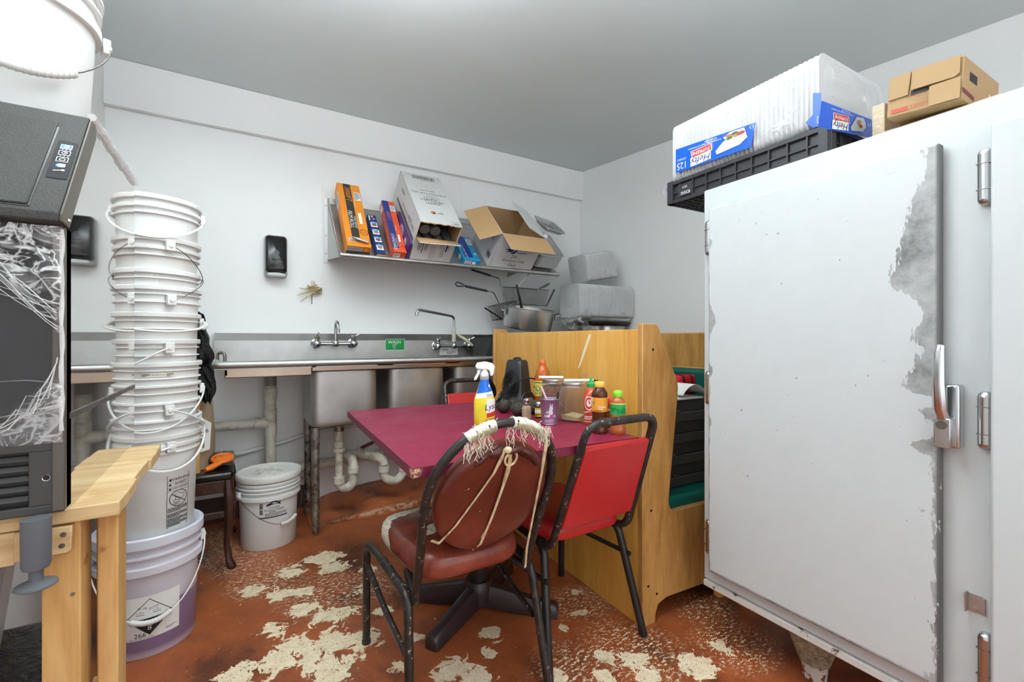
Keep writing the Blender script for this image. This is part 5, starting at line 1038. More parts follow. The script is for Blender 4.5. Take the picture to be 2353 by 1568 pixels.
b = MB(); b.tube([(-0.178*c_ if True else 0, 0, 0) for c_ in ()] or [V((0.172*math.cos(a_)*1.0, -0.222, 0.44)) for a_ in (0, PI)], 0.001, 4)
yb = lambda z: -0.19-0.196*(z-0.36)/0.505                           # recline of the back
def fp(x, z): return V((x, yb(z), z))
hx = 0.186
pts = [V((-hx+0.022, -0.06, 0.372)), V((-hx+0.006, -0.15, 0.350)), V((-hx, -0.195, 0.352)), fp(-hx, 0.40), fp(-hx-0.005, 0.52), fp(-hx-0.012, 0.60)]
R_ = 0.198; zc = 0.668
pts += [fp(-R_*math.cos(q), zc+R_*math.sin(q)) for q in [i*PI/22 for i in range(0, 23)]]
pts += [fp(hx+0.012, 0.60), fp(hx+0.005, 0.52), fp(hx, 0.40), V((hx, -0.195, 0.352)), V((hx-0.006, -0.15, 0.350)), V((hx-0.022, -0.06, 0.372))]
b = MB(); b.tube(pts, 0.0155, 8, sx=0.85, phase=PI/8, up=(0, 1, 0)); b.build('back_frame', m_chb, t, smooth=50)
nrm = V((0, 0.505, 0.196)).normalized(); upv = V((0, -0.196, 0.505)).normalized(); cB = fp(0, 0.652)
FB = frame(cB, (1, 0, 0), upv)
b = MB(FB); prf = [(0, -0.026), (0.5, -0.026), (0.85, -0.024), (0.95, -0.019), (0.99, -0.008), (1.0, 0.0), (0.99, 0.010), (0.95, 0.02), (0.8, 0.026), (0.4, 0.03), (0, 0.031)]
vs = []; N = 64
b.grid(lambda u, v_: (0.176*prf[int(round(v_*10))][0]*math.cos(2*PI*u), 0.186*prf[int(round(v_*10))][0]*math.sin(2*PI*u)*(1.0 if math.sin(2*PI*u) < 0 else 0.94), -prf[int(round(v_*10))][1]), N, 10)
b.build('backrest', m_backb, t, smooth=70)
b = MB(FB); rr = random.Random(8)
b.tube([(-0.085+0.17*i/14, 0.158-0.12*abs(i/14-0.5)**2*1.2+0.004*rr.random(), 0.020+0.006*math.sin(i*1.7)) for i in range(15)], [0.006+0.006*math.sin(PI*i/14)+0.003*rr.random() for i in range(15)], 8)
b.tube([(0.0+0.11*i/10, 0.162-0.10*abs(i/10-0.2)**2+0.004*rr.random(), 0.034+0.006*math.sin(i*1.2)) for i in range(11)], [0.006+0.005*math.sin(PI*i/10) for i in range(11)], 8)
b.build('torn_vinyl_roll', M('dark_brown_vinyl', (84, 34, 28), 0.35, var=(20, 0.2)), t, smooth=60)
for s in (-1, 1):
    fx, rx = 0.222*s, 0.204*s
    b = MB(); b.tube(fillet([(fx, 0.228, 0.0), (fx, 0.224, 0.362), (rx+0.012*s, 0.02, 0.375)], 0.05, 6), 0.0155, 8, sx=0.85, phase=PI/8, up=(0, 1, 0.2)); b.cyl((fx, 0.228, 0), (fx, 0.228, 0.012), 0.0155, n=14); b.build('leg', m_chb, t, smooth=50)
    b = MB(); b.tube(fillet([(rx+0.012*s, 0.02, 0.375), (rx+0.002*s, -0.19, 0.362), (rx+0.012*s, -0.28 if s > 0 else -0.235, 0.0)], 0.05, 6), 0.0155, 8, sx=0.85, phase=PI/8, up=(0, 1, 0.2)); b.build('leg', m_chb, t, smooth=50)
    b = MB(); b.tube([(fx-0.002*s, 0.222, 0.285), (rx+0.014*s, 0.0, 0.235), (rx+0.004*s, -0.205, 0.19)], 0.0095, 8, phase=PI/8); b.build('side_brace', m_chb, t, smooth=50)
    if s < 0:
        b = MB(); 
        for z in (0.24, 0.10): b.cyl((fx-0.002, 0.226, z), (fx-0.002, 0.206, z), 0.004, n=8)
        b.build('rivets', m_steel_dk, t)
m_fluff = M('fraying_white_padding', (232, 228, 216), 0.9, var=(60, 0.12), bump=(150, 0.8)); m_tape = M('old_beige_tape', (176, 162, 128), 0.8, var=(50, 0.3, (1, 1, 0.2)), bump=(120, 0.6))
def wrapseg(q0, q1, r, mat_, nm, seed):
    rnd = random.Random(seed); n = 26; P_ = [fp(-R_*math.cos(q0+(q1-q0)*i/n), zc+R_*math.sin(q0+(q1-q0)*i/n)) for i in range(n+1)]
    b = MB(); b.tube(P_, [r*(0.92+0.16*rnd.random()) for _ in P_], 12, up=(0, 1, 0))
    for i in range(60):
        p = rnd.choice(P_)+V((rnd.uniform(-.01, .01), rnd.uniform(-.012, .012), rnd.uniform(-.006, .012))); d_ = V((rnd.uniform(-1, 1), rnd.uniform(-0.6, 0.2), rnd.uniform(-0.6, 1))).normalized(); l = rnd.uniform(0.006, 0.018)
        b.tube([p, p+d_*l*0.5+V((0.002, 0, 0)), p+d_*l], 0.0008, 4)
    return b.build(nm, mat_, t, smooth=60)
wrapseg(0.98, 1.40, 0.0158, m_fluff, 'padding_wrap', 1); wrapseg(1.66, 2.30, 0.0158, m_fluff, 'padding_wrap', 2)
for q0, q1 in ((1.02, 1.38), (1.72, 2.22)):
    n = 14; P_ = [fp(-(R_-0.004)*math.cos(q0+(q1-q0)*i/n), zc+(R_-0.004)*math.sin(q0+(q1-q0)*i/n))+V((0, -0.004, -0.002)) for i in range(n+1)]; b = MB(); b.tube(P_, 0.0148, 10, up=(0, 1, 0)); b.build('old_tape', m_tape, t, smooth=60)
k = NT('beige_rag_string'); v = k.coord((1, 1, 0.15)); k.set(col=k.ramp(k.noise(v, 90, 3), [(0.35, srgb((186, 160, 118))), (0.6, srgb((232, 212, 174)))]), rough=0.85); k.bump(k.noise(v, 160, 2), 0.5, 0.003); m_string = k.m
def bp(x, y, h=0.028): return FB @ V((x, y, h))
def string(pts, ws, nm='string'):
    b = MB(); rnd = random.Random(len(pts)); 
    for w_ in range(3):
        o_ = (w_-1)*0.0016; b.tube([p+V((o_*(1+0.6*math.sin(i*1.3+w_)), 0, o_*0.5)) for i, p in enumerate(pts)], ws, 6)
    return b.build(nm, m_string, t, smooth=60)
string([bp(-0.008, 0.168, 0.03), bp(-0.014, 0.14, 0.032), bp(-0.028, 0.095, 0.032), bp(-0.07, 0.02, 0.032), bp(-0.115, -0.06, 0.030), bp(-0.150, -0.115, 0.022), bp(-0.165, -0.118, 0.004)], [0.003, 0.0042, 0.0030, 0.0022, 0.0024, 0.0026, 0.002])
string([bp(0.004, 0.168, 0.032), bp(0.014, 0.13, 0.034), bp(0.010, 0.05, 0.034), bp(-0.004, -0.05, 0.033), bp(-0.022, -0.15, 0.028), bp(-0.028, -0.186, 0.008)], [0.003, 0.0046, 0.0034, 0.0030, 0.0030, 0.002])
string([bp(0.01, 0.165, 0.034), bp(0.016, 0.10, 0.036), bp(0.006, 0.02, 0.035), bp(-0.012, -0.09, 0.032), bp(-0.03, -0.18, 0.012)], [0.002, 0.0028, 0.0022, 0.002, 0.0015])
string([fp(0.118, 0.838)+V((0, -0.016, 0)), fp(0.130, 0.80)+V((0, -0.028, 0)), fp(0.136, 0.70)+V((0, -0.034, 0)), fp(0.142, 0.58)+V((0, -0.034, 0)), fp(0.158, 0.44)+V((0, -0.022, 0)), V((0.170, -0.215, 0.36))], [0.003, 0.0048, 0.003, 0.0024, 0.0028, 0.002])
b = MB(); P_ = [bp(0.014+0.018*math.cos(a_), 0.138+0.022*math.sin(a_), 0.036) for a_ in [i*2*PI/16 for i in range(16)]]; b.tube(P_, 0.0035, 7, True); b.ball(bp(0.0, 0.166, 0.034), (0.012, 0.010, 0.010), 12); b.build('string_knot', m_string, t, smooth=60)
b = MB(); rr = random.Random(21)
for cx_, cz_, n in ((-0.10, 0.825, 26), (-0.07, 0.845, 14), (0.125, 0.84, 34), (0.02, 0.85, 12), (0.05, 0.848, 10)):
    for i in range(n):
        p = fp(cx_+rr.uniform(-0.022, 0.022), cz_+rr.uniform(-0.012, 0.006))+V((0, -0.014+rr.uniform(-0.006, 0.006), 0)); l = rr.uniform(0.015, 0.05); d_ = V((rr.uniform(-0.5, 0.5), -0.15, -1)).normalized()
        b.tube([p, p+d_*l*0.4+V((rr.uniform(-.008, .008), 0, 0)), p+d_*l*0.8+V((rr.uniform(-.008, .008), 0, 0)), p+d_*l], 0.0009, 4)
b.build('frayed_threads', M('frayed_threads', (226, 218, 200), 0.9, var=(60, 0.15)), t, smooth=60)['kind'] = 'stuff'

# red square-backed chairs
def red_chair(label, loc, rz):
    t = thing('red_chair', label, 'chair', loc, rz, None)
    superseat(0.170, 0.185, -0.20, 0.22, 0.400, 0.462, 6.0, 0.010).build('seat', m_red_v, t, smooth=70)
    yb = lambda z: -0.205-0.155*(z-0.40)/0.43
    hx, tx = 0.176, 0.150
    pts = [V((-hx+0.02, -0.06, 0.405)), V((-hx, -0.20, 0.388)), V((-tx, yb(0.83), 0.83)), V((tx, yb(0.83), 0.83)), V((hx, -0.20, 0.388)), V((hx-0.02, -0.06, 0.405))]
    b = MB(); b.tube(fillet(pts, 0.055, 8), 0.0155, 8, sx=0.85, phase=PI/8, up=(0, 1, 0)); b.build('back_frame', m_chb, t, smooth=50)
    def wx(z): return hx+(tx-hx)*(z-0.388)/(0.442)-0.012
    z0, z1 = 0.470, 0.752
    n_ = V((0, -0.43, -0.155)).normalized(); m = MB(); P_ = []
    poly = [(-wx(z0), z0), (wx(z0), z0), (wx(z1), z1), (-wx(z1), z1)]
    vs = [V((x, yb(z), z))+n_*h for h in (-0.012, 0.013) for x, z in poly]; m.add(vs, [(0, 1, 2, 3), (4, 5, 6, 7), (0, 1, 5, 4), (1, 2, 6, 5), (2, 3, 7, 6), (3, 0, 4, 7)]); m.build('backrest', m_red_v, t, bevel=0.006, seg=3)
    for s in (-1, 1):
        q = MB(); 
        for z in (0.56, 0.70): p = V((s*(wx(z)+0.013), yb(z), z)); q.cyl(p+n_*0.008, p+n_*0.0145, 0.0045, n=10)
        q.build('frame_screws', m_steel_dk, t)
        fx = 0.226*s
        b = MB(); b.tube(fillet([(fx, 0.25, 0.0), (0.190*s, 0.20, 0.395), (0.165*s, 0.0, 0.400)], 0.05, 6), 0.0145, 8, phase=PI/8, up=(0, 1, 0.2)); b.build('leg', m_blackm, t, smooth=50)
        b = MB(); b.tube(fillet([(0.165*s, 0.0, 0.398), (0.172*s, -0.16, 0.392), (0.216*s, -0.25, 0.0)], 0.04, 6), 0.0145, 8, phase=PI/8, up=(0, 1, 0.2)); b.build('leg', m_blackm, t, smooth=50)
        b = MB(); b.tube([(0.198*s, 0.222, 0.27), (0.19*s, -0.205, 0.29)], 0.009, 8); b.build('side_brace', m_blackm, t)
    b = MB(); b.tube([(-0.168, -0.12, 0.385), (0.168, -0.12, 0.385)], 0.010, 8); b.build('cross_bar', m_blackm, t)
    return t
rc = red_chair('red vinyl chair with square back, beside the wood booth at the table front', (1.058, 1.428, 0), math.radians(1))
dup(rc, (1.235, 2.27, 0), math.radians(178), 'red vinyl chair behind the table, only its black top bar and red pad showing')

# ------------------------------------------------------------------ booth
BA = -math.radians(2.3); bo = thing('booth_bench', 'varnished plywood booth bench with cut-out side wing beside the table', 'booth', (1.308, 1.241, 0), BA)
MB().box(0, 0.022, 0.0, 1.195, 0.0, 1.128).build('back_panel', m_oak, bo, bevel=0.002)
wing = [(0.0, 0.0), (0.068, 0.0), (0.070, 0.035), (0.085, 0.068), (0.13, 0.082), (0.46, 0.078), (0.46, 0.41), (0.175, 0.412), (0.155, 0.42), (0.143, 0.44), (0.142, 0.47), (0.188, 0.84), (0.193, 0.90), (0.187, 0.93), (0.120, 1.06), (0.092, 1.125), (0.082, 1.142), (0.066, 1.149), (0.0, 1.150)]
FW = frame((0.0, 0.0, 0), (1, 0, 0), (0, 0, 1))
MB(FW).prism(wing, -0.0015, 0.026).build('side_wing', m_oak_end, bo, bevel=0.003)
MB(FW).prism([(0.0, 0.0)]+wing[1:5]+[(0.46, 0.078), (0.46, 0.41), (0.30, 0.412), (0.12, 0.9), (0.085, 1.14), (0.066, 1.152), (-0.012, 1.152), (-0.012, 0)], -1.222, -1.197).build('side_wing', m_oak_end, bo, bevel=0.004)
q = MB(FW)
for x, z in ((0.055, 1.05), (0.05, 0.735), (0.045, 0.435), (0.03, 0.15), (0.075, 0.11)): q.cyl((x, z, 0.0255), (x, z, 0.0268), 0.005, n=12)
q.build('screw_holes', m_blkgloss, bo)
m_green = M('green_vinyl', (0, 92, 82), 0.33, var=(10, 0.05), bump=(220, 0.1))
MB().box(0.024, 0.44, 0.03, 1.19, 0.30, 0.355).build('seat_box', m_oak, bo)
m = MB(); m.box(0.025, 0.455, 0.002, 1.19, 0.357, 0.452); m.build('seat_cushion', m_green, bo, bevel=0.02, seg=3)
m = MB(); m.box(0.023, 0.075, 0.002, 1.19, 0.47, 0.90); m.build('back_cushion', m_green, bo, bevel=0.02, seg=3)
q = MB(frame((0.0, 0.40, 0), (0, -1, 0), (0, 0, 1))); fn = lambda x, y: V((-0.0008, 0.375-x, y)); k = MB(); k.poly([(0.0, 0.955), (0.020, 0.966), (0.098, 1.108), (0.082, 1.114), (0.045, 1.045)], fn, 0); k.build('tape_strip', M('white_tape', (238, 226, 190), 0.6), bo, recalc=False, smooth=0)
b2 = thing('booth_bench', 'second booth bench with green back, seen past the cut-out wing, facing the first', 'booth', (1.98, 1.30, 0), BA)
MB().box(0.0, 0.03, -0.15, 1.25, 0.0, 1.125).build('back_panel', m_oak, b2, bevel=0.002)
MB().box(-0.06, -0.001, -0.13, 1.2, 0.46, 0.945).build('back_cushion', m_green, b2, bevel=0.02, seg=3)
MB().box(-0.001, 0.0, -0.14, 1.24, 0.95, 1.12).build('top_rail', m_oak_end, b2)
MB().box(-0.24, -0.001, -0.12, 1.2, 0.36, 0.45).build('seat_cushion', m_green, b2, bevel=0.02, seg=3)
MB().box(-0.235, -0.205, -0.12, -0.09, 0.0, 0.36).build('leg', m_oak, b2)
m_tray = M('charcoal_tray', (70, 66, 62), 0.4, var=(12, 0.1)); LT = ['lowest', 'second from the bottom', 'third from the bottom', 'top']
for i in range(4):
    z = 0.4545+i*0.0925
    t = thing('tray', 'charcoal metal tray on the booth seat, %s of the stack' % LT[i], 'tray', (1.545, 1.32, z), BA, 'stacked charcoal trays')
    MB().box(-0.14, 0.36, -0.008, 0.30, 0.0, 0.040).build('lip', m_tray, t, bevel=0.003); MB().box(-0.135, 0.355, 0.008, 0.29, 0.041, 0.0915).build('body', m_tray, t, bevel=0.003)
    q = MB(); rr = random.Random(i)
    for j in range(4): x = -0.08+0.05*j+rr.uniform(-0.02, 0.02); y = -0.001; q.tube([(x, y, 0.046), (x+0.012, y-0.004, 0.050), (x+0.030, y-0.003, 0.043)], 0.0022, 6); q.ball((x+0.02, y, 0.046), (0.006, 0.003, 0.003), 8)
    if i != 2: q.build('clips', m_chrome, t)
p = MB(); p.box(-0.13, 0.25, 0.0, 0.12, 0.0, 0.006); p.box(-0.10, 0.10, 0.01, 0.11, 0.0065, 0.016); o = p.build('paper_pile', m_paper); o.matrix_world = rotz(BA, (1.545, 1.32, 0.8255)); tag(o, 'pale paper sheets lying on the top charcoal tray in the booth', 'papers')
q = MB(); q.grid(lambda u, v_: (0.12+0.16*u, 0.0+0.10*v_, 0.017+0.045*math.sin(PI*u)**0.8), 16, 4); o = q.build('paper_roll', m_paper, solid=0.0015); o.matrix_world = rotz(BA, (1.545, 1.32, 0.8265)); tag(o, 'curled white paper on top of the trays in the booth', 'paper')
k = NT('red_black_plaid'); v = k.coord(); sx_ = k.n('ShaderNodeSeparateXYZ', {0: v}); w1 = k.step(k.math('SINE', k.math('MULTIPLY', sx_.outputs[0], 95)), 0.72, 0.8); w2 = k.step(k.math('SINE', k.math('MULTIPLY', sx_.outputs[2], 80)), 0.8, 0.88)
k.set(col=k.mix(k.math('MULTIPLY', k.math('MAXIMUM', w1, w2), k.step(k.noise(v, 60, 3), 0.36, 0.44)), srgb((216, 22, 40)), srgb((36, 10, 14))), rough=0.8)
m = superseat(0.09, 0.09, -0.06, 0.06, 0.0, 0.085, 4, 0.01); o = m.build('red_bag', k.m, smooth=70); o.matrix_world = rotz(0.1, (1.872, 1.50, 0.8265)); tag(o, 'red and black checked cloth bag on the trays in the booth', 'bag')
# ------------------------------------------------------------------ things on the table
def onpix(px, py, F, h=0.0):
    """where the line of sight through a photograph pixel meets the plane z=h of frame F, in that frame's x, y"""
    s, c = math.sin(math.radians(31.1)), math.cos(math.radians(31.1)); l = (px-1176.5)/1046.0
    r = V((s+l*c, c-l*s, -(py-780)/1046.0)); o = F @ V((0, 0, h)); n = (F.to_3x3() @ V((0, 0, 1)))
    p = V((0, 0, 1.09)); q = p+r*((o-p).dot(n)/r.dot(n)); w = F.inverted() @ q; return (w.x, w.y)
def tow(x, y):                                                      # angle facing the camera from (x, y)
    return math.atan2(-y, -x)
def glassmat(name, col, fac, rough=0.06):
    k = NT(name); t = k.n('ShaderNodeBsdfTransparent', {0: srgb(col)}); k.set(col=srgb(col), rough=rough, spec=0.7)
    lw = k.n('ShaderNodeLayerWeight', {0: 0.35}).outputs[1]
    mx = k.n('ShaderNodeMixShader', {0: k.math('ADD', fac, k.math('MULTIPLY', lw, 0.22)), 1: t.outputs[0], 2: k.b.outputs[0]}); k.t.links.new(mx.outputs[0], k.out.inputs[0]); return k.m
m_glass = glassmat('jar_glass', (238, 232, 224), 0.06)
def put(px, py, nm, label, cat, r=0.0, group=None):
    p = at(px, py, Z=TZ); d = V((p.x, p.y, 0)).normalized(); p = p+d*r
    return thing(nm, label, cat, (p.x, p.y, TZ), 0, group), p
def cylmap(az, rad, oval=(1, 1)):
    def fn(x, y, h=0.0005):
        rr_ = (rad(y) if callable(rad) else rad); a_ = az+x/rr_; return V(((rr_+h)*oval[0]*math.cos(a_), (rr_+h)*oval[1]*math.sin(a_), y))
    return fn
def lerp_prof(pr):
    def f(z):
        for (r0, z0), (r1, z1) in zip(pr, pr[1:]):
            if z0 <= z <= z1 and z1 > z0: return r0+(r1-r0)*(z-z0)/(z1-z0)
        return pr[-1][0]
    return f
# spray cleaner
t, p = put(1113, 988, 'spray_bottle', 'yellow spray cleaner bottle with white trigger on the table', 'spray bottle', 0.025)
SA_ = tow(p.x, p.y)+0.15; FRB = rotz(SA_+PI/2)                       # local x = across the label, y = away from the camera... front is -y
pr = [(0.0, 0.0), (0.034, 0.0), (0.0385, 0.006), (0.0395, 0.05), (0.0395, 0.098), (0.0375, 0.112), (0.031, 0.132), (0.0245, 0.150), (0.0185, 0.170), (0.0155, 0.184), (0.0145, 0.190)]
SCY = Matrix.Diagonal((1.0, 0.72, 1.0, 1.0)); FO = FRB @ SCY
m_yel = M('lemon_yellow_plastic', (240, 218, 52), 0.25, var=(4, 0.02)); MB(FO).lathe(pr, 40).build('body', m_yel, t, smooth=60)
MB(FO).lathe([(0.0155, 0.182), (0.0175, 0.186), (0.0165, 0.2), (0.0145, 0.206), (0.0, 0.206)], 24).build('neck', M('clear_grey_neck', (198, 198, 196), 0.2), t)
rad = lerp_prof(pr); cm = cylmap(-PI/2, rad); g_ = lambda x, y, h=0.0005: FO @ cm(x, y, h)
def bandmesh(cmf, az0, az1, z0, z1, rad, n=20, m=6, mi=0, b=None, h=0.0004, zf=None):
    b = b or MB()
    b.grid(lambda u, v_: cmf((az0+(az1-az0)*u)*rad(z0+(z1-z0)*v_), z0+(z1-z0)*v_+(zf(u, v_) if zf else 0), h), n, m, mi); return b
b = bandmesh(g_, -1.3, 1.3, 0.130, 0.183, rad, 24, 8, 0); bandmesh(g_, -1.3, 1.3, 0.118, 0.136, rad, 24, 4, 1, b, 0.0007, lambda u, v_: 0.01*(u-0.5))
bandmesh(g_, 0.10, 1.35, 0.060, 0.112, rad, 12, 6, 1, b, 0.0006); bandmesh(g_, 0.10, 1.35, 0.044, 0.060, rad, 12, 3, 3, b, 0.0008, lambda u, v_: 0.008*u)
b.disc(-0.005, 0.030, 0.017, lambda x, y: g_(x, y, 0.0007), 4, ry=0.016); b.disc(0.012, 0.022, 0.013, lambda x, y: g_(x, y, 0.001), 5, ry=0.012); b.poly([(0.012, 0.012), (0.03, 0.022), (0.02, 0.008)], lambda x, y: g_(x, y, 0.0013), 6)
b.ring(-0.004, 0.055, 0.03, 0.004, lambda x, y: g_(x, y, 0.0005), 7, 24, 0.034)
b.text('Lysol', 0.026, 0.084, 0.030, lambda x, y: g_(x, y, 0.0014), 2, rot=0.14, shear=0.25); b.text('ALL PURPOSE', 0.024, 0.038, 0.0075, lambda x, y: g_(x, y, 0.0012), 2, rot=0.1); b.smalltext(0.01, 0.024, 0.034, 0.033, 2, lambda x, y: g_(x, y, 0.0012), 2); b.smalltext(0.004, 0.12, 0.034, 0.13, 2, lambda x, y: g_(x, y, 0.0012), 0); b.disc(0.018, 0.160, 0.005, lambda x, y: g_(x, y, 0.001), 1); b.rect(0.006, 0.146, 0.03, 0.151, lambda x, y: g_(x, y, 0.001), 1)
b.build('bottle_label', [M('bright_blue_label', (20, 104, 214), 0.3), M('gloss_white_label', (244, 244, 242), 0.3), M('navy_script', (30, 40, 104), 0.4), M('red_ribbon_print', (214, 60, 40), 0.4), M('lemon_print', (250, 206, 70), 0.4), M('lemon_print_dark', (240, 180, 50), 0.4), M('leaf_print', (90, 160, 50), 0.4), M('lime_ring_print', (206, 226, 90), 0.4)], t, recalc=False, smooth=60)
b = MB(FRB); fr_side = FRB @ frame((0, 0.013, 0), (1, 0, 0), (0, 0, 1))
b.prism([(-0.030, 0.222), (-0.034, 0.232), (-0.026, 0.246), (0.004, 0.250), (0.030, 0.243), (0.038, 0.230), (0.034, 0.205), (0.030, 0.196), (0.022, 0.196), (0.018, 0.214), (0.010, 0.220), (-0.012, 0.220), (-0.016, 0.222)], 0.0, 0.026, fr=fr_side)
b.lathe([(0.0, 0.19), (0.0165, 0.192), (0.0165, 0.207), (0.012, 0.212), (0.012, 0.224)], 20); tr_ = b.build('trigger_head', m_white, t, bevel=0.004, seg=3)
b = MB(); b.prism([(-0.026, 0.222), (-0.012, 0.222), (-0.018, 0.205), (-0.030, 0.182), (-0.040, 0.180), (-0.037, 0.190), (-0.028, 0.206)], 0.004, 0.022, fr=fr_side); b.build('trigger_lever', m_white, t, bevel=0.003)
# fan heater
t, p = put(1187, 941, 'fan_heater', 'black upright fan heater with its cord looped round, at the far end of the table', 'heater', 0.07)
HF = frame((0, 0, 0), (0.40, -0.917, 0), (0, 0, 1))                  # x across the front, y up, z out of the front (towards the camera's left)
secs = [(0.0, 0.078, 0.075), (0.008, 0.080, 0.077), (0.03, 0.070, 0.066), (0.07, 0.062, 0.055), (0.13, 0.056, 0.048), (0.19, 0.050, 0.041), (0.222, 0.046, 0.036), (0.232, 0.040, 0.030), (0.234, 0.0, 0.0)]
def hsec(u, v_):
    z, hw_, hd_ = secs[int(round(v_*(len(secs)-1)))]; a_ = 2*PI*u; n = 5; return (math.copysign(abs(math.cos(a_))**(2/n), math.cos(a_))*hw_, z, math.copysign(abs(math.sin(a_))**(2/n), math.sin(a_))*hd_-0.10*max(0, z-0.03)*0.25)
m_heat = M('satin_black_plastic', (44, 44, 46), 0.34, var=(10, 0.1)); MB(HF).grid(hsec, 64, len(secs)-1).build('housing', m_heat, t, smooth=55)
tiltm = HF @ Matrix.Translation((0, 0.112, 0.049)) @ Matrix.Rotation(-0.16, 4, 'X'); b = MB(tiltm)
for r in [0.014+0.0062*i for i in range(7)]: b.lathe([(r, 0), (r+0.0017, 0.003), (r+0.0034, 0)], 40, fr=tiltm @ Matrix.Diagonal((0.95, 1.35, 1, 1)))
b.build('grille_rings', m_black, t); b = MB(tiltm); b.disc(0, 0, 0.056, lambda x, y: tiltm @ V((x*0.95, y*1.3, 0.0006))); b.disc(0, 0, 0.012, lambda x, y: tiltm @ V((x, y, 0.004))); b.build('grille_plate', m_blkgloss, t, recalc=False); b = MB(); b.smalltext(-0.009, -0.003, 0.009, 0.004, 1, lambda x, y: tiltm @ V((x, y, 0.0046)), 0, 0.9); b.build('maker_badge', m_chrome, t, recalc=False)
for s in (-1, 1):
    b = MB(HF); b.prism([(-0.088, 0.0), (0.088, 0.0), (0.08, 0.012), (0.050, 0.062), (0.03, 0.078), (-0.03, 0.078), (-0.05, 0.062), (-0.08, 0.012)], 0.060 if s > 0 else 0.062, 0.070 if s > 0 else 0.074, fr=HF @ frame((0, 0, 0), (0, 0, -1 if s > 0 else 1), (0, 1, 0)) @ Matrix.Translation((0, 0, 0))); b.build('foot', m_heat, t, bevel=0.003)
kf = HF @ frame((0.0, 0.234, -0.006), (1, 0, 0), (0, 0, -1)); b = MB(); b.lathe([(0, -0.006), (0.022, -0.006), (0.020, 0.006), (0.012, 0.011), (0, 0.012)], 24, fr=kf); b.build('knob', m_black, t)
b = MB(HF); cp_ = [(-0.072, 0.03, 0.07), (-0.045, 0.045, 0.085), (-0.01, 0.085, 0.072), (0.035, 0.135, 0.05), (0.075, 0.148, 0.01), (0.088, 0.140, -0.035), (0.088, 0.115, -0.05), (0.082, 0.10, -0.03)]
b.tube(fillet(cp_, 0.03, 6), 0.0038, 8); b.build('cord', m_black, t)
sf = HF @ frame((0.0748, 0.030, 0.0), (0, 0, -1), (0, 1, 0.0)); b = MB(); b.smalltext(-0.03, 0.0, 0.03, 0.022, 5, lambda x, y: sf @ V((x, y, 0.0015)), 0); b.build('warning_print', m_inkw, t, recalc=False)
# avocados
k = NT('avocado_skin'); v = k.coord(); vo = k.n('ShaderNodeTexVoronoi', {'Vector': v, 'Scale': 190.0}).outputs[0]; k.set(col=k.mix(k.noise(v, 40, 4), srgb((34, 34, 26)), srgb((72, 66, 50))), rough=0.33); k.bump(vo, 0.9, 0.004); m_avo = k.m
AV = [(1158, 951, 'foremost left one of the avocado pile, beside the spray bottle', 0.031, 0.2), (1181, 943, 'avocado at the back of the pile, right under the heater grille', 0.029, 1.2), (1193, 961, 'large front avocado resting against the pepper shaker', 0.033, 2.0), (1207, 947, 'avocado peeking out behind the pepper shaker lid', 0.030, 0.8), (1227, 955, 'rightmost avocado, between pepper shaker and purple tin', 0.033, 2.8)]
for x_, y_, lb, r, ro in AV:
    p = at(x_, y_, Z=TZ); d_ = V((p.x, p.y, 0)).normalized()*r*0.8; b = MB(Matrix.Rotation(ro, 4, 'Z') @ Matrix.Rotation(1.25, 4, 'Y'))
    b.lathe([(0.0, -1.0*r), (0.45*r, -0.92*r), (0.80*r, -0.62*r), (0.98*r, -0.15*r), (0.97*r, 0.25*r), (0.82*r, 0.65*r), (0.6*r, 0.98*r), (0.38*r, 1.22*r), (0.15*r, 1.34*r), (0, 1.36*r)], 28)
    o = b.build('avocado', m_avo, smooth=80); o.location = (p.x+d_.x, p.y+d_.y, TZ+r*0.985); MATF[o.name] = Matrix.Translation(o.location); tag(o, lb, 'avocado', 'avocados on the table')
    q = MB(Matrix.Rotation(ro, 4, 'Z') @ Matrix.Rotation(1.25, 4, 'Y')); q.cyl((0, 0, 1.33*r), (0, 0, 1.42*r), 0.1*r, n=10); q.build('stem', M('avocado_stem', (92, 70, 44), 0.8), o)
# pepper shaker
t, p = put(1210, 967, 'pepper_shaker', 'glass pepper shaker of pale powder with metal cap, in front of the avocados', 'shaker', 0.02)
az = tow(p.x, p.y); F8 = rotz(az+0.0)
b = MB(F8); b.lathe([(0, 0.0), (0.019, 0.0), (0.0215, 0.003), (0.0215, 0.006), (0.0205, 0.01), (0.0205, 0.045), (0.0185, 0.055), (0.0125, 0.064), (0.012, 0.068)], 8); b.build('glass', m_glass, t, smooth=0)
MB(F8).lathe([(0, 0.005), (0.0192, 0.006), (0.0192, 0.044), (0.0172, 0.054), (0.012, 0.058), (0, 0.058)], 8).build('powder', M('pale_powder', (196, 176, 150), 0.8, var=(30, 0.08)), t, smooth=0)
MB().lathe([(0.0135, 0.064), (0.0145, 0.066), (0.0145, 0.069), (0.0135, 0.070), (0.0135, 0.074), (0.0142, 0.075), (0.0142, 0.083), (0.012, 0.088), (0.006, 0.0905), (0, 0.091)], 24).build('cap', m_chrome, t)
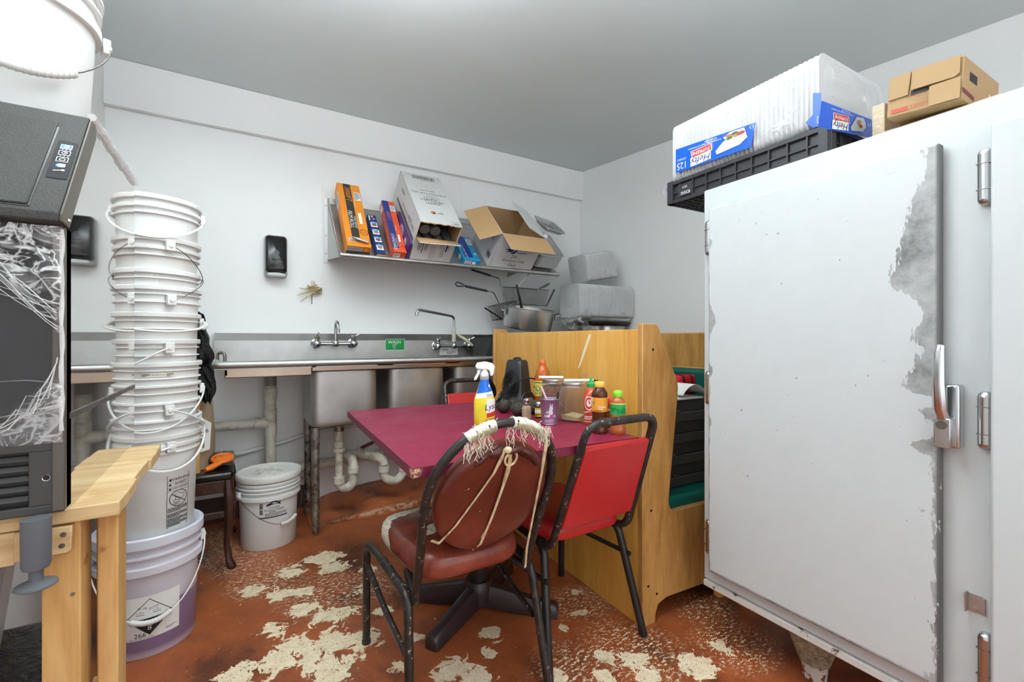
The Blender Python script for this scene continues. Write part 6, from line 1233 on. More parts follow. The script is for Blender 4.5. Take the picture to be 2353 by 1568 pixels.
# purple bunny tin
t, p = put(1263, 978, 'tin_pail', 'small purple tin pail printed with a bunny, holding a pink straw spoon', 'pail', 0.03)
az = tow(p.x, p.y); k = NT('purple_tin'); v = k.coord(); k.set(col=k.mix(k.noise(v, 14, 4), srgb((128, 92, 128)), srgb((176, 138, 170))), metal=0.45, rough=0.34); m_tin = k.m
b = MB(); b.lathe([(0, 0.002), (0.029, 0.002), (0.0305, 0.0), (0.0312, 0.003), (0.0305, 0.005), (0.0378, 0.093), (0.0392, 0.096), (0.0396, 0.099), (0.0385, 0.101), (0.0370, 0.099), (0.0296, 0.006), (0, 0.005)], 48); b.build('pail', m_tin, t)
b = MB(); b.tube([V((0.0388*math.cos(i*2*PI/40), 0.0388*math.sin(i*2*PI/40), 0.099)) for i in range(40)], 0.0021, 8, True); b.tube([V((0.0313*math.cos(i*2*PI/40), 0.0313*math.sin(i*2*PI/40), 0.003)) for i in range(40)], 0.0014, 6, True); b.build('rolled_edge', M('grey_tin', (172, 174, 180), 0.3, 0.9), t)
m_tin_g = M('grey_enamel', (150, 156, 164), 0.4, var=(10, 0.05))
MB().lathe([(0.0, 0.05), (0.034, 0.06), (0.0372, 0.0985)], 40).build('inside', m_tin_g, t)
cm = cylmap(az, lambda z: 0.0306+0.0082*z/0.1); g_ = lambda x, y: cm(x, y, 0.0006); g2 = lambda x, y: cm(x, y, 0.001); b = MB()
b.disc(0.004, 0.050, 0.0085, g_, 0, ry=0.012); b.disc(0.006, 0.066, 0.0075, g_, 0, ry=0.007); b.poly([(0.001, 0.07), (0.0005, 0.084), (0.003, 0.085), (0.006, 0.072)], g_, 0); b.poly([(0.006, 0.072), (0.010, 0.084), (0.0125, 0.082), (0.011, 0.069)], g_, 0)
for x_, c_ in ((-0.015, 1), (-0.005, 0), (0.007, 2), (0.019, 1)): b.disc(x_, 0.036, 0.0065, g2, c_, ry=0.0055)
b.disc(-0.010, 0.050, 0.005, g_, 3); b.poly([(-0.013, 0.05), (-0.006, 0.058), (-0.004, 0.05)], g2, 3); b.disc(0.004, 0.067, 0.0009, g2, 5, 8); b.disc(0.009, 0.067, 0.0009, g2, 5, 8); b.text('SOME BUNNY', 0.0, 0.020, 0.0062, g_, 4); b.smalltext(-0.02, 0.0125, 0.02, 0.0155, 1, g_, 4)
b.build('bunny_print', [M('bunny_white', (224, 220, 232), 0.5), M('egg_lilac', (206, 160, 206), 0.5), M('egg_pink', (196, 70, 150), 0.5), M('sprig_green', (164, 198, 150), 0.5), m_inkw, m_ink], t, recalc=False, smooth=0)
rgt = V((math.sin(-az), 0, 0)); R3 = V((-math.sin(az), math.cos(az), 0)); dR = R3                # image-right direction
b = MB(); b.tube([V((0, 0, 0.03))+dR*0.012, V((0, 0, 0.095))-dR*0.012, V((0, 0, 0.148))-dR*0.034], 0.0042, 8); o = b.build('straw', M('pink_plastic', (226, 190, 196), 0.35)); o.location = t.location; tag(o, 'pink flattened plastic straw sticking out of the purple tin', 'straw')
b = MB(); b.tube([V((0, 0, 0.03))+dR*0.012+V((0.01, 0, 0)), V((0, 0, 0.125))+dR*0.034], 0.0038, 8); o = b.build('pen', m_black); o.location = t.location; tag(o, 'dark pen leaning to the right inside the purple tin', 'pen')
b = MB(); b.lathe([(0, 0.0), (0.010, 0.002), (0.012, 0.006), (0.008, 0.008), (0, 0.008)], 16, fr=Matrix.Translation(V((0, 0, 0.088))+dR*0.006) @ Matrix.Diagonal((1.2, 0.8, 1, 1))); b.tube([V((0, 0, 0.045)), V((0, 0, 0.09))], 0.003, 6); o = b.build('spoon', M('clear_grey_plastic', (206, 200, 204), 0.2)); o.location = t.location; tag(o, 'small pale plastic spoon standing in the purple tin', 'spoon')
b = MB(); e0 = V((0, 0, 0.083))+dR*0.039; hp = [e0, e0+dR*0.014+V((0, 0, -0.012)), e0+dR*0.012+V((0, 0, -0.035)), e0+dR*0.001+V((0, 0, -0.05)), e0-dR*0.006+V((-0.01, -0.02, -0.05))]; b.tube(fillet(hp, 0.01, 4), 0.0009, 5); b.build('wire_handle', m_chrome, t)
# small yellow-labelled jar behind the tin
t, p = put(1238, 962, 'spice_jar', 'tiny dark jar with yellow label half hidden left of the purple tin', 'jar', 0.017)
az = tow(p.x, p.y); MB().lathe([(0, 0), (0.015, 0), (0.0165, 0.003), (0.0165, 0.046), (0.013, 0.052)], 24).build('body', M('dark_jar', (36, 30, 26), 0.25), t); MB().lathe([(0.0145, 0.05), (0.0145, 0.064), (0.012, 0.067), (0, 0.067)], 24).build('lid', m_chrome, t)
cm = cylmap(az, 0.0166); b = MB(); b.rect(-0.03, 0.006, 0.03, 0.044, lambda x, y: cm(x, y, 0.0004), 0, 12); b.rect(-0.03, 0.022, 0.03, 0.036, lambda x, y: cm(x, y, 0.0007), 1, 12); b.smalltext(-0.02, 0.008, 0.01, 0.02, 2, lambda x, y: cm(x, y, 0.0008), 2); b.build('jar_label', [M('acid_yellow', (226, 214, 40), 0.4), m_paper, m_ink], t, recalc=False)
# two glass jars
def jar(px, py, label, r, h, fill, fillmat, lidtop):
    t, p = put(px, py, 'glass_jar', label, 'jar', r)
    n = 4.2
    secs = [(0, 0.0), (0.80, 0.0), (0.96, 0.004), (1.0, 0.012), (1.0, 0.10*h/0.14), (0.97, 0.115*h/0.14), (0.86, 0.128*h/0.14), (0.78, 0.135*h/0.14), (0.78, h)]
    def js(u, v_, inset=0.0):
        k_, z = secs[int(round(v_*(len(secs)-1)))]; a_ = 2*PI*u; nn = 2+2.2*(1 if z < 0.115*h/0.14 else 0); q = k_*r-inset if k_ > 0 else 0
        return (math.copysign(abs(math.cos(a_))**(2/nn), math.cos(a_))*q*(0.93 if nn > 2 else 1), math.copysign(abs(math.sin(a_))**(2/nn), math.sin(a_))*q*(0.93 if nn > 2 else 1), z)
    R_ = rotz(tow(p.x, p.y)+PI/4+0.2)
    MB(R_).grid(js, 64, len(secs)-1).build('glass', m_glass, t, smooth=45)
    b = MB(R_); fz = [(0, 0.006), (0.9, 0.006), (0.9, fill), (0, fill+0.006)]
    b.grid(lambda u, v_: (math.copysign(abs(math.cos(2*PI*u))**0.6, math.cos(2*PI*u))*r*0.86*fz[int(round(v_*3))][0], math.copysign(abs(math.sin(2*PI*u))**0.6, math.sin(2*PI*u))*r*0.86*fz[int(round(v_*3))][0], fz[int(round(v_*3))][1]+0.004*math.sin(6*PI*u+1)*(1 if v_ > 0.5 else 0)), 40, 3)
    o = b.build('contents', fillmat, t); o['kind'] = 'stuff'
    b = MB(); b.lathe([(0.80*r, h-0.012), (0.84*r, h-0.012), (0.84*r, h-0.008), (0.82*r, h-0.007), (0.845*r, h-0.004), (0.845*r, h+0.004), (0.83*r, h+0.007), (0.78*r, h+0.0085), (0.76*r, h+0.007)], 48); b.build('lid_ring', m_alum, t)
    b = MB(); b.lathe([(0.77*r, h+0.0068), (0.4*r, h+0.0075), (0, h+0.0078)], 32); b.build('lid_disc', lidtop, t); return t, p
k = NT('brown_beans'); v = k.coord(); vo = k.n('ShaderNodeTexVoronoi', {'Vector': v, 'Scale': 85.0}); k.set(col=k.mix(vo.outputs[0], srgb((176, 116, 84)), srgb((70, 40, 26))), rough=0.4); k.bump(vo.outputs[0], -0.9, 0.01); m_beans = k.m
k = NT('pale_rice'); v = k.coord(); vo = k.n('ShaderNodeTexVoronoi', {'Vector': v, 'Scale': 260.0}); k.set(col=k.mix(vo.outputs[0], srgb((224, 208, 176)), srgb((196, 176, 140))), rough=0.7); k.bump(vo.outputs[0], -0.6, 0.004); m_rice = k.m
j1, pj1 = jar(1272, 957, 'glass jar full of brown dried pieces, behind the purple tin', 0.058, 0.150, 0.125, m_beans, M('brown_lid_disc', (150, 110, 86), 0.25, 0.3))
j2, pj2 = jar(1320, 972, 'nearly empty glass jar with a little pale rice, right of the purple tin', 0.060, 0.150, 0.022, m_rice, M('silver_lid_disc', (190, 186, 182), 0.2, 0.8))
# pens and spoon lying across the jar lids
zl = TZ+0.1595; ax = at(1254, 881, Z=zl+0.004); 
def rodthing(nm, label, cat, a_, b_, r, mt, tipm=None):
    q = MB(); a_, b_ = V(a_), V(b_); q.cyl(a_, b_, r, n=10); o = q.build(nm, mt); tag(o, label, cat)
    if tipm: d_ = (b_-a_).normalized(); q = MB(); q.cyl(b_+d_*0.0003, b_+d_*0.02, r*0.7, r*0.25, n=10); x = q.build('tip', tipm, o)
    return o
a1 = V((pj1.x-0.062, pj1.y+0.024, zl+0.0055)); b1 = V((pj1.x+0.02, pj1.y-0.045, zl+0.0055)); rodthing('marker_pen', 'white marker lying across the lid of the full glass jar', 'pen', a1, b1, 0.0065, m_white)
a2 = V((pj2.x-0.040, pj2.y+0.016, zl+0.0050)); b2 = V((pj2.x+0.058, pj2.y-0.050, zl+0.0050)); rodthing('marker_pen', 'white marker with dark tip lying across the lid of the nearly empty jar', 'pen', a2, b2, 0.0062, m_white, m_ink)
q = MB(); q.tube([V((pj2.x+0.035, pj2.y+0.03, zl+0.003)), V((pj2.x+0.055, pj2.y+0.025, zl+0.012))], 0.0025, 8); q.ball((pj2.x+0.072, pj2.y+0.02, zl+0.024), (0.022, 0.012, 0.009), 14); o = q.build('plastic_spoon', m_glass, smooth=70); tag(o, 'clear plastic spoon lying on the lid of the nearly empty jar, bowl up', 'spoon')
# bottles
def bottle(px, py, nm, label, r, prof, bodym, capprof, capm, lab=None, labm=None, liquid=None):
    t, p = put(px, py, nm, label, 'bottle', r); az = tow(p.x, p.y)
    MB().lathe(prof, 40).build('body', bodym, t, smooth=50); MB().lathe(capprof, 28).build('cap', capm, t, smooth=45)
    if lab: b = MB(); lab(b, cylmap(az, lerp_prof([q for q in prof if q[0] > 0]))); b.build('bottle_label', labm, t, recalc=False, smooth=60)
    if liquid: MB().lathe(liquid[0], 32).build('sauce', liquid[1], t)
    return t
def wrapl(b, cm, z0, z1, mi, a0=-1.5, a1=1.5, h=0.0005, r=0.03, zf=None): b.grid(lambda u, v_: cm((a0+(a1-a0)*u)*r, z0+(z1-z0)*v_+(zf(u) if zf else 0), h), 20, 2, mi)
def L_hot(b, cm):
    wrapl(b, cm, 0.07, 0.140, 0, r=0.04)
    g1 = lambda x, y: cm(x, y, 0.001); b.smalltext(-0.045, 0.128, 0.03, 0.136, 1, g1, 1, 0.6); b.disc(-0.026, 0.105, 0.013, g1, 2); b.ring(-0.026, 0.105, 0.014, 0.002, g1, 1); b.smalltext(-0.048, 0.074, -0.01, 0.088, 2, g1, 1)
bottle(1247, 946, 'sauce_bottle', 'tall orange hot sauce bottle with yellow label and orange cap, right of the heater', 0.038, [(0, 0), (0.034, 0), (0.038, 0.005), (0.038, 0.140), (0.037, 0.155), (0.031, 0.180), (0.021, 0.200), (0.0145, 0.212), (0.0135, 0.222)], M('orange_sauce', (186, 94, 34), 0.18, var=(12, 0.1)),
       [(0.0155, 0.216), (0.0165, 0.219), (0.0165, 0.231), (0.015, 0.233), (0.008, 0.234), (0.006, 0.239), (0, 0.239)], M('orange_cap', (228, 110, 50), 0.35), L_hot, [M('label_yellow', (232, 210, 84), 0.45), m_inkg, M('label_seal', (110, 150, 110), 0.5)])
def L_sri(b, cm):
    g1 = lambda x, y: cm(x, y, 0.0006); b.ring(-0.008, 0.085, 0.020, 0.003, g1, 0, 24, 0.026); b.disc(-0.008, 0.085, 0.010, g1, 0, ry=0.014)
    b.poly([(-0.002, 0.096), (0.004, 0.108), (0.006, 0.095)], g1, 0); b.text('SRIRACHA', -0.012, 0.052, 0.011, g1, 0, rot=0.3); b.smalltext(-0.03, 0.02, 0.02, 0.036, 3, g1, 0); b.text('HOT CHILI', -0.010, 0.118, 0.009, g1, 0, rot=0.9); b.rect(-0.035, 0.012, 0.03, 0.014, g1, 0, 8)
bottle(1358, 978, 'sauce_bottle', 'red chilli sauce bottle with white print and green pointed cap', 0.029, [(0, 0), (0.026, 0), (0.0285, 0.004), (0.0285, 0.100), (0.026, 0.122), (0.0165, 0.143), (0.0125, 0.150)], M('chilli_red', (206, 74, 34), 0.28, var=(8, 0.04)),
       [(0.0155, 0.143), (0.0160, 0.145), (0.0160, 0.159), (0.0125, 0.161), (0.0085, 0.163), (0.0065, 0.172), (0.0045, 0.182), (0.0, 0.184)], M('green_cap', (36, 176, 84), 0.35), L_sri, [m_inkw])
def L_dk(b, cm):
    wrapl(b, cm, 0.078, 0.128, 1, r=0.0275); g1 = lambda x, y: cm(x, y, 0.0010); g2 = lambda x, y: cm(x, y, 0.0014)
    b.poly([(-0.030, 0.128), (0.026, 0.128), (-0.010, 0.104), (-0.034, 0.096)], g1, 0); b.text('n', -0.026, 0.110, 0.026, g2, 2, shear=0.3); b.text('Chamoy', 0.008, 0.096, 0.0095, g2, 0, shear=0.2); b.smalltext(-0.004, 0.086, 0.022, 0.091, 1, g2, 0); b.smalltext(-0.02, 0.080, 0.02, 0.0845, 1, g2, 3)
bottle(1378, 999, 'sauce_bottle', 'dark brown sauce bottle with orange and white label and yellow cap', 0.028, [(0, 0), (0.025, 0), (0.0275, 0.004), (0.0275, 0.012), (0.0265, 0.016), (0.0265, 0.066), (0.0275, 0.074), (0.0275, 0.130), (0.0285, 0.136), (0.0265, 0.146), (0.018, 0.158), (0.0155, 0.162), (0.0150, 0.166)], M('dark_chamoy', (84, 38, 16), 0.14, var=(9, 0.15)),
       [(0.0165, 0.163), (0.0175, 0.166), (0.0175, 0.181), (0.016, 0.183), (0, 0.183)], M('yellow_cap', (246, 196, 84), 0.35), L_dk, [m_inkw, M('label_orange', (234, 160, 52), 0.4), M('label_green', (20, 130, 84), 0.4), m_ink])
def L_taj(b, cm):
    wrapl(b, cm, 0.070, 0.108, 0, r=0.0265); g1 = lambda x, y: cm(x, y, 0.001); g2 = lambda x, y: cm(x, y, 0.0014)
    b.poly([(-0.026, 0.070), (0.034, 0.104), (0.034, 0.084), (0.006, 0.070)], g1, 1); b.poly([(0.006, 0.070), (0.034, 0.086), (0.034, 0.070)], g1, 2); b.text('Tajin', 0.013, 0.085, 0.020, g2, 3, rot=0.35, shear=0.2); b.smalltext(-0.026, 0.082, -0.004, 0.096, 2, g2, 3); wrapl(b, cm, 0.106, 0.110, 4, r=0.0265, h=0.0008)
bottle(1420, 1001, 'seasoning_bottle', 'chilli seasoning bottle with green label and lime-green cap, nearest the booth wing', 0.027, [(0, 0), (0.025, 0), (0.0275, 0.004), (0.0275, 0.020), (0.0262, 0.025), (0.0262, 0.050), (0.0275, 0.060), (0.0275, 0.068), (0.0265, 0.072), (0.0265, 0.112), (0.0225, 0.122), (0.0145, 0.128), (0.0138, 0.133)], M('chilli_powder', (186, 96, 48), 0.3, var=(60, 0.18)),
       [(0.0155, 0.130), (0.0165, 0.133), (0.0165, 0.144), (0.0155, 0.149), (0.010, 0.1535), (0, 0.1545)], M('lime_cap', (150, 226, 52), 0.35), L_taj, [M('label_green2', (40, 168, 84), 0.4), m_inkw, M('label_red', (210, 70, 40), 0.4), M('label_dkgreen', (10, 110, 60), 0.4), M('label_lime', (206, 230, 110), 0.4)])
def L_val(b, cm): g1 = lambda x, y: cm(x, y, 0.0006); b.text('Smoky', 0.002, 0.038, 0.016, g1, 0); b.smalltext(-0.02, 0.016, 0.02, 0.026, 2, g1, 0); b.rect(-0.03, 0.066, 0.03, 0.072, g1, 1, 8)
bottle(1401, 985, 'spice_bottle', 'short brown spice bottle with red lid between the dark sauce and the green-labelled seasoning', 0.022, [(0, 0), (0.0205, 0), (0.0225, 0.003), (0.0225, 0.082), (0.019, 0.09)], M('brown_spice', (112, 52, 34), 0.3, var=(20, 0.1)), [(0.0215, 0.086), (0.0225, 0.088), (0.0225, 0.110), (0.0205, 0.113), (0, 0.113)], M('red_lid', (214, 60, 44), 0.35), L_val, [m_inkw, M('tan_band', (206, 170, 120), 0.5)])

# ------------------------------------------------------------------ cooler
FC = frame((1.46, 1.063, 0.0), (-0.0244, -0.9997, 0), (0, 0, 1))     # x along the front towards the camera, y up, z out of the front
co = thing('reach_in_cooler', 'tall white-painted reach-in cooler with chipped door and chrome hinges', 'cooler', tuple(FC @ V((0.7, 0, -0.4))), mat=FC @ Matrix.Rotation(-PI/2, 4, 'X') if False else Matrix.Translation(FC @ V((0.7, 0, -0.4))))
m_cool = M('white_cooler_paint', (201, 206, 208), 0.33, var=(2.2, 0.02), bump=(28, 0.03))
MB(FC).box(0.0, 1.46, 0.218, 1.633, -0.80, 0.0).build('cabinet', m_cool, co, True, bevel=0.006)
k = NT('chipped_base_paint'); v = k.coord(); k.set(col=k.mix(k.step(k.noise(v, 20, 6, 0.72), 0.57, 0.6), srgb((214, 212, 208)), srgb((96, 74, 60))), rough=0.45); m_bse = k.m
MB(FC).box(0.004, 1.46, 0.196, 0.2175, -0.78, 0.008).build('base_rail', m_bse, co, True, bevel=0.003)
D0, D1, DZ0, DZ1, DH = 0.041, 0.668, 0.267, 1.553, 0.030
k = NT('chipped_door_paint'); tc = k.n('ShaderNodeTexCoord').outputs['Object']; sp = k.n('ShaderNodeSeparateXYZ', {0: tc}); sx_, sz_ = sp.outputs[0], sp.outputs[1]
zz = k.n('ShaderNodeMapRange', {0: sz_, 1: DZ0, 2: DZ1, 3: 0.0, 4: 1.0}).outputs[0]
def zf(y): return (1.554-(y-335)*(1.288/1233)-DZ0)/(DZ1-DZ0)
def widths(lst): return [(max(0, min(1, zf(y))), w/0.12) for y, w in sorted(lst, key=lambda q: -q[0])]
wr = widths([(1568, .028), (1520, .012), (1440, .014), (1300, .010), (1150, .012), (1100, .010), (1050, .018), (1030, .060), (1018, .052), (1005, .014), (985, .004), (955, .020), (945, .034), (930, .008), (912, .012), (903, .05), (890, .070), (860, .064), (835, .045), (800, .036), (780, .052), (755, .040), (720, .026), (690, .042), (660, .085), (640, .098), (600, .088), (560, .075), (520, .070), (470, .055), (430, .040), (405, .030), (385, .010), (352, .045), (337, .052)])
ch = k.noise(k.coord((1, 0.32, 1)), 60, 6, 0.7); ch2 = k.noise(k.coord(), 24, 5, 0.6)
rr_ = k.ramp(zz, [(p_, min(1.0, w_)) for p_, w_ in wr][:32])
dr_ = k.math('SUBTRACT', D1, sx_); wob = k.math('MULTIPLY', k.math('SUBTRACT', ch, 0.5), 0.075)
mr = k.step(k.math('ADD', k.math('SUBTRACT', k.math('MULTIPLY', rr_, 0.12), dr_), wob), -0.001, 0.001)
mr = k.math('MULTIPLY', mr, k.step(rr_, 0.02, 0.05))
def zl_(y): return (1.55-(y-485)*(1.283/823)-DZ0)/(DZ1-DZ0)
wl = [(max(0, min(1, zl_(y))), w/0.12) for y, w in sorted([(1305, .003), (1290, .010), (1270, .004), (1200, .002), (1120, .006), (1105, .003), (1010, .007), (1000, .003), (965, .012), (945, .004), (900, .010), (870, .004), (855, .020), (845, .018), (835, .006), (775, .006), (745, .030), (720, .024), (700, .006), (690, .003), (580, .004), (572, .010), (560, .018), (550, .002), (485, .002)], key=lambda q: -q[0])]
rl_ = k.ramp(zz, wl); dl_ = k.math('SUBTRACT', sx_, D0)
ml = k.step(k.math('ADD', k.math('SUBTRACT', k.math('MULTIPLY', rl_, 0.12), dl_), k.math('MULTIPLY', wob, 0.35)), -0.0005, 0.0005)
tp = k.math('SUBTRACT', DZ1, sz_); mt_ = k.math('MULTIPLY', k.step(tp, 0.004, 0.002), k.step(ch2, 0.5, 0.56)); bt_ = k.math('MULTIPLY', k.step(k.math('SUBTRACT', sz_, DZ0), 0.012, 0.006), k.step(ch, 0.3, 0.42))
spk = k.math('MULTIPLY', k.step(k.noise(k.coord((1, 0.7, 1)), 52, 3, 0.6), 0.725, 0.745), 1.0)
dash = k.math('MULTIPLY', k.step(k.noise(k.coord((0.5, 1.6, 1)), 42, 4, 0.6), 0.71, 0.73), k.step(dr_, 0.12, 0.05))
msk = k.math('MAXIMUM', k.math('MAXIMUM', mr, ml), k.math('MAXIMUM', k.math('MAXIMUM', mt_, bt_), k.math('MAXIMUM', spk, dash)))
grey = k.ramp(k.noise(k.coord(), 9, 6, 0.7), [(0.32, srgb((104, 106, 106))), (0.5, srgb((158, 160, 160))), (0.62, srgb((178, 180, 180)))])
gd = k.mix(k.step(dr_, 0.010, 0.004), grey, srgb((92, 94, 94)))
k.set(col=k.mix(msk, k.mix(ch2, srgb((198, 203, 205)), srgb((205, 210, 212))), gd), rough=k.mix(msk, (0.36,)*3+(1,), (0.5,)*3+(1,)))
k.bump(k.math('ADD', k.math('MULTIPLY', msk, -0.8), k.math('MULTIPLY', k.noise(k.coord(), 75, 4, 0.6), 0.25)), 0.25, 0.003); m_door = k.m
def doorpart(nm, x0, x1, z0, z1, h0, h1, mt, bev=0.006):
    """built about its own frame, so its paint wear is laid out along the door"""
    b = MB(); b.box(x0, x1, z0, z1, h0, h1); o = b.build(nm, mt, None, bevel=bev, seg=3); o.parent = co; o.matrix_parent_inverse = MATF[co.name].inverted(); o.matrix_basis = FC; MATF[o.name] = FC.copy(); return o
dr1 = doorpart('door', D0, D1, DZ0, DZ1, 0.006, DH, m_door); dr1['label'] = 'far door with paint chipped along its handle edge'
MB(FC).box(D0+0.012, D1-0.012, DZ0+0.012, DZ1-0.012, 0.0005, 0.006).build('door_gasket', M('grey_gasket', (120, 120, 122), 0.6), co, True)
dr2 = doorpart('door', 0.752, 1.40, 0.255, 1.562, 0.006, DH+0.004, m_cool); dr2['label'] = 'near door cut off by the picture edge'
def hinge(s, z0, z1, par, flip=1):
    b = MB(FC); w = 0.0125; f2 = FC
    n = 10; prof = [(-w, 0.0), (w, 0.0)]+[(w*math.cos(PI*i/n), 0.011+0.008*math.sin(PI*i/n)) for i in range(n+1)]
    fr = FC @ frame((s, (z0+z1)/2, 0.0), (1, 0, 0), (0, 0, 1)); L_ = (z1-z0)/2
    b.prism(prof, -L_+0.012, L_-0.012, fr=fr)
    for e in (-1, 1):
        rows = []; 
        for j in range(5):
            q = j/4; k_ = math.cos(q*PI/2)*0.75+0.25; rows.append([(x*k_, y*k_, (L_-0.012+0.013*math.sin(q*PI/2))*e) for x, y in prof])
        m_ = len(prof); vs = [q for r in rows for q in r]; fs = [(j*m_+i, j*m_+(i+1) % m_, (j+1)*m_+(i+1) % m_, (j+1)*m_+i) for j in range(4) for i in range(m_)]+[tuple(range(4*m_, 5*m_))]; b.add(vs, fs, fr=fr)
    o = b.build('hinge', m_chrome, co, True, smooth=40)
    q = MB(FC)
    for z in (z0+0.034, z1-0.034): q.box(s-w-0.0006, s+w+0.0006, z-0.0008, z+0.0008, 0.0, 0.0195)
    q.build('hinge_seam', m_steel_dk, o, True)
for z0, z1 in ((1.391, 1.517), (0.843, 0.972), (0.305, 0.431)): hinge(0.7385, z0, z1, dr2)
for z0, z1 in ((1.392, 1.516), (0.855, 0.976), (0.318, 0.440)): hinge(0.0275, z0, z1, dr1)
hb_ = MB(FC); hb_.box(0.676, 0.703, 0.838, 0.985, 0.0005, 0.034); ha = hb_.build('latch', m_chrome, co, True, bevel=0.006, seg=3)
q = MB(FC); lv = [(0.6775, 1.078, 0.062, 0.009, 0.006), (0.6765, 1.06, 0.066, 0.011, 0.008), (0.676, 0.99, 0.068, 0.0125, 0.009), (0.676, 0.93, 0.060, 0.0135, 0.010), (0.678, 0.905, 0.048, 0.0145, 0.012)]
vs = []
for s_, z, h_, w_, d_ in lv: vs += [(s_-w_, z, h_), (s_-w_*0.4, z, h_+d_), (s_+w_*0.4, z, h_+d_), (s_+w_, z, h_), (s_+w_*0.7, z, h_-d_*0.5), (s_-w_*0.7, z, h_-d_*0.5)]
q.add(vs, [(j*6+i, j*6+(i+1) % 6, (j+1)*6+(i+1) % 6, (j+1)*6+i) for j in range(4) for i in range(6)]+[tuple(range(6)), tuple(range(24, 30))]); q.box(0.664, 0.694, 0.84, 0.908, 0.034, 0.058); q.build('lever_handle', m_chrome, ha, True, bevel=0.002, smooth=30)
q = MB(FC); q.cyl((0.679, 0.893, 0.058), (0.679, 0.893, 0.0605), 0.010, n=18); q.box(0.674, 0.684, 0.8915, 0.8945, 0.0604, 0.0612); q.build('lock_cylinder', m_steel_dk, ha, True)
q = MB(FC); q.box(0.708, 0.733, 0.467, 0.507, 0.0, 0.002); q.box(0.7055, 0.708, 0.467, 0.510, 0.0, 0.017); q.box(0.733, 0.737, 0.469, 0.505, 0.0, 0.007); q.cyl((0.72, 0.496, 0.002), (0.72, 0.496, 0.0045), 0.004, n=12); q.cyl((0.72, 0.476, 0.002), (0.72, 0.476, 0.0045), 0.0045, n=12); q.build('strike_plate', M('satin_strike', (188, 186, 184), 0.4, 0.8), co, True)
k = NT('stone_grey_leg'); v = k.coord(); z_ = k.n('ShaderNodeSeparateXYZ', {0: v}).outputs[2]; f = k.noise(v, 70, 5, 0.7)
k.set(col=k.mix(k.step(k.math('ADD', z_, k.math('MULTIPLY', k.noise(v, 40, 4), 0.02)), 0.062, 0.058), k.ramp(f, [(0.35, srgb((110, 98, 78))), (0.6, srgb((168, 156, 130)))]), k.mix(k.step(k.noise(v, 45, 4), 0.52, 0.56), srgb((206, 198, 190)), srgb((140, 60, 40)))), rough=0.8); k.bump(f, 0.6, 0.006); m_leg = k.m
for s_, h_ in ((0.305, -0.145), (1.25, -0.145), (0.305, -0.68), (1.25, -0.68)):
    c_ = FC @ V((s_, 0, h_)); b = MB(Matrix.Translation(c_) @ Matrix.Rotation(0.4, 4, 'Z')); secs = [(0.0, 0.030), (0.004, 0.034), (0.052, 0.038), (0.060, 0.042), (0.196, 0.085)]
    vs = []; 
    for z, w_ in secs:
        n = 2.6 if z < 0.058 else 6
        vs += [(math.copysign(abs(math.cos(2*PI*i/24))**(2/n), math.cos(2*PI*i/24))*w_, math.copysign(abs(math.sin(2*PI*i/24))**(2/n), math.sin(2*PI*i/24))*w_, z) for i in range(24)]
    b.add(vs, [(j*24+i, j*24+(i+1) % 24, (j+1)*24+(i+1) % 24, (j+1)*24+i) for j in range(4) for i in range(24)]+[tuple(range(24))]); b.build('leg', m_leg, co, True, smooth=40)

# ------------------------------------------------------------------ on top of the cooler
CT = 1.6335
m_crate = M('black_crate_plastic', (46, 46, 52), 0.42, var=(10, 0.12)); cr = thing('plastic_crate', 'low black lattice crate overhanging the end of the cooler top', 'crate', tuple(FC @ V((0.1, CT, -0.25))))
c0, c1, h0, h1, cz = -0.188, 0.402, -0.445, -0.030, 0.085
b = MB(FC)
for x in [c0+0.004+i*(c1-c0-0.008)/22 for i in range(23)]: b.box(x-0.0022, x+0.0022, CT+0.0005, CT+0.010, h0+0.004, h1-0.004)
for z in [h0+0.004+i*(h1-h0-0.008)/15 for i in range(16)]: b.box(c0+0.004, c1-0.004, CT+0.0005, CT+0.010, z-0.0022, z+0.0022)
b.build('base_lattice', m_crate, cr, True)
def cwall(F, L):
    b = MB(F); 
    for y0, y1, d_ in ((0.0, 0.012, 0.008), (0.036, 0.041, 0.006), (0.072, 0.085, 0.010)): b.box(0, L, y0, y1, -0.006, d_-0.004)
    b.box(0, L, 0.006, 0.08, -0.006, -0.0045); n = int(L/0.055)
    for i in range(n+1): x = i*L/n; b.box(x-0.0025, x+0.0025, 0.0, 0.085, -0.006, 0.004)
    for e in (0, L-0.026): b.box(e, e+0.026, 0.0, 0.088, -0.006, 0.007)
    return b
Fr_ = FC @ Matrix.Translation((c0, CT, h1)); b = cwall(Fr_, c1-c0); b.build('side', m_crate, cr, True)
cwall(FC @ Matrix.Translation((c1, CT, h1)) @ Matrix.Rotation(PI/2, 4, 'Y'), h1-h0).build('end', m_crate, cr, True); cwall(FC @ Matrix.Translation((c0, CT, h0)) @ Matrix.Rotation(-PI/2, 4, 'Y'), h1-h0).build('end', m_crate, cr, True); cwall(FC @ Matrix.Translation((c1, CT, h0)) @ Matrix.Rotation(PI, 4, 'Y'), c1-c0).build('side', m_crate, cr, True)
b = MB(Fr_); b.box(0.045, 0.112, 0.016, 0.066, -0.006, 0.003); b.build('name_panel', m_crate, cr, True, bevel=0.002); b = MB(); fn = lambda x, y: Fr_ @ V((x, y, 0.0035)); b.text('tosca', 0.082, 0.030, 0.024, fn); b.text('6332', 0.082, 0.050, 0.0115, fn); b.build('crate_lettering', m_inkw, cr, True, recalc=False, smooth=0)

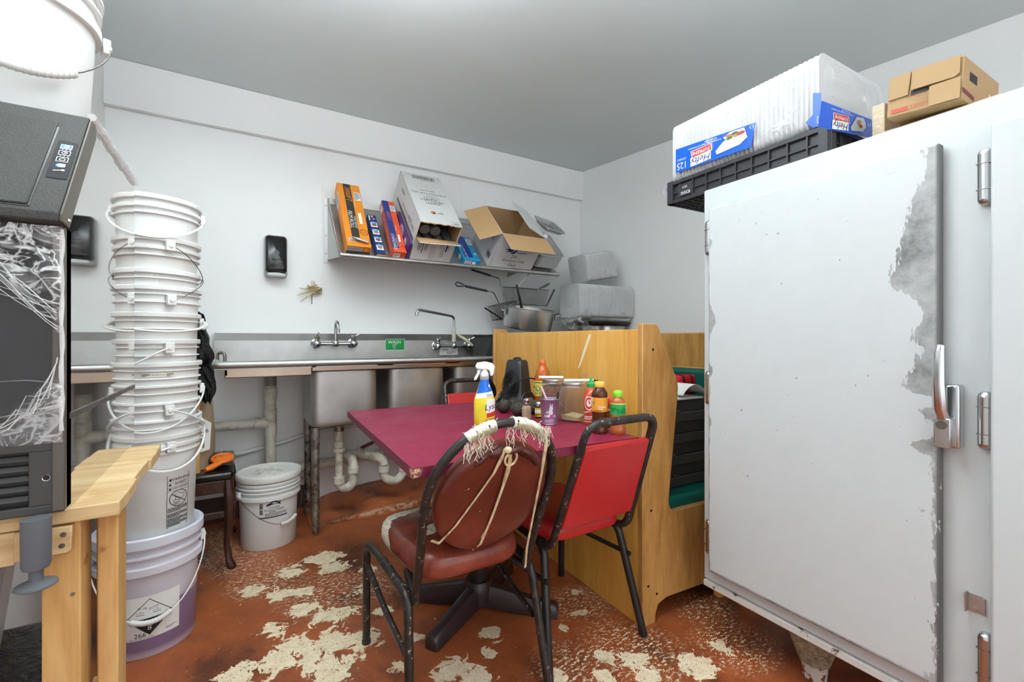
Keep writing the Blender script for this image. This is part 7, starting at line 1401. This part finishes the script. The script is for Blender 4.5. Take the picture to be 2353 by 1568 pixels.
m_foam = M('white_foam', (200, 201, 203), 0.6, var=(6, 0.015)); m_film = clear('clear_bag_film', (250, 251, 252), 0.08, 0.13, (9, 1.0, 0.56, 0.5), 0.9)
def foam_pack(nm, label, F, L, Hh, D, pitch, groove=True, seed=1, rnd_=0.03):
    """F: x along, y up, z towards the viewer; the block sits on y=0"""
    t = thing(nm, label, 'foam containers', tuple(F @ V((L/2, 0, -D/2)))); nx = int(L/pitch)*4
    b = MB(F)
    def sect(i):
        x = L*i/nx; k_ = (i % 4); o_ = (0.0, 0.006, 0.006, 0.0)[k_]; r = rnd_; pts = []
        for cx_, cy_, a0 in ((D/2-r, Hh-r, 0), (-D/2+r, Hh-r, PI/2), (-D/2+r, r, PI), (D/2-r, r, 1.5*PI)):
            for j in range(5): a_ = a0+PI/2*j/4; pts.append((cx_+(r-o_)*math.cos(a_), cy_+(r-o_)*math.sin(a_)))
        out = []
        for z, y in pts:
            if groove and z > D/2-0.02: z -= 0.010*math.exp(-((y-Hh*0.60)/0.012)**2)
            out.append((x, y, z-D/2))
        return out
    rows = [sect(i) for i in range(nx+1)]; m_ = len(rows[0]); vs = [q for r in rows for q in r]
    fs = [(j*m_+i, j*m_+(i+1) % m_, (j+1)*m_+(i+1) % m_, (j+1)*m_+i) for j in range(nx) for i in range(m_)]+[tuple(range(m_)), tuple(range(nx*m_, (nx+1)*m_))]
    b.add(vs, fs); o = b.build('foam_clamshells', m_foam, t, True, smooth=25); o['kind'] = 'stuff'
    rnd = random.Random(seed); ph = [(rnd.uniform(2, 6), rnd.uniform(0, 6), rnd.uniform(0.5, 1)) for _ in range(6)]
    b = MB(F); e = 0.006; nu, nv = 64, 30
    def film(u, v_):
        t_ = v_*2-1; a_ = 2*PI*u; n = 4.5
        cs = math.copysign(abs(math.cos(a_))**(2/n), math.cos(a_)); sn = math.copysign(abs(math.sin(a_))**(2/n), math.sin(a_))
        ex = max(0.0, 1-abs(t_)**9)**0.5; wv = sum(w*math.sin(p*a_//1 if False else round(p)*a_+4*t_*p+o_) for p, o_, w in ph)*0.0022
        wv += 0.003*math.sin(31*t_+5*a_)*abs(t_)
        x = L/2+t_*(L/2+(0.042 if t_ > 0 else 0.012)); y = Hh/2+sn*(Hh/2+e+wv)*ex; z = cs*(D/2+e+wv)*ex-D/2
        return (x, max(y, -0.0015), z)
    b.grid(film, nu, nv); b.build('clear_bag', m_film, t, True, smooth=80, recalc=False); return t
FB_ = FC @ Matrix.Translation((-0.175, CT+0.088, -0.040)); BL, BH, BD = 0.545, 0.235, 0.40
fp_ = foam_pack('foam_container_pack', 'big clear bag of white foam containers with bright blue labels, on the black crate', FB_, BL, BH, BD, 0.0155, True, 3, 0.032)
# printed panels on the bag
m_hb = M('cobalt_label', (12, 92, 214), 0.3, var=(5, 0.02)); m_hr = M('label_logo_red', (212, 66, 58), 0.4); m_hn = M('logo_navy', (20, 40, 120), 0.4); m_food = M('food_print_tan', (178, 140, 96), 0.5); m_foodg = M('food_print_green', (92, 112, 62), 0.5); m_foodr = M('food_print_red', (182, 66, 42), 0.5); m_hgrey = M('tray_print_grey', (206, 208, 212), 0.5)
HM = [m_hb, m_inkw, m_hr, m_hn, m_food, m_foodg, m_foodr, m_hgrey]
def hefty(b, fn, corners, full=True):
    """print laid upside down on a quad: u runs right to left, v top to bottom; corners = (bl, br, tr, tl) in surface x, y"""
    bl, br, tr, tl = [V((c_[0], c_[1])) for c_ in corners]
    def q(u, v_, h): p_ = (bl*(1-u)+br*u)*(1-v_)+(tl*(1-u)+tr*u)*v_; return fn(p_.x, p_.y, h)
    A = lambda h: (lambda x, y: q(1-x, 1-y, h))                      # upside down, x 0..1, y 0..1
    n = 24
    b.grid(lambda u, v_: q(u, v_, 0.0), n, 6, 0)
    a1, a2, a3 = A(0.0008), A(0.0014), A(0.002)
    return a1, a2, a3
def hefty_print(b, a1, a2, a3, x_logo=0.64, w=1.0):
    b.poly([(x_logo-0.16*w, 0.54), (x_logo+0.15*w, 0.60), (x_logo+0.17*w, 0.30), (x_logo-0.14*w, 0.24)], a1, 1); b.poly([(x_logo-0.15*w, 0.52), (x_logo+0.14*w, 0.58), (x_logo+0.16*w, 0.32), (x_logo-0.13*w, 0.26)], a2, 2)
    b.poly([(x_logo-0.15*w, 0.90), (x_logo+0.16*w, 0.96), (x_logo+0.17*w, 0.60), (x_logo-0.14*w, 0.54)], a2, 1)
def sxtext(b, s, x, y, size, fn, mi, asp, **kw):
    vs, fs = text_mesh(s, 1.0, 'CENTER', kw.get('shear', 0.0), kw.get('spacing', 1.0)); return b.add([fn(x+px_*size*asp, y+py_*size) for px_, py_ in vs], fs, mi)
Z0 = 0.0075; onf = lambda px_, py_, h=Z0: onpix(px_, py_, FB_, h)
fS = lambda x, y, h: FB_ @ V((x, y, Z0+h))
b = MB(); C = [onf(1553, 398), onf(1726, 338), onf(1737, 281), onf(1553, 344)]
a1, a2, a3 = hefty(b, fS, C); asp = 0.16/0.30*0.55
hefty_print(b, a1, a2, a3, 0.63, 0.9); sxtext(b, 'Hefty', 0.635, 0.75, 0.40, a3, 3, 0.30, shear=0.2); sxtext(b, 'SUPREME', 0.64, 0.43, 0.20, a3, 1, 0.30); sxtext(b, '125', 0.905, 0.76, 0.40, a2, 1, 0.26); sxtext(b, 'COUNT', 0.91, 0.5, 0.13, a2, 1, 0.28)
sxtext(b, '3 Compartment Hinged Lid Containers', 0.60, 0.2, 0.105, a2, 1, 0.26); sxtext(b, '8.5 x 8 x 3 IN.', 0.52, 0.1, 0.105, a2, 1, 0.26)
b.poly([(0.06, 0.5), (0.14, 0.72), (0.42, 0.82), (0.44, 0.66), (0.36, 0.38), (0.30, 0.26), (0.12, 0.22)], a2, 7); b.poly([(0.08, 0.38), (0.30, 0.38), (0.36, 0.2), (0.28, 0.05), (0.12, 0.06)], a3, 1)
for x_, y_, r_, c_ in ((0.26, 0.22, 0.05, 4), (0.28, 0.3, 0.04, 5), (0.15, 0.24, 0.05, 6), (0.22, 0.16, 0.04, 5), (0.30, 0.17, 0.035, 4), (0.20, 0.3, 0.03, 4)): b.disc(x_, y_, r_, lambda x, y, r_=r_: a3(x, y) if False else (FB_ @ V((0, 0, 0.0006))-FB_ @ V((0, 0, 0)))+a3(x, y), c_, ry=r_*1.6)
b.ring(0.035, 0.14, 0.022, 0.006, a2, 1, ry=0.06)
# strip under the bag's lower front edge
Fd = FB_ @ Matrix.Translation((0, 0.004, 0.004)) @ Matrix.Rotation(0.55, 4, 'X'); of2 = lambda px_, py_: onpix(px_, py_, Fd, 0.0)
fD = lambda x, y, h: Fd @ V((x, y, h)); C = [of2(1612, 411), of2(1775, 362), of2(1752, 351), of2(1607, 399)]; a1, a2, a3 = hefty(b, fD, C); sxtext(b, '125', 0.90, 0.55, 0.55, a2, 1, 0.16); b.ring(0.55, 0.5, 0.08, 0.02, a2, 1, ry=0.35); b.smalltext(0.4, 0.3, 0.5, 0.7, 2, a2, 1)
C = [of2(1588, 416), of2(1612, 409), of2(1609, 402), of2(1586, 409)]; q_ = [V((c_[0], c_[1])) for c_ in C]; b.grid(lambda u, v_: fD(*((q_[0]*(1-u)+q_[1]*u)*(1-v_)+(q_[3]*(1-u)+q_[2]*u)*v_), 0.0), 4, 1, 1)
# front corner piece and end face
C = [onf(1868, 294), onf(1886, 288), onf(1888, 213), onf(1868, 214)]; a1, a2, a3 = hefty(b, fS, C); b.poly([onf(1850, 283), onf(1869, 293), onf(1869, 262)], lambda x, y: fS(x, y, 0.0), 0); sxtext(b, '25', 0.35, 0.8, 0.30, a2, 1, 0.75)
FE = FB_ @ Matrix.Translation((BL+0.040, 0, 0.0)) @ Matrix.Rotation(PI/2, 4, 'Y')     # x goes back from the front, y up, z out of the end
oe = lambda px_, py_: onpix(px_, py_, FE, 0.004); fE = lambda x, y, h: FE @ V((x, y, 0.004+h))
C = [oe(1880, 292), oe(2003, 318), oe(2006, 276), oe(1888, 231)]; a1, a2, a3 = hefty(b, fE, C); hefty_print(b, a1, a2, a3, 0.62, 0.95); sxtext(b, 'Hefty', 0.625, 0.75, 0.40, a3, 3, 0.30, shear=0.2); sxtext(b, 'SUPREME', 0.63, 0.43, 0.20, a3, 1, 0.30)
sxtext(b, 'Compartment Hinged Lid Containers', 0.62, 0.18, 0.105, a2, 1, 0.26); sxtext(b, '8.5 x 8 x 3 IN.', 0.56, 0.08, 0.105, a2, 1, 0.26)
b.poly([(0.14, 0.5), (0.2, 0.78), (0.42, 0.86), (0.44, 0.7), (0.34, 0.15), (0.2, 0.1), (0.16, 0.3)], a2, 7); b.disc(0.29, 0.38, 0.045, a3, 4, ry=0.12); b.disc(0.25, 0.54, 0.035, a3, 6, ry=0.08); b.ring(0.08, 0.34, 0.03, 0.01, a2, 1, ry=0.07)
b.poly([oe(2003, 318), oe(2014, 315), oe(2015, 287), oe(2005, 283)], lambda x, y: fE(x, y, 0.0004), 0); b.barcode(0, 0, 1, 1, lambda x, y: fE(*((V(oe(2004.5, 315))*(1-x)+V(oe(2012, 313))*x)*(1-y)+(V(oe(2005, 289))*(1-x)+V(oe(2012, 291))*x)*y), 0.0012), 1, True)
b.build('blue_label', HM, fp_, True, recalc=False, smooth=0)
b = MB(FB_); rr = random.Random(6)                                   # twisted bag tail at the far end
b.grid(lambda u, v_: (-0.012-0.06*v_, 0.01+0.05*u*(1-0.5*v_)-0.03*v_+0.008*math.sin(17*u+9*v_), -0.02-0.06*u*(1-0.4*v_)+0.01*math.sin(11*v_+13*u)), 12, 10); b.build('bag_tail', m_film, fp_, True, smooth=80, recalc=False)
# cardboard boxes
bx = thing('cardboard_box', 'brown cardboard box of plastic cups, flaps tucked, on top of the cooler', 'box', tuple(FC @ V((0.6, CT, -0.1))))
FX = FC @ Matrix.Translation((0, 0, -0.075)); ox = lambda a_, c_: V(onpix(a_, c_, FX, 0.0))
BLc, TLc, TRc, BRc = ox(2036, 273), ox(2044, 181), ox(2217, 125), ox(2211, 227); BD_ = 0.25
fB = lambda u, v_, h: FX @ V((*((BLc*(1-u)+BRc*u)*(1-v_)+(TLc*(1-u)+TRc*u)*v_), h))
b = MB(); vs = [fB(0, 0, 0), fB(1, 0, 0), fB(1, 1, 0), fB(0, 1, 0), fB(0, 0, -BD_), fB(1, 0, -BD_), fB(1, 1, -BD_), fB(0, 1, -BD_)]; b.add(vs, [(0, 1, 2, 3), (4, 7, 6, 5), (0, 4, 5, 1), (1, 5, 6, 2), (2, 6, 7, 3), (3, 7, 4, 0)])
m_kbox = M('tan_corrugated', (178, 146, 104), 0.7, var=(5, 0.06), bump=(90, 0.08)); b.build('carton', m_kbox, bx, True, bevel=0.003)
def fl_(nm, pts, h): b = MB(); b.add([fB(u, v_, h) for u, v_ in pts]+[fB(u, v_, h-0.003) for u, v_ in pts], [tuple(range(len(pts))), tuple(range(len(pts), 2*len(pts)))]+[(i, (i+1) % len(pts), len(pts)+(i+1) % len(pts), len(pts)+i) for i in range(len(pts))]); return b.build(nm, m_kbox, bx, True)
fl_('flap', [(0.03, 0.42), (0.30, 0.44), (0.325, 0.99), (0.02, 0.98)], 0.0045); fl_('flap', [(0.345, 0.52), (0.90, 0.53), (0.965, 0.60), (0.965, 1.0), (0.345, 1.0)], 0.008); fl_('flap', [(0.60, 0.0), (0.985, 0.02), (0.985, 0.50), (0.60, 0.47)], 0.010)
b = MB(); k_ = lambda x, y: fB(x, y, 0.0012); b.poly([(0.33, 0.40), (0.60, 0.42), (0.60, 0.52), (0.335, 0.52)], k_, 0)
U2 = lambda x, y: fB(1-x, 1-y, 0.0015); sxtext(b, "SMUCKER'S", 0.51, 0.865, 0.095, U2, 1, 0.62); sxtext(b, 'SERVICE PLASTIC CUPS', 0.53, 0.655, 0.062, U2, 2, 0.60); b.outline([(0.385, 0.80), (0.70, 0.82), (0.70, 0.92), (0.385, 0.92)], 0.007, U2, 1); b.rect(0.705, 0.825, 0.93, 0.92, U2, 1); sxtext(b, 'UNIT NOT LABELED FOR RETAIL SALE', 0.58, 0.585, 0.040, U2, 2, 0.55); sxtext(b, 'PORTION PACK', 0.50, 0.745, 0.045, U2, 2, 0.6)
sR = lambda x, y: (lambda p0, p1, q0, q1: (p0*(1-x)+p1*x)*(1-y)+(q0*(1-x)+q1*x)*y)(fB(1.003, 0, 0), fB(1.003, 0, -BD_), fB(1.003, 1, 0), fB(1.003, 1, -BD_)); b.rect(0.16, 0.52, 0.36, 0.72, sR, 0); b.poly([(0.0, 0.16), (0.3, 0.12), (0.3, 0.22), (0.0, 0.27)], sR, 3); b.poly([(0.62, 0.0), (0.72, 0.55), (0.88, 0.3), (0.90, 0.0)], sR, 4)
b.build('carton_print', [m_ink, M('brick_print', (196, 84, 64), 0.6), M('faded_red_print', (176, 104, 84), 0.6), M('maroon_band', (120, 50, 48), 0.6), m_paper], bx, True, recalc=False, smooth=0)
ub = thing('cardboard_box', 'flat brown carton wrapped in film, under the box of plastic cups', 'box', tuple(FC @ V((0.6, CT, -0.2))))
zb = BLc.y-CT; FU = FC @ Matrix.Translation((0.50, CT, -0.115)); MB(FU).box(0.0, 0.24, 0.0, max(0.02, min(BLc.y, BRc.y)-CT-0.001), -0.25, 0.0).build('carton', M('film_wrapped_corrugated', (176, 152, 120), 0.35, var=(30, 0.12, (1, 6, 1)), bump=(60, 0.4)), ub, True, bevel=0.003)
MB(FU).box(-0.035, -0.003, 0.0, 0.135, -0.22, -0.02).build('inner_panel', M('film_wrapped_pale', (196, 176, 146), 0.3, var=(40, 0.12, (1, 6, 1)), bump=(60, 0.5)), ub, True, bevel=0.003)

# ------------------------------------------------------------------ pots and packs on the far drainboard
DB = 0.9455
m_pot = M('stainless_pot', (186, 184, 180), 0.22, 1.0, var=(4, 0.12), bump=(16, 0.04, (0.2, 0.2, 10)))
def pot(nm, label, c, r, h, mt, tilt=None, handles=(), base_r=0.97):
    m = Matrix.Translation(c) @ (tilt or Matrix.Identity(4)); t = thing(nm, label, 'pot', c, mat=m)
    MB().lathe([(0, 0.0), (r*base_r-0.02, 0.0), (r*base_r-0.006, 0.004), (r*base_r, 0.018), (r, h-0.008), (r+0.006, h-0.004), (r+0.006, h), (r-0.003, h), (r*base_r-0.006, 0.02), (r*base_r-0.03, 0.006), (0, 0.006)], 72).build('body', mt, t, smooth=40)
    for a_ in handles:
        q = math.radians(a_); e = V((math.cos(q), math.sin(q), 0)); f = V((-math.sin(q), math.cos(q), 0)); z = h*0.80
        pts = [e*(r+0.002)-f*0.052+V((0, 0, z-0.012)), e*(r+0.028)-f*0.05+V((0, 0, z)), e*(r+0.05)-f*0.035+V((0, 0, z+0.012)), e*(r+0.05)+f*0.035+V((0, 0, z+0.012)), e*(r+0.028)+f*0.05+V((0, 0, z)), e*(r+0.002)+f*0.052+V((0, 0, z-0.012))]
        b = MB(); b.tube(fillet(pts, 0.02, 5), 0.0062, 10); o = b.build('handle', m_chrome, t)
        b = MB(); 
        for s in (-1, 1): b.box(-0.016, 0.016, -0.022, 0.022, -0.001, 0.004, fr=frame(e*(r+0.001)+f*0.052*s+V((0, 0, z-0.014)), f, (0, 0, 1)))
        b.build('handle_plate', m_alum, o)
    return t
pc = at(1368, 752, Y=2.80); pc = V((pc.x, 2.80, DB))
pot('stock_pot', 'large steel stock pot at the room corner, under the bagged foam containers', pc, 0.228, 0.245, m_pot, None, (8, 205))
p2 = at(1208, 757, Y=2.86); PR = 0.190
pot('stock_pot', 'shallow steel pot supporting the tilted aluminium pot behind the booth', V((p2.x+0.02, 2.88, DB)), 0.185, 0.195, m_pot, None, ())
tl = Matrix.Rotation(math.radians(7.5), 4, V((0.5166, 0.8563, 0))) @ Matrix.Rotation(math.radians(7), 4, V((0.8563, -0.5166, 0)))
ap = pot('aluminium_pot', 'wide aluminium pot tilted to the right, heaped behind the wood booth panel', V((p2.x+0.015, 2.87, DB+0.223)), PR, 0.158, m_alum, tl, (-20, 160), 0.96)
# shallow pans on the stock pot
zr_ = DB+0.246
def tray(nm, label, c, hx_, hy_, h, rz, mt, cat='pan'):
    t = thing(nm, label, cat, c, rz); b = MB(); k_ = 0.93
    P0 = [(-hx_*k_, -hy_*k_), (hx_*k_, -hy_*k_), (hx_*k_, hy_*k_), (-hx_*k_, hy_*k_)]; P1 = [(-hx_, -hy_), (hx_, -hy_), (hx_, hy_), (-hx_, hy_)]
    b.add([(x, y, 0.001) for x, y in P0]+[(x, y, h) for x, y in P1], [(0, 1, 2, 3), (0, 1, 5, 4), (1, 2, 6, 5), (2, 3, 7, 6), (3, 0, 4, 7)]); b.build('pan', mt, t, solid=0.002, bevel=0.004)
    b = MB(); b.tube([(x, y, h) for x, y in P1], 0.004, 6, True); b.build('rim', mt, t); return t
tray('sheet_pan', 'dark slotted pan lying on the rim of the stock pot', (pc.x+0.03, 2.80, zr_+0.001), 0.215, 0.15, 0.03, 0.05, M('dark_pan', (70, 68, 66), 0.35, 0.9, var=(30, 0.3)))
tray('sheet_pan', 'bright steel pan on top of the dark pan, right under the bagged foam pack', (pc.x+0.055, 2.82, zr_+0.0365), 0.20, 0.15, 0.026, -0.04, m_steel)
FP = frame((pc.x-0.285, 2.66, zr_+0.068), (1, -0.02, 0), (0, 0.0, 1)); 
foam_pack('foam_container_pack', 'wide bagged pack of white foam containers on the steel pans in the corner', FP, 0.555, 0.255, 0.22 if False else 0.24, 0.0125, False, 5, 0.03)
FP2 = frame((pc.x-0.155, 2.70, zr_+0.068+0.275), (1, -0.03, 0.19), (-0.19, 0.0, 1)); foam_pack('foam_container_pack', 'smaller tilted bagged pack of foam containers topmost in the corner', FP2, 0.30, 0.215, 0.22, 0.0125, False, 8, 0.03)
b = MB(); rr = random.Random(12)
b.grid(lambda u, v_: V((pc.x-0.42+0.30*u+0.02*math.sin(9*v_), 2.70-0.05*math.sin(PI*u)+0.02*math.sin(14*u+8*v_), zr_-0.02+0.15*v_*(0.5+0.6*u)+0.012*math.sin(17*u-9*v_))), 24, 18); o = b.build('loose_plastic_film', m_film, smooth=80, recalc=False); tag(o, 'loose crumpled clear film drooping over the stock pot left handle', 'plastic film')
o = MB().box(pc.x+0.19, pc.x+0.23, 2.56, 2.59, DB, 1.155).build('wood_offcut', m_oak_end); tag(o, 'small brown wood piece standing right of the stock pot', 'wood piece')
# fry baskets
def fry_basket(label, F, L, Wd, Hh, hp, seed):
    t = thing('fry_basket', label, 'fry basket', tuple(F @ V((0, 0, 0)))); tp_ = 0.90
    def corner(x, y, z): k_ = tp_+(1-tp_)*z/Hh; return V((x*k_, y*k_, z))
    b = MB(F); nl, nw, nh = 26, 14, 10
    for i in range(nl+1):
        x = -L/2+L*i/nl
        for s in (-1, 1): b.tube([corner(x, s*Wd/2, 0), corner(x, s*Wd/2, Hh)], 0.0008, 4)
        b.tube([corner(x, -Wd/2, 0), corner(x, Wd/2, 0)], 0.0008, 4)
    for i in range(nw+1):
        y = -Wd/2+Wd*i/nw
        for s in (-1, 1): b.tube([corner(s*L/2, y, 0), corner(s*L/2, y, Hh)], 0.0008, 4)
        b.tube([corner(-L/2, y, 0), corner(L/2, y, 0)], 0.0008, 4)
    for i in range(nh+1):
        z = Hh*i/nh; b.tube([corner(-L/2, -Wd/2, z), corner(L/2, -Wd/2, z), corner(L/2, Wd/2, z), corner(-L/2, Wd/2, z)], 0.0008, 4, True)
    o = b.build('wire_mesh', m_wire, t, True, smooth=0)
    b = MB(F); b.tube([corner(-L/2, -Wd/2, Hh), corner(L/2, -Wd/2, Hh), corner(L/2, Wd/2, Hh), corner(-L/2, Wd/2, Hh)], 0.0032, 8, True); b.tube([corner(-L/2, -Wd/2, 0), corner(L/2, -Wd/2, 0), corner(L/2, Wd/2, 0), corner(-L/2, Wd/2, 0)], 0.0026, 8, True); b.build('rim_wire', m_wire, t, True)
    b = MB(); pts = fillet(hp, 0.012, 5); b.tube(pts, 0.0048, 8); b.build('handle', m_chrome, t, True); return t
FK = frame(at(1206, 700, Y=3.02), (1, 0.06, 0.0), (0, 1, 0.12)); tip2 = at(1078, 618, Y=2.93)
h2 = [at(1162, 708, Y=2.95), at(1151, 655, Y=2.93), at(1147, 640, Y=2.92), tip2]
g2_ = fry_basket('wire fry basket at the back, its dark handle reaching up under the shelf', FK, 0.33, 0.17, 0.125, h2, 1)
def grip(par, a_, b_, mt, loop=False):
    b = MB(); a_, b_ = V(a_), V(b_); b.tube([a_, a_.lerp(b_, 0.5), b_], 0.0085, 10)
    b.build('grip', mt, par, True)
    if loop: d_ = (b_-a_).normalized(); u_ = V((0, 0, 1)); b = MB(); b.tube([b_, b_+d_*0.03+u_*0.010, b_+d_*0.075+u_*0.016, b_+d_*0.092, b_+d_*0.075-u_*0.012, b_+d_*0.03-u_*0.006], 0.0042, 8, True); b.build('grip_loop', mt, par, True)
m_blkgrip = M('dark_blue_grip', (40, 48, 58), 0.45); grip(g2_, h2[2].lerp(tip2, 0.30), h2[2].lerp(tip2, 0.92), m_blkgrip)
FK2 = frame(at(1172, 725, Y=2.90), (0.95, 0.0, 0.25), (0, 1, 0)); h1 = [at(1158, 728, Y=2.84), at(1143, 690, Y=2.83), at(1134, 672, Y=2.82), at(1070, 658, Y=2.74)]
g1_ = fry_basket('wire fry basket on the left with a looped dark handle pointing left', FK2 @ Matrix.Translation((0.02, 0.12, -0.02)), 0.16, 0.16, 0.11, h1, 2); grip(g1_, h1[2].lerp(h1[3], 0.25), h1[3], m_blkgrip, True)
def utensil(nm, label, cat, pts, r, mt, gr=None, grm=None):
    b = MB(); b.tube(pts, r, 8); o = b.build(nm, mt); tag(o, label, cat)
    if gr: q = MB(); q.tube(gr[0], gr[1], 8); q.build('grip', grm, o)
    return o
utensil('skimmer', 'thin steel skimmer handle slanting up from the pots towards the foil pans', 'utensil', [at(1176, 690, Y=2.95), at(1191, 659, Y=2.90), at(1215, 630, Y=2.86), at(1231, 617, Y=2.84)], 0.0035, m_chrome, ([at(1214, 631, Y=2.858), at(1218, 628, Y=2.855), at(1231, 616, Y=2.838)], [0.004, 0.0065, 0.0055]), m_chrome)
utensil('tongs', 'long steel tongs lying across the aluminium pot, tip up to the right', 'tongs', [at(1168, 704, Y=2.80), at(1215, 677, Y=2.82), at(1240, 663, Y=2.83)], 0.0042, m_chrome, ([at(1240, 663, Y=2.829), at(1252, 658, Y=2.833), at(1262, 652, Y=2.835)], [0.006, 0.010, 0.008]), m_steel_dk)
utensil('ladle', 'black ladle handle standing upright in the aluminium pot', 'ladle', [at(1200, 715, Y=2.80), at(1195, 690, Y=2.78), at(1188, 660, Y=2.77), at(1187, 655, Y=2.77)], [0.010, 0.010, 0.0085, 0.0095], m_black)
utensil('saucepan', 'dark pan handle pointing up right, between the aluminium pot and the foam pack', 'pan', [at(1255, 705, Y=2.90), at(1274, 665, Y=2.88)], 0.0068, m_black)
utensil('saucepan', 'dark pan handle pointing up left beside the aluminium pot', 'pan', [at(1152, 732, Y=2.83), at(1114, 708, Y=2.82)], 0.0058, m_black)
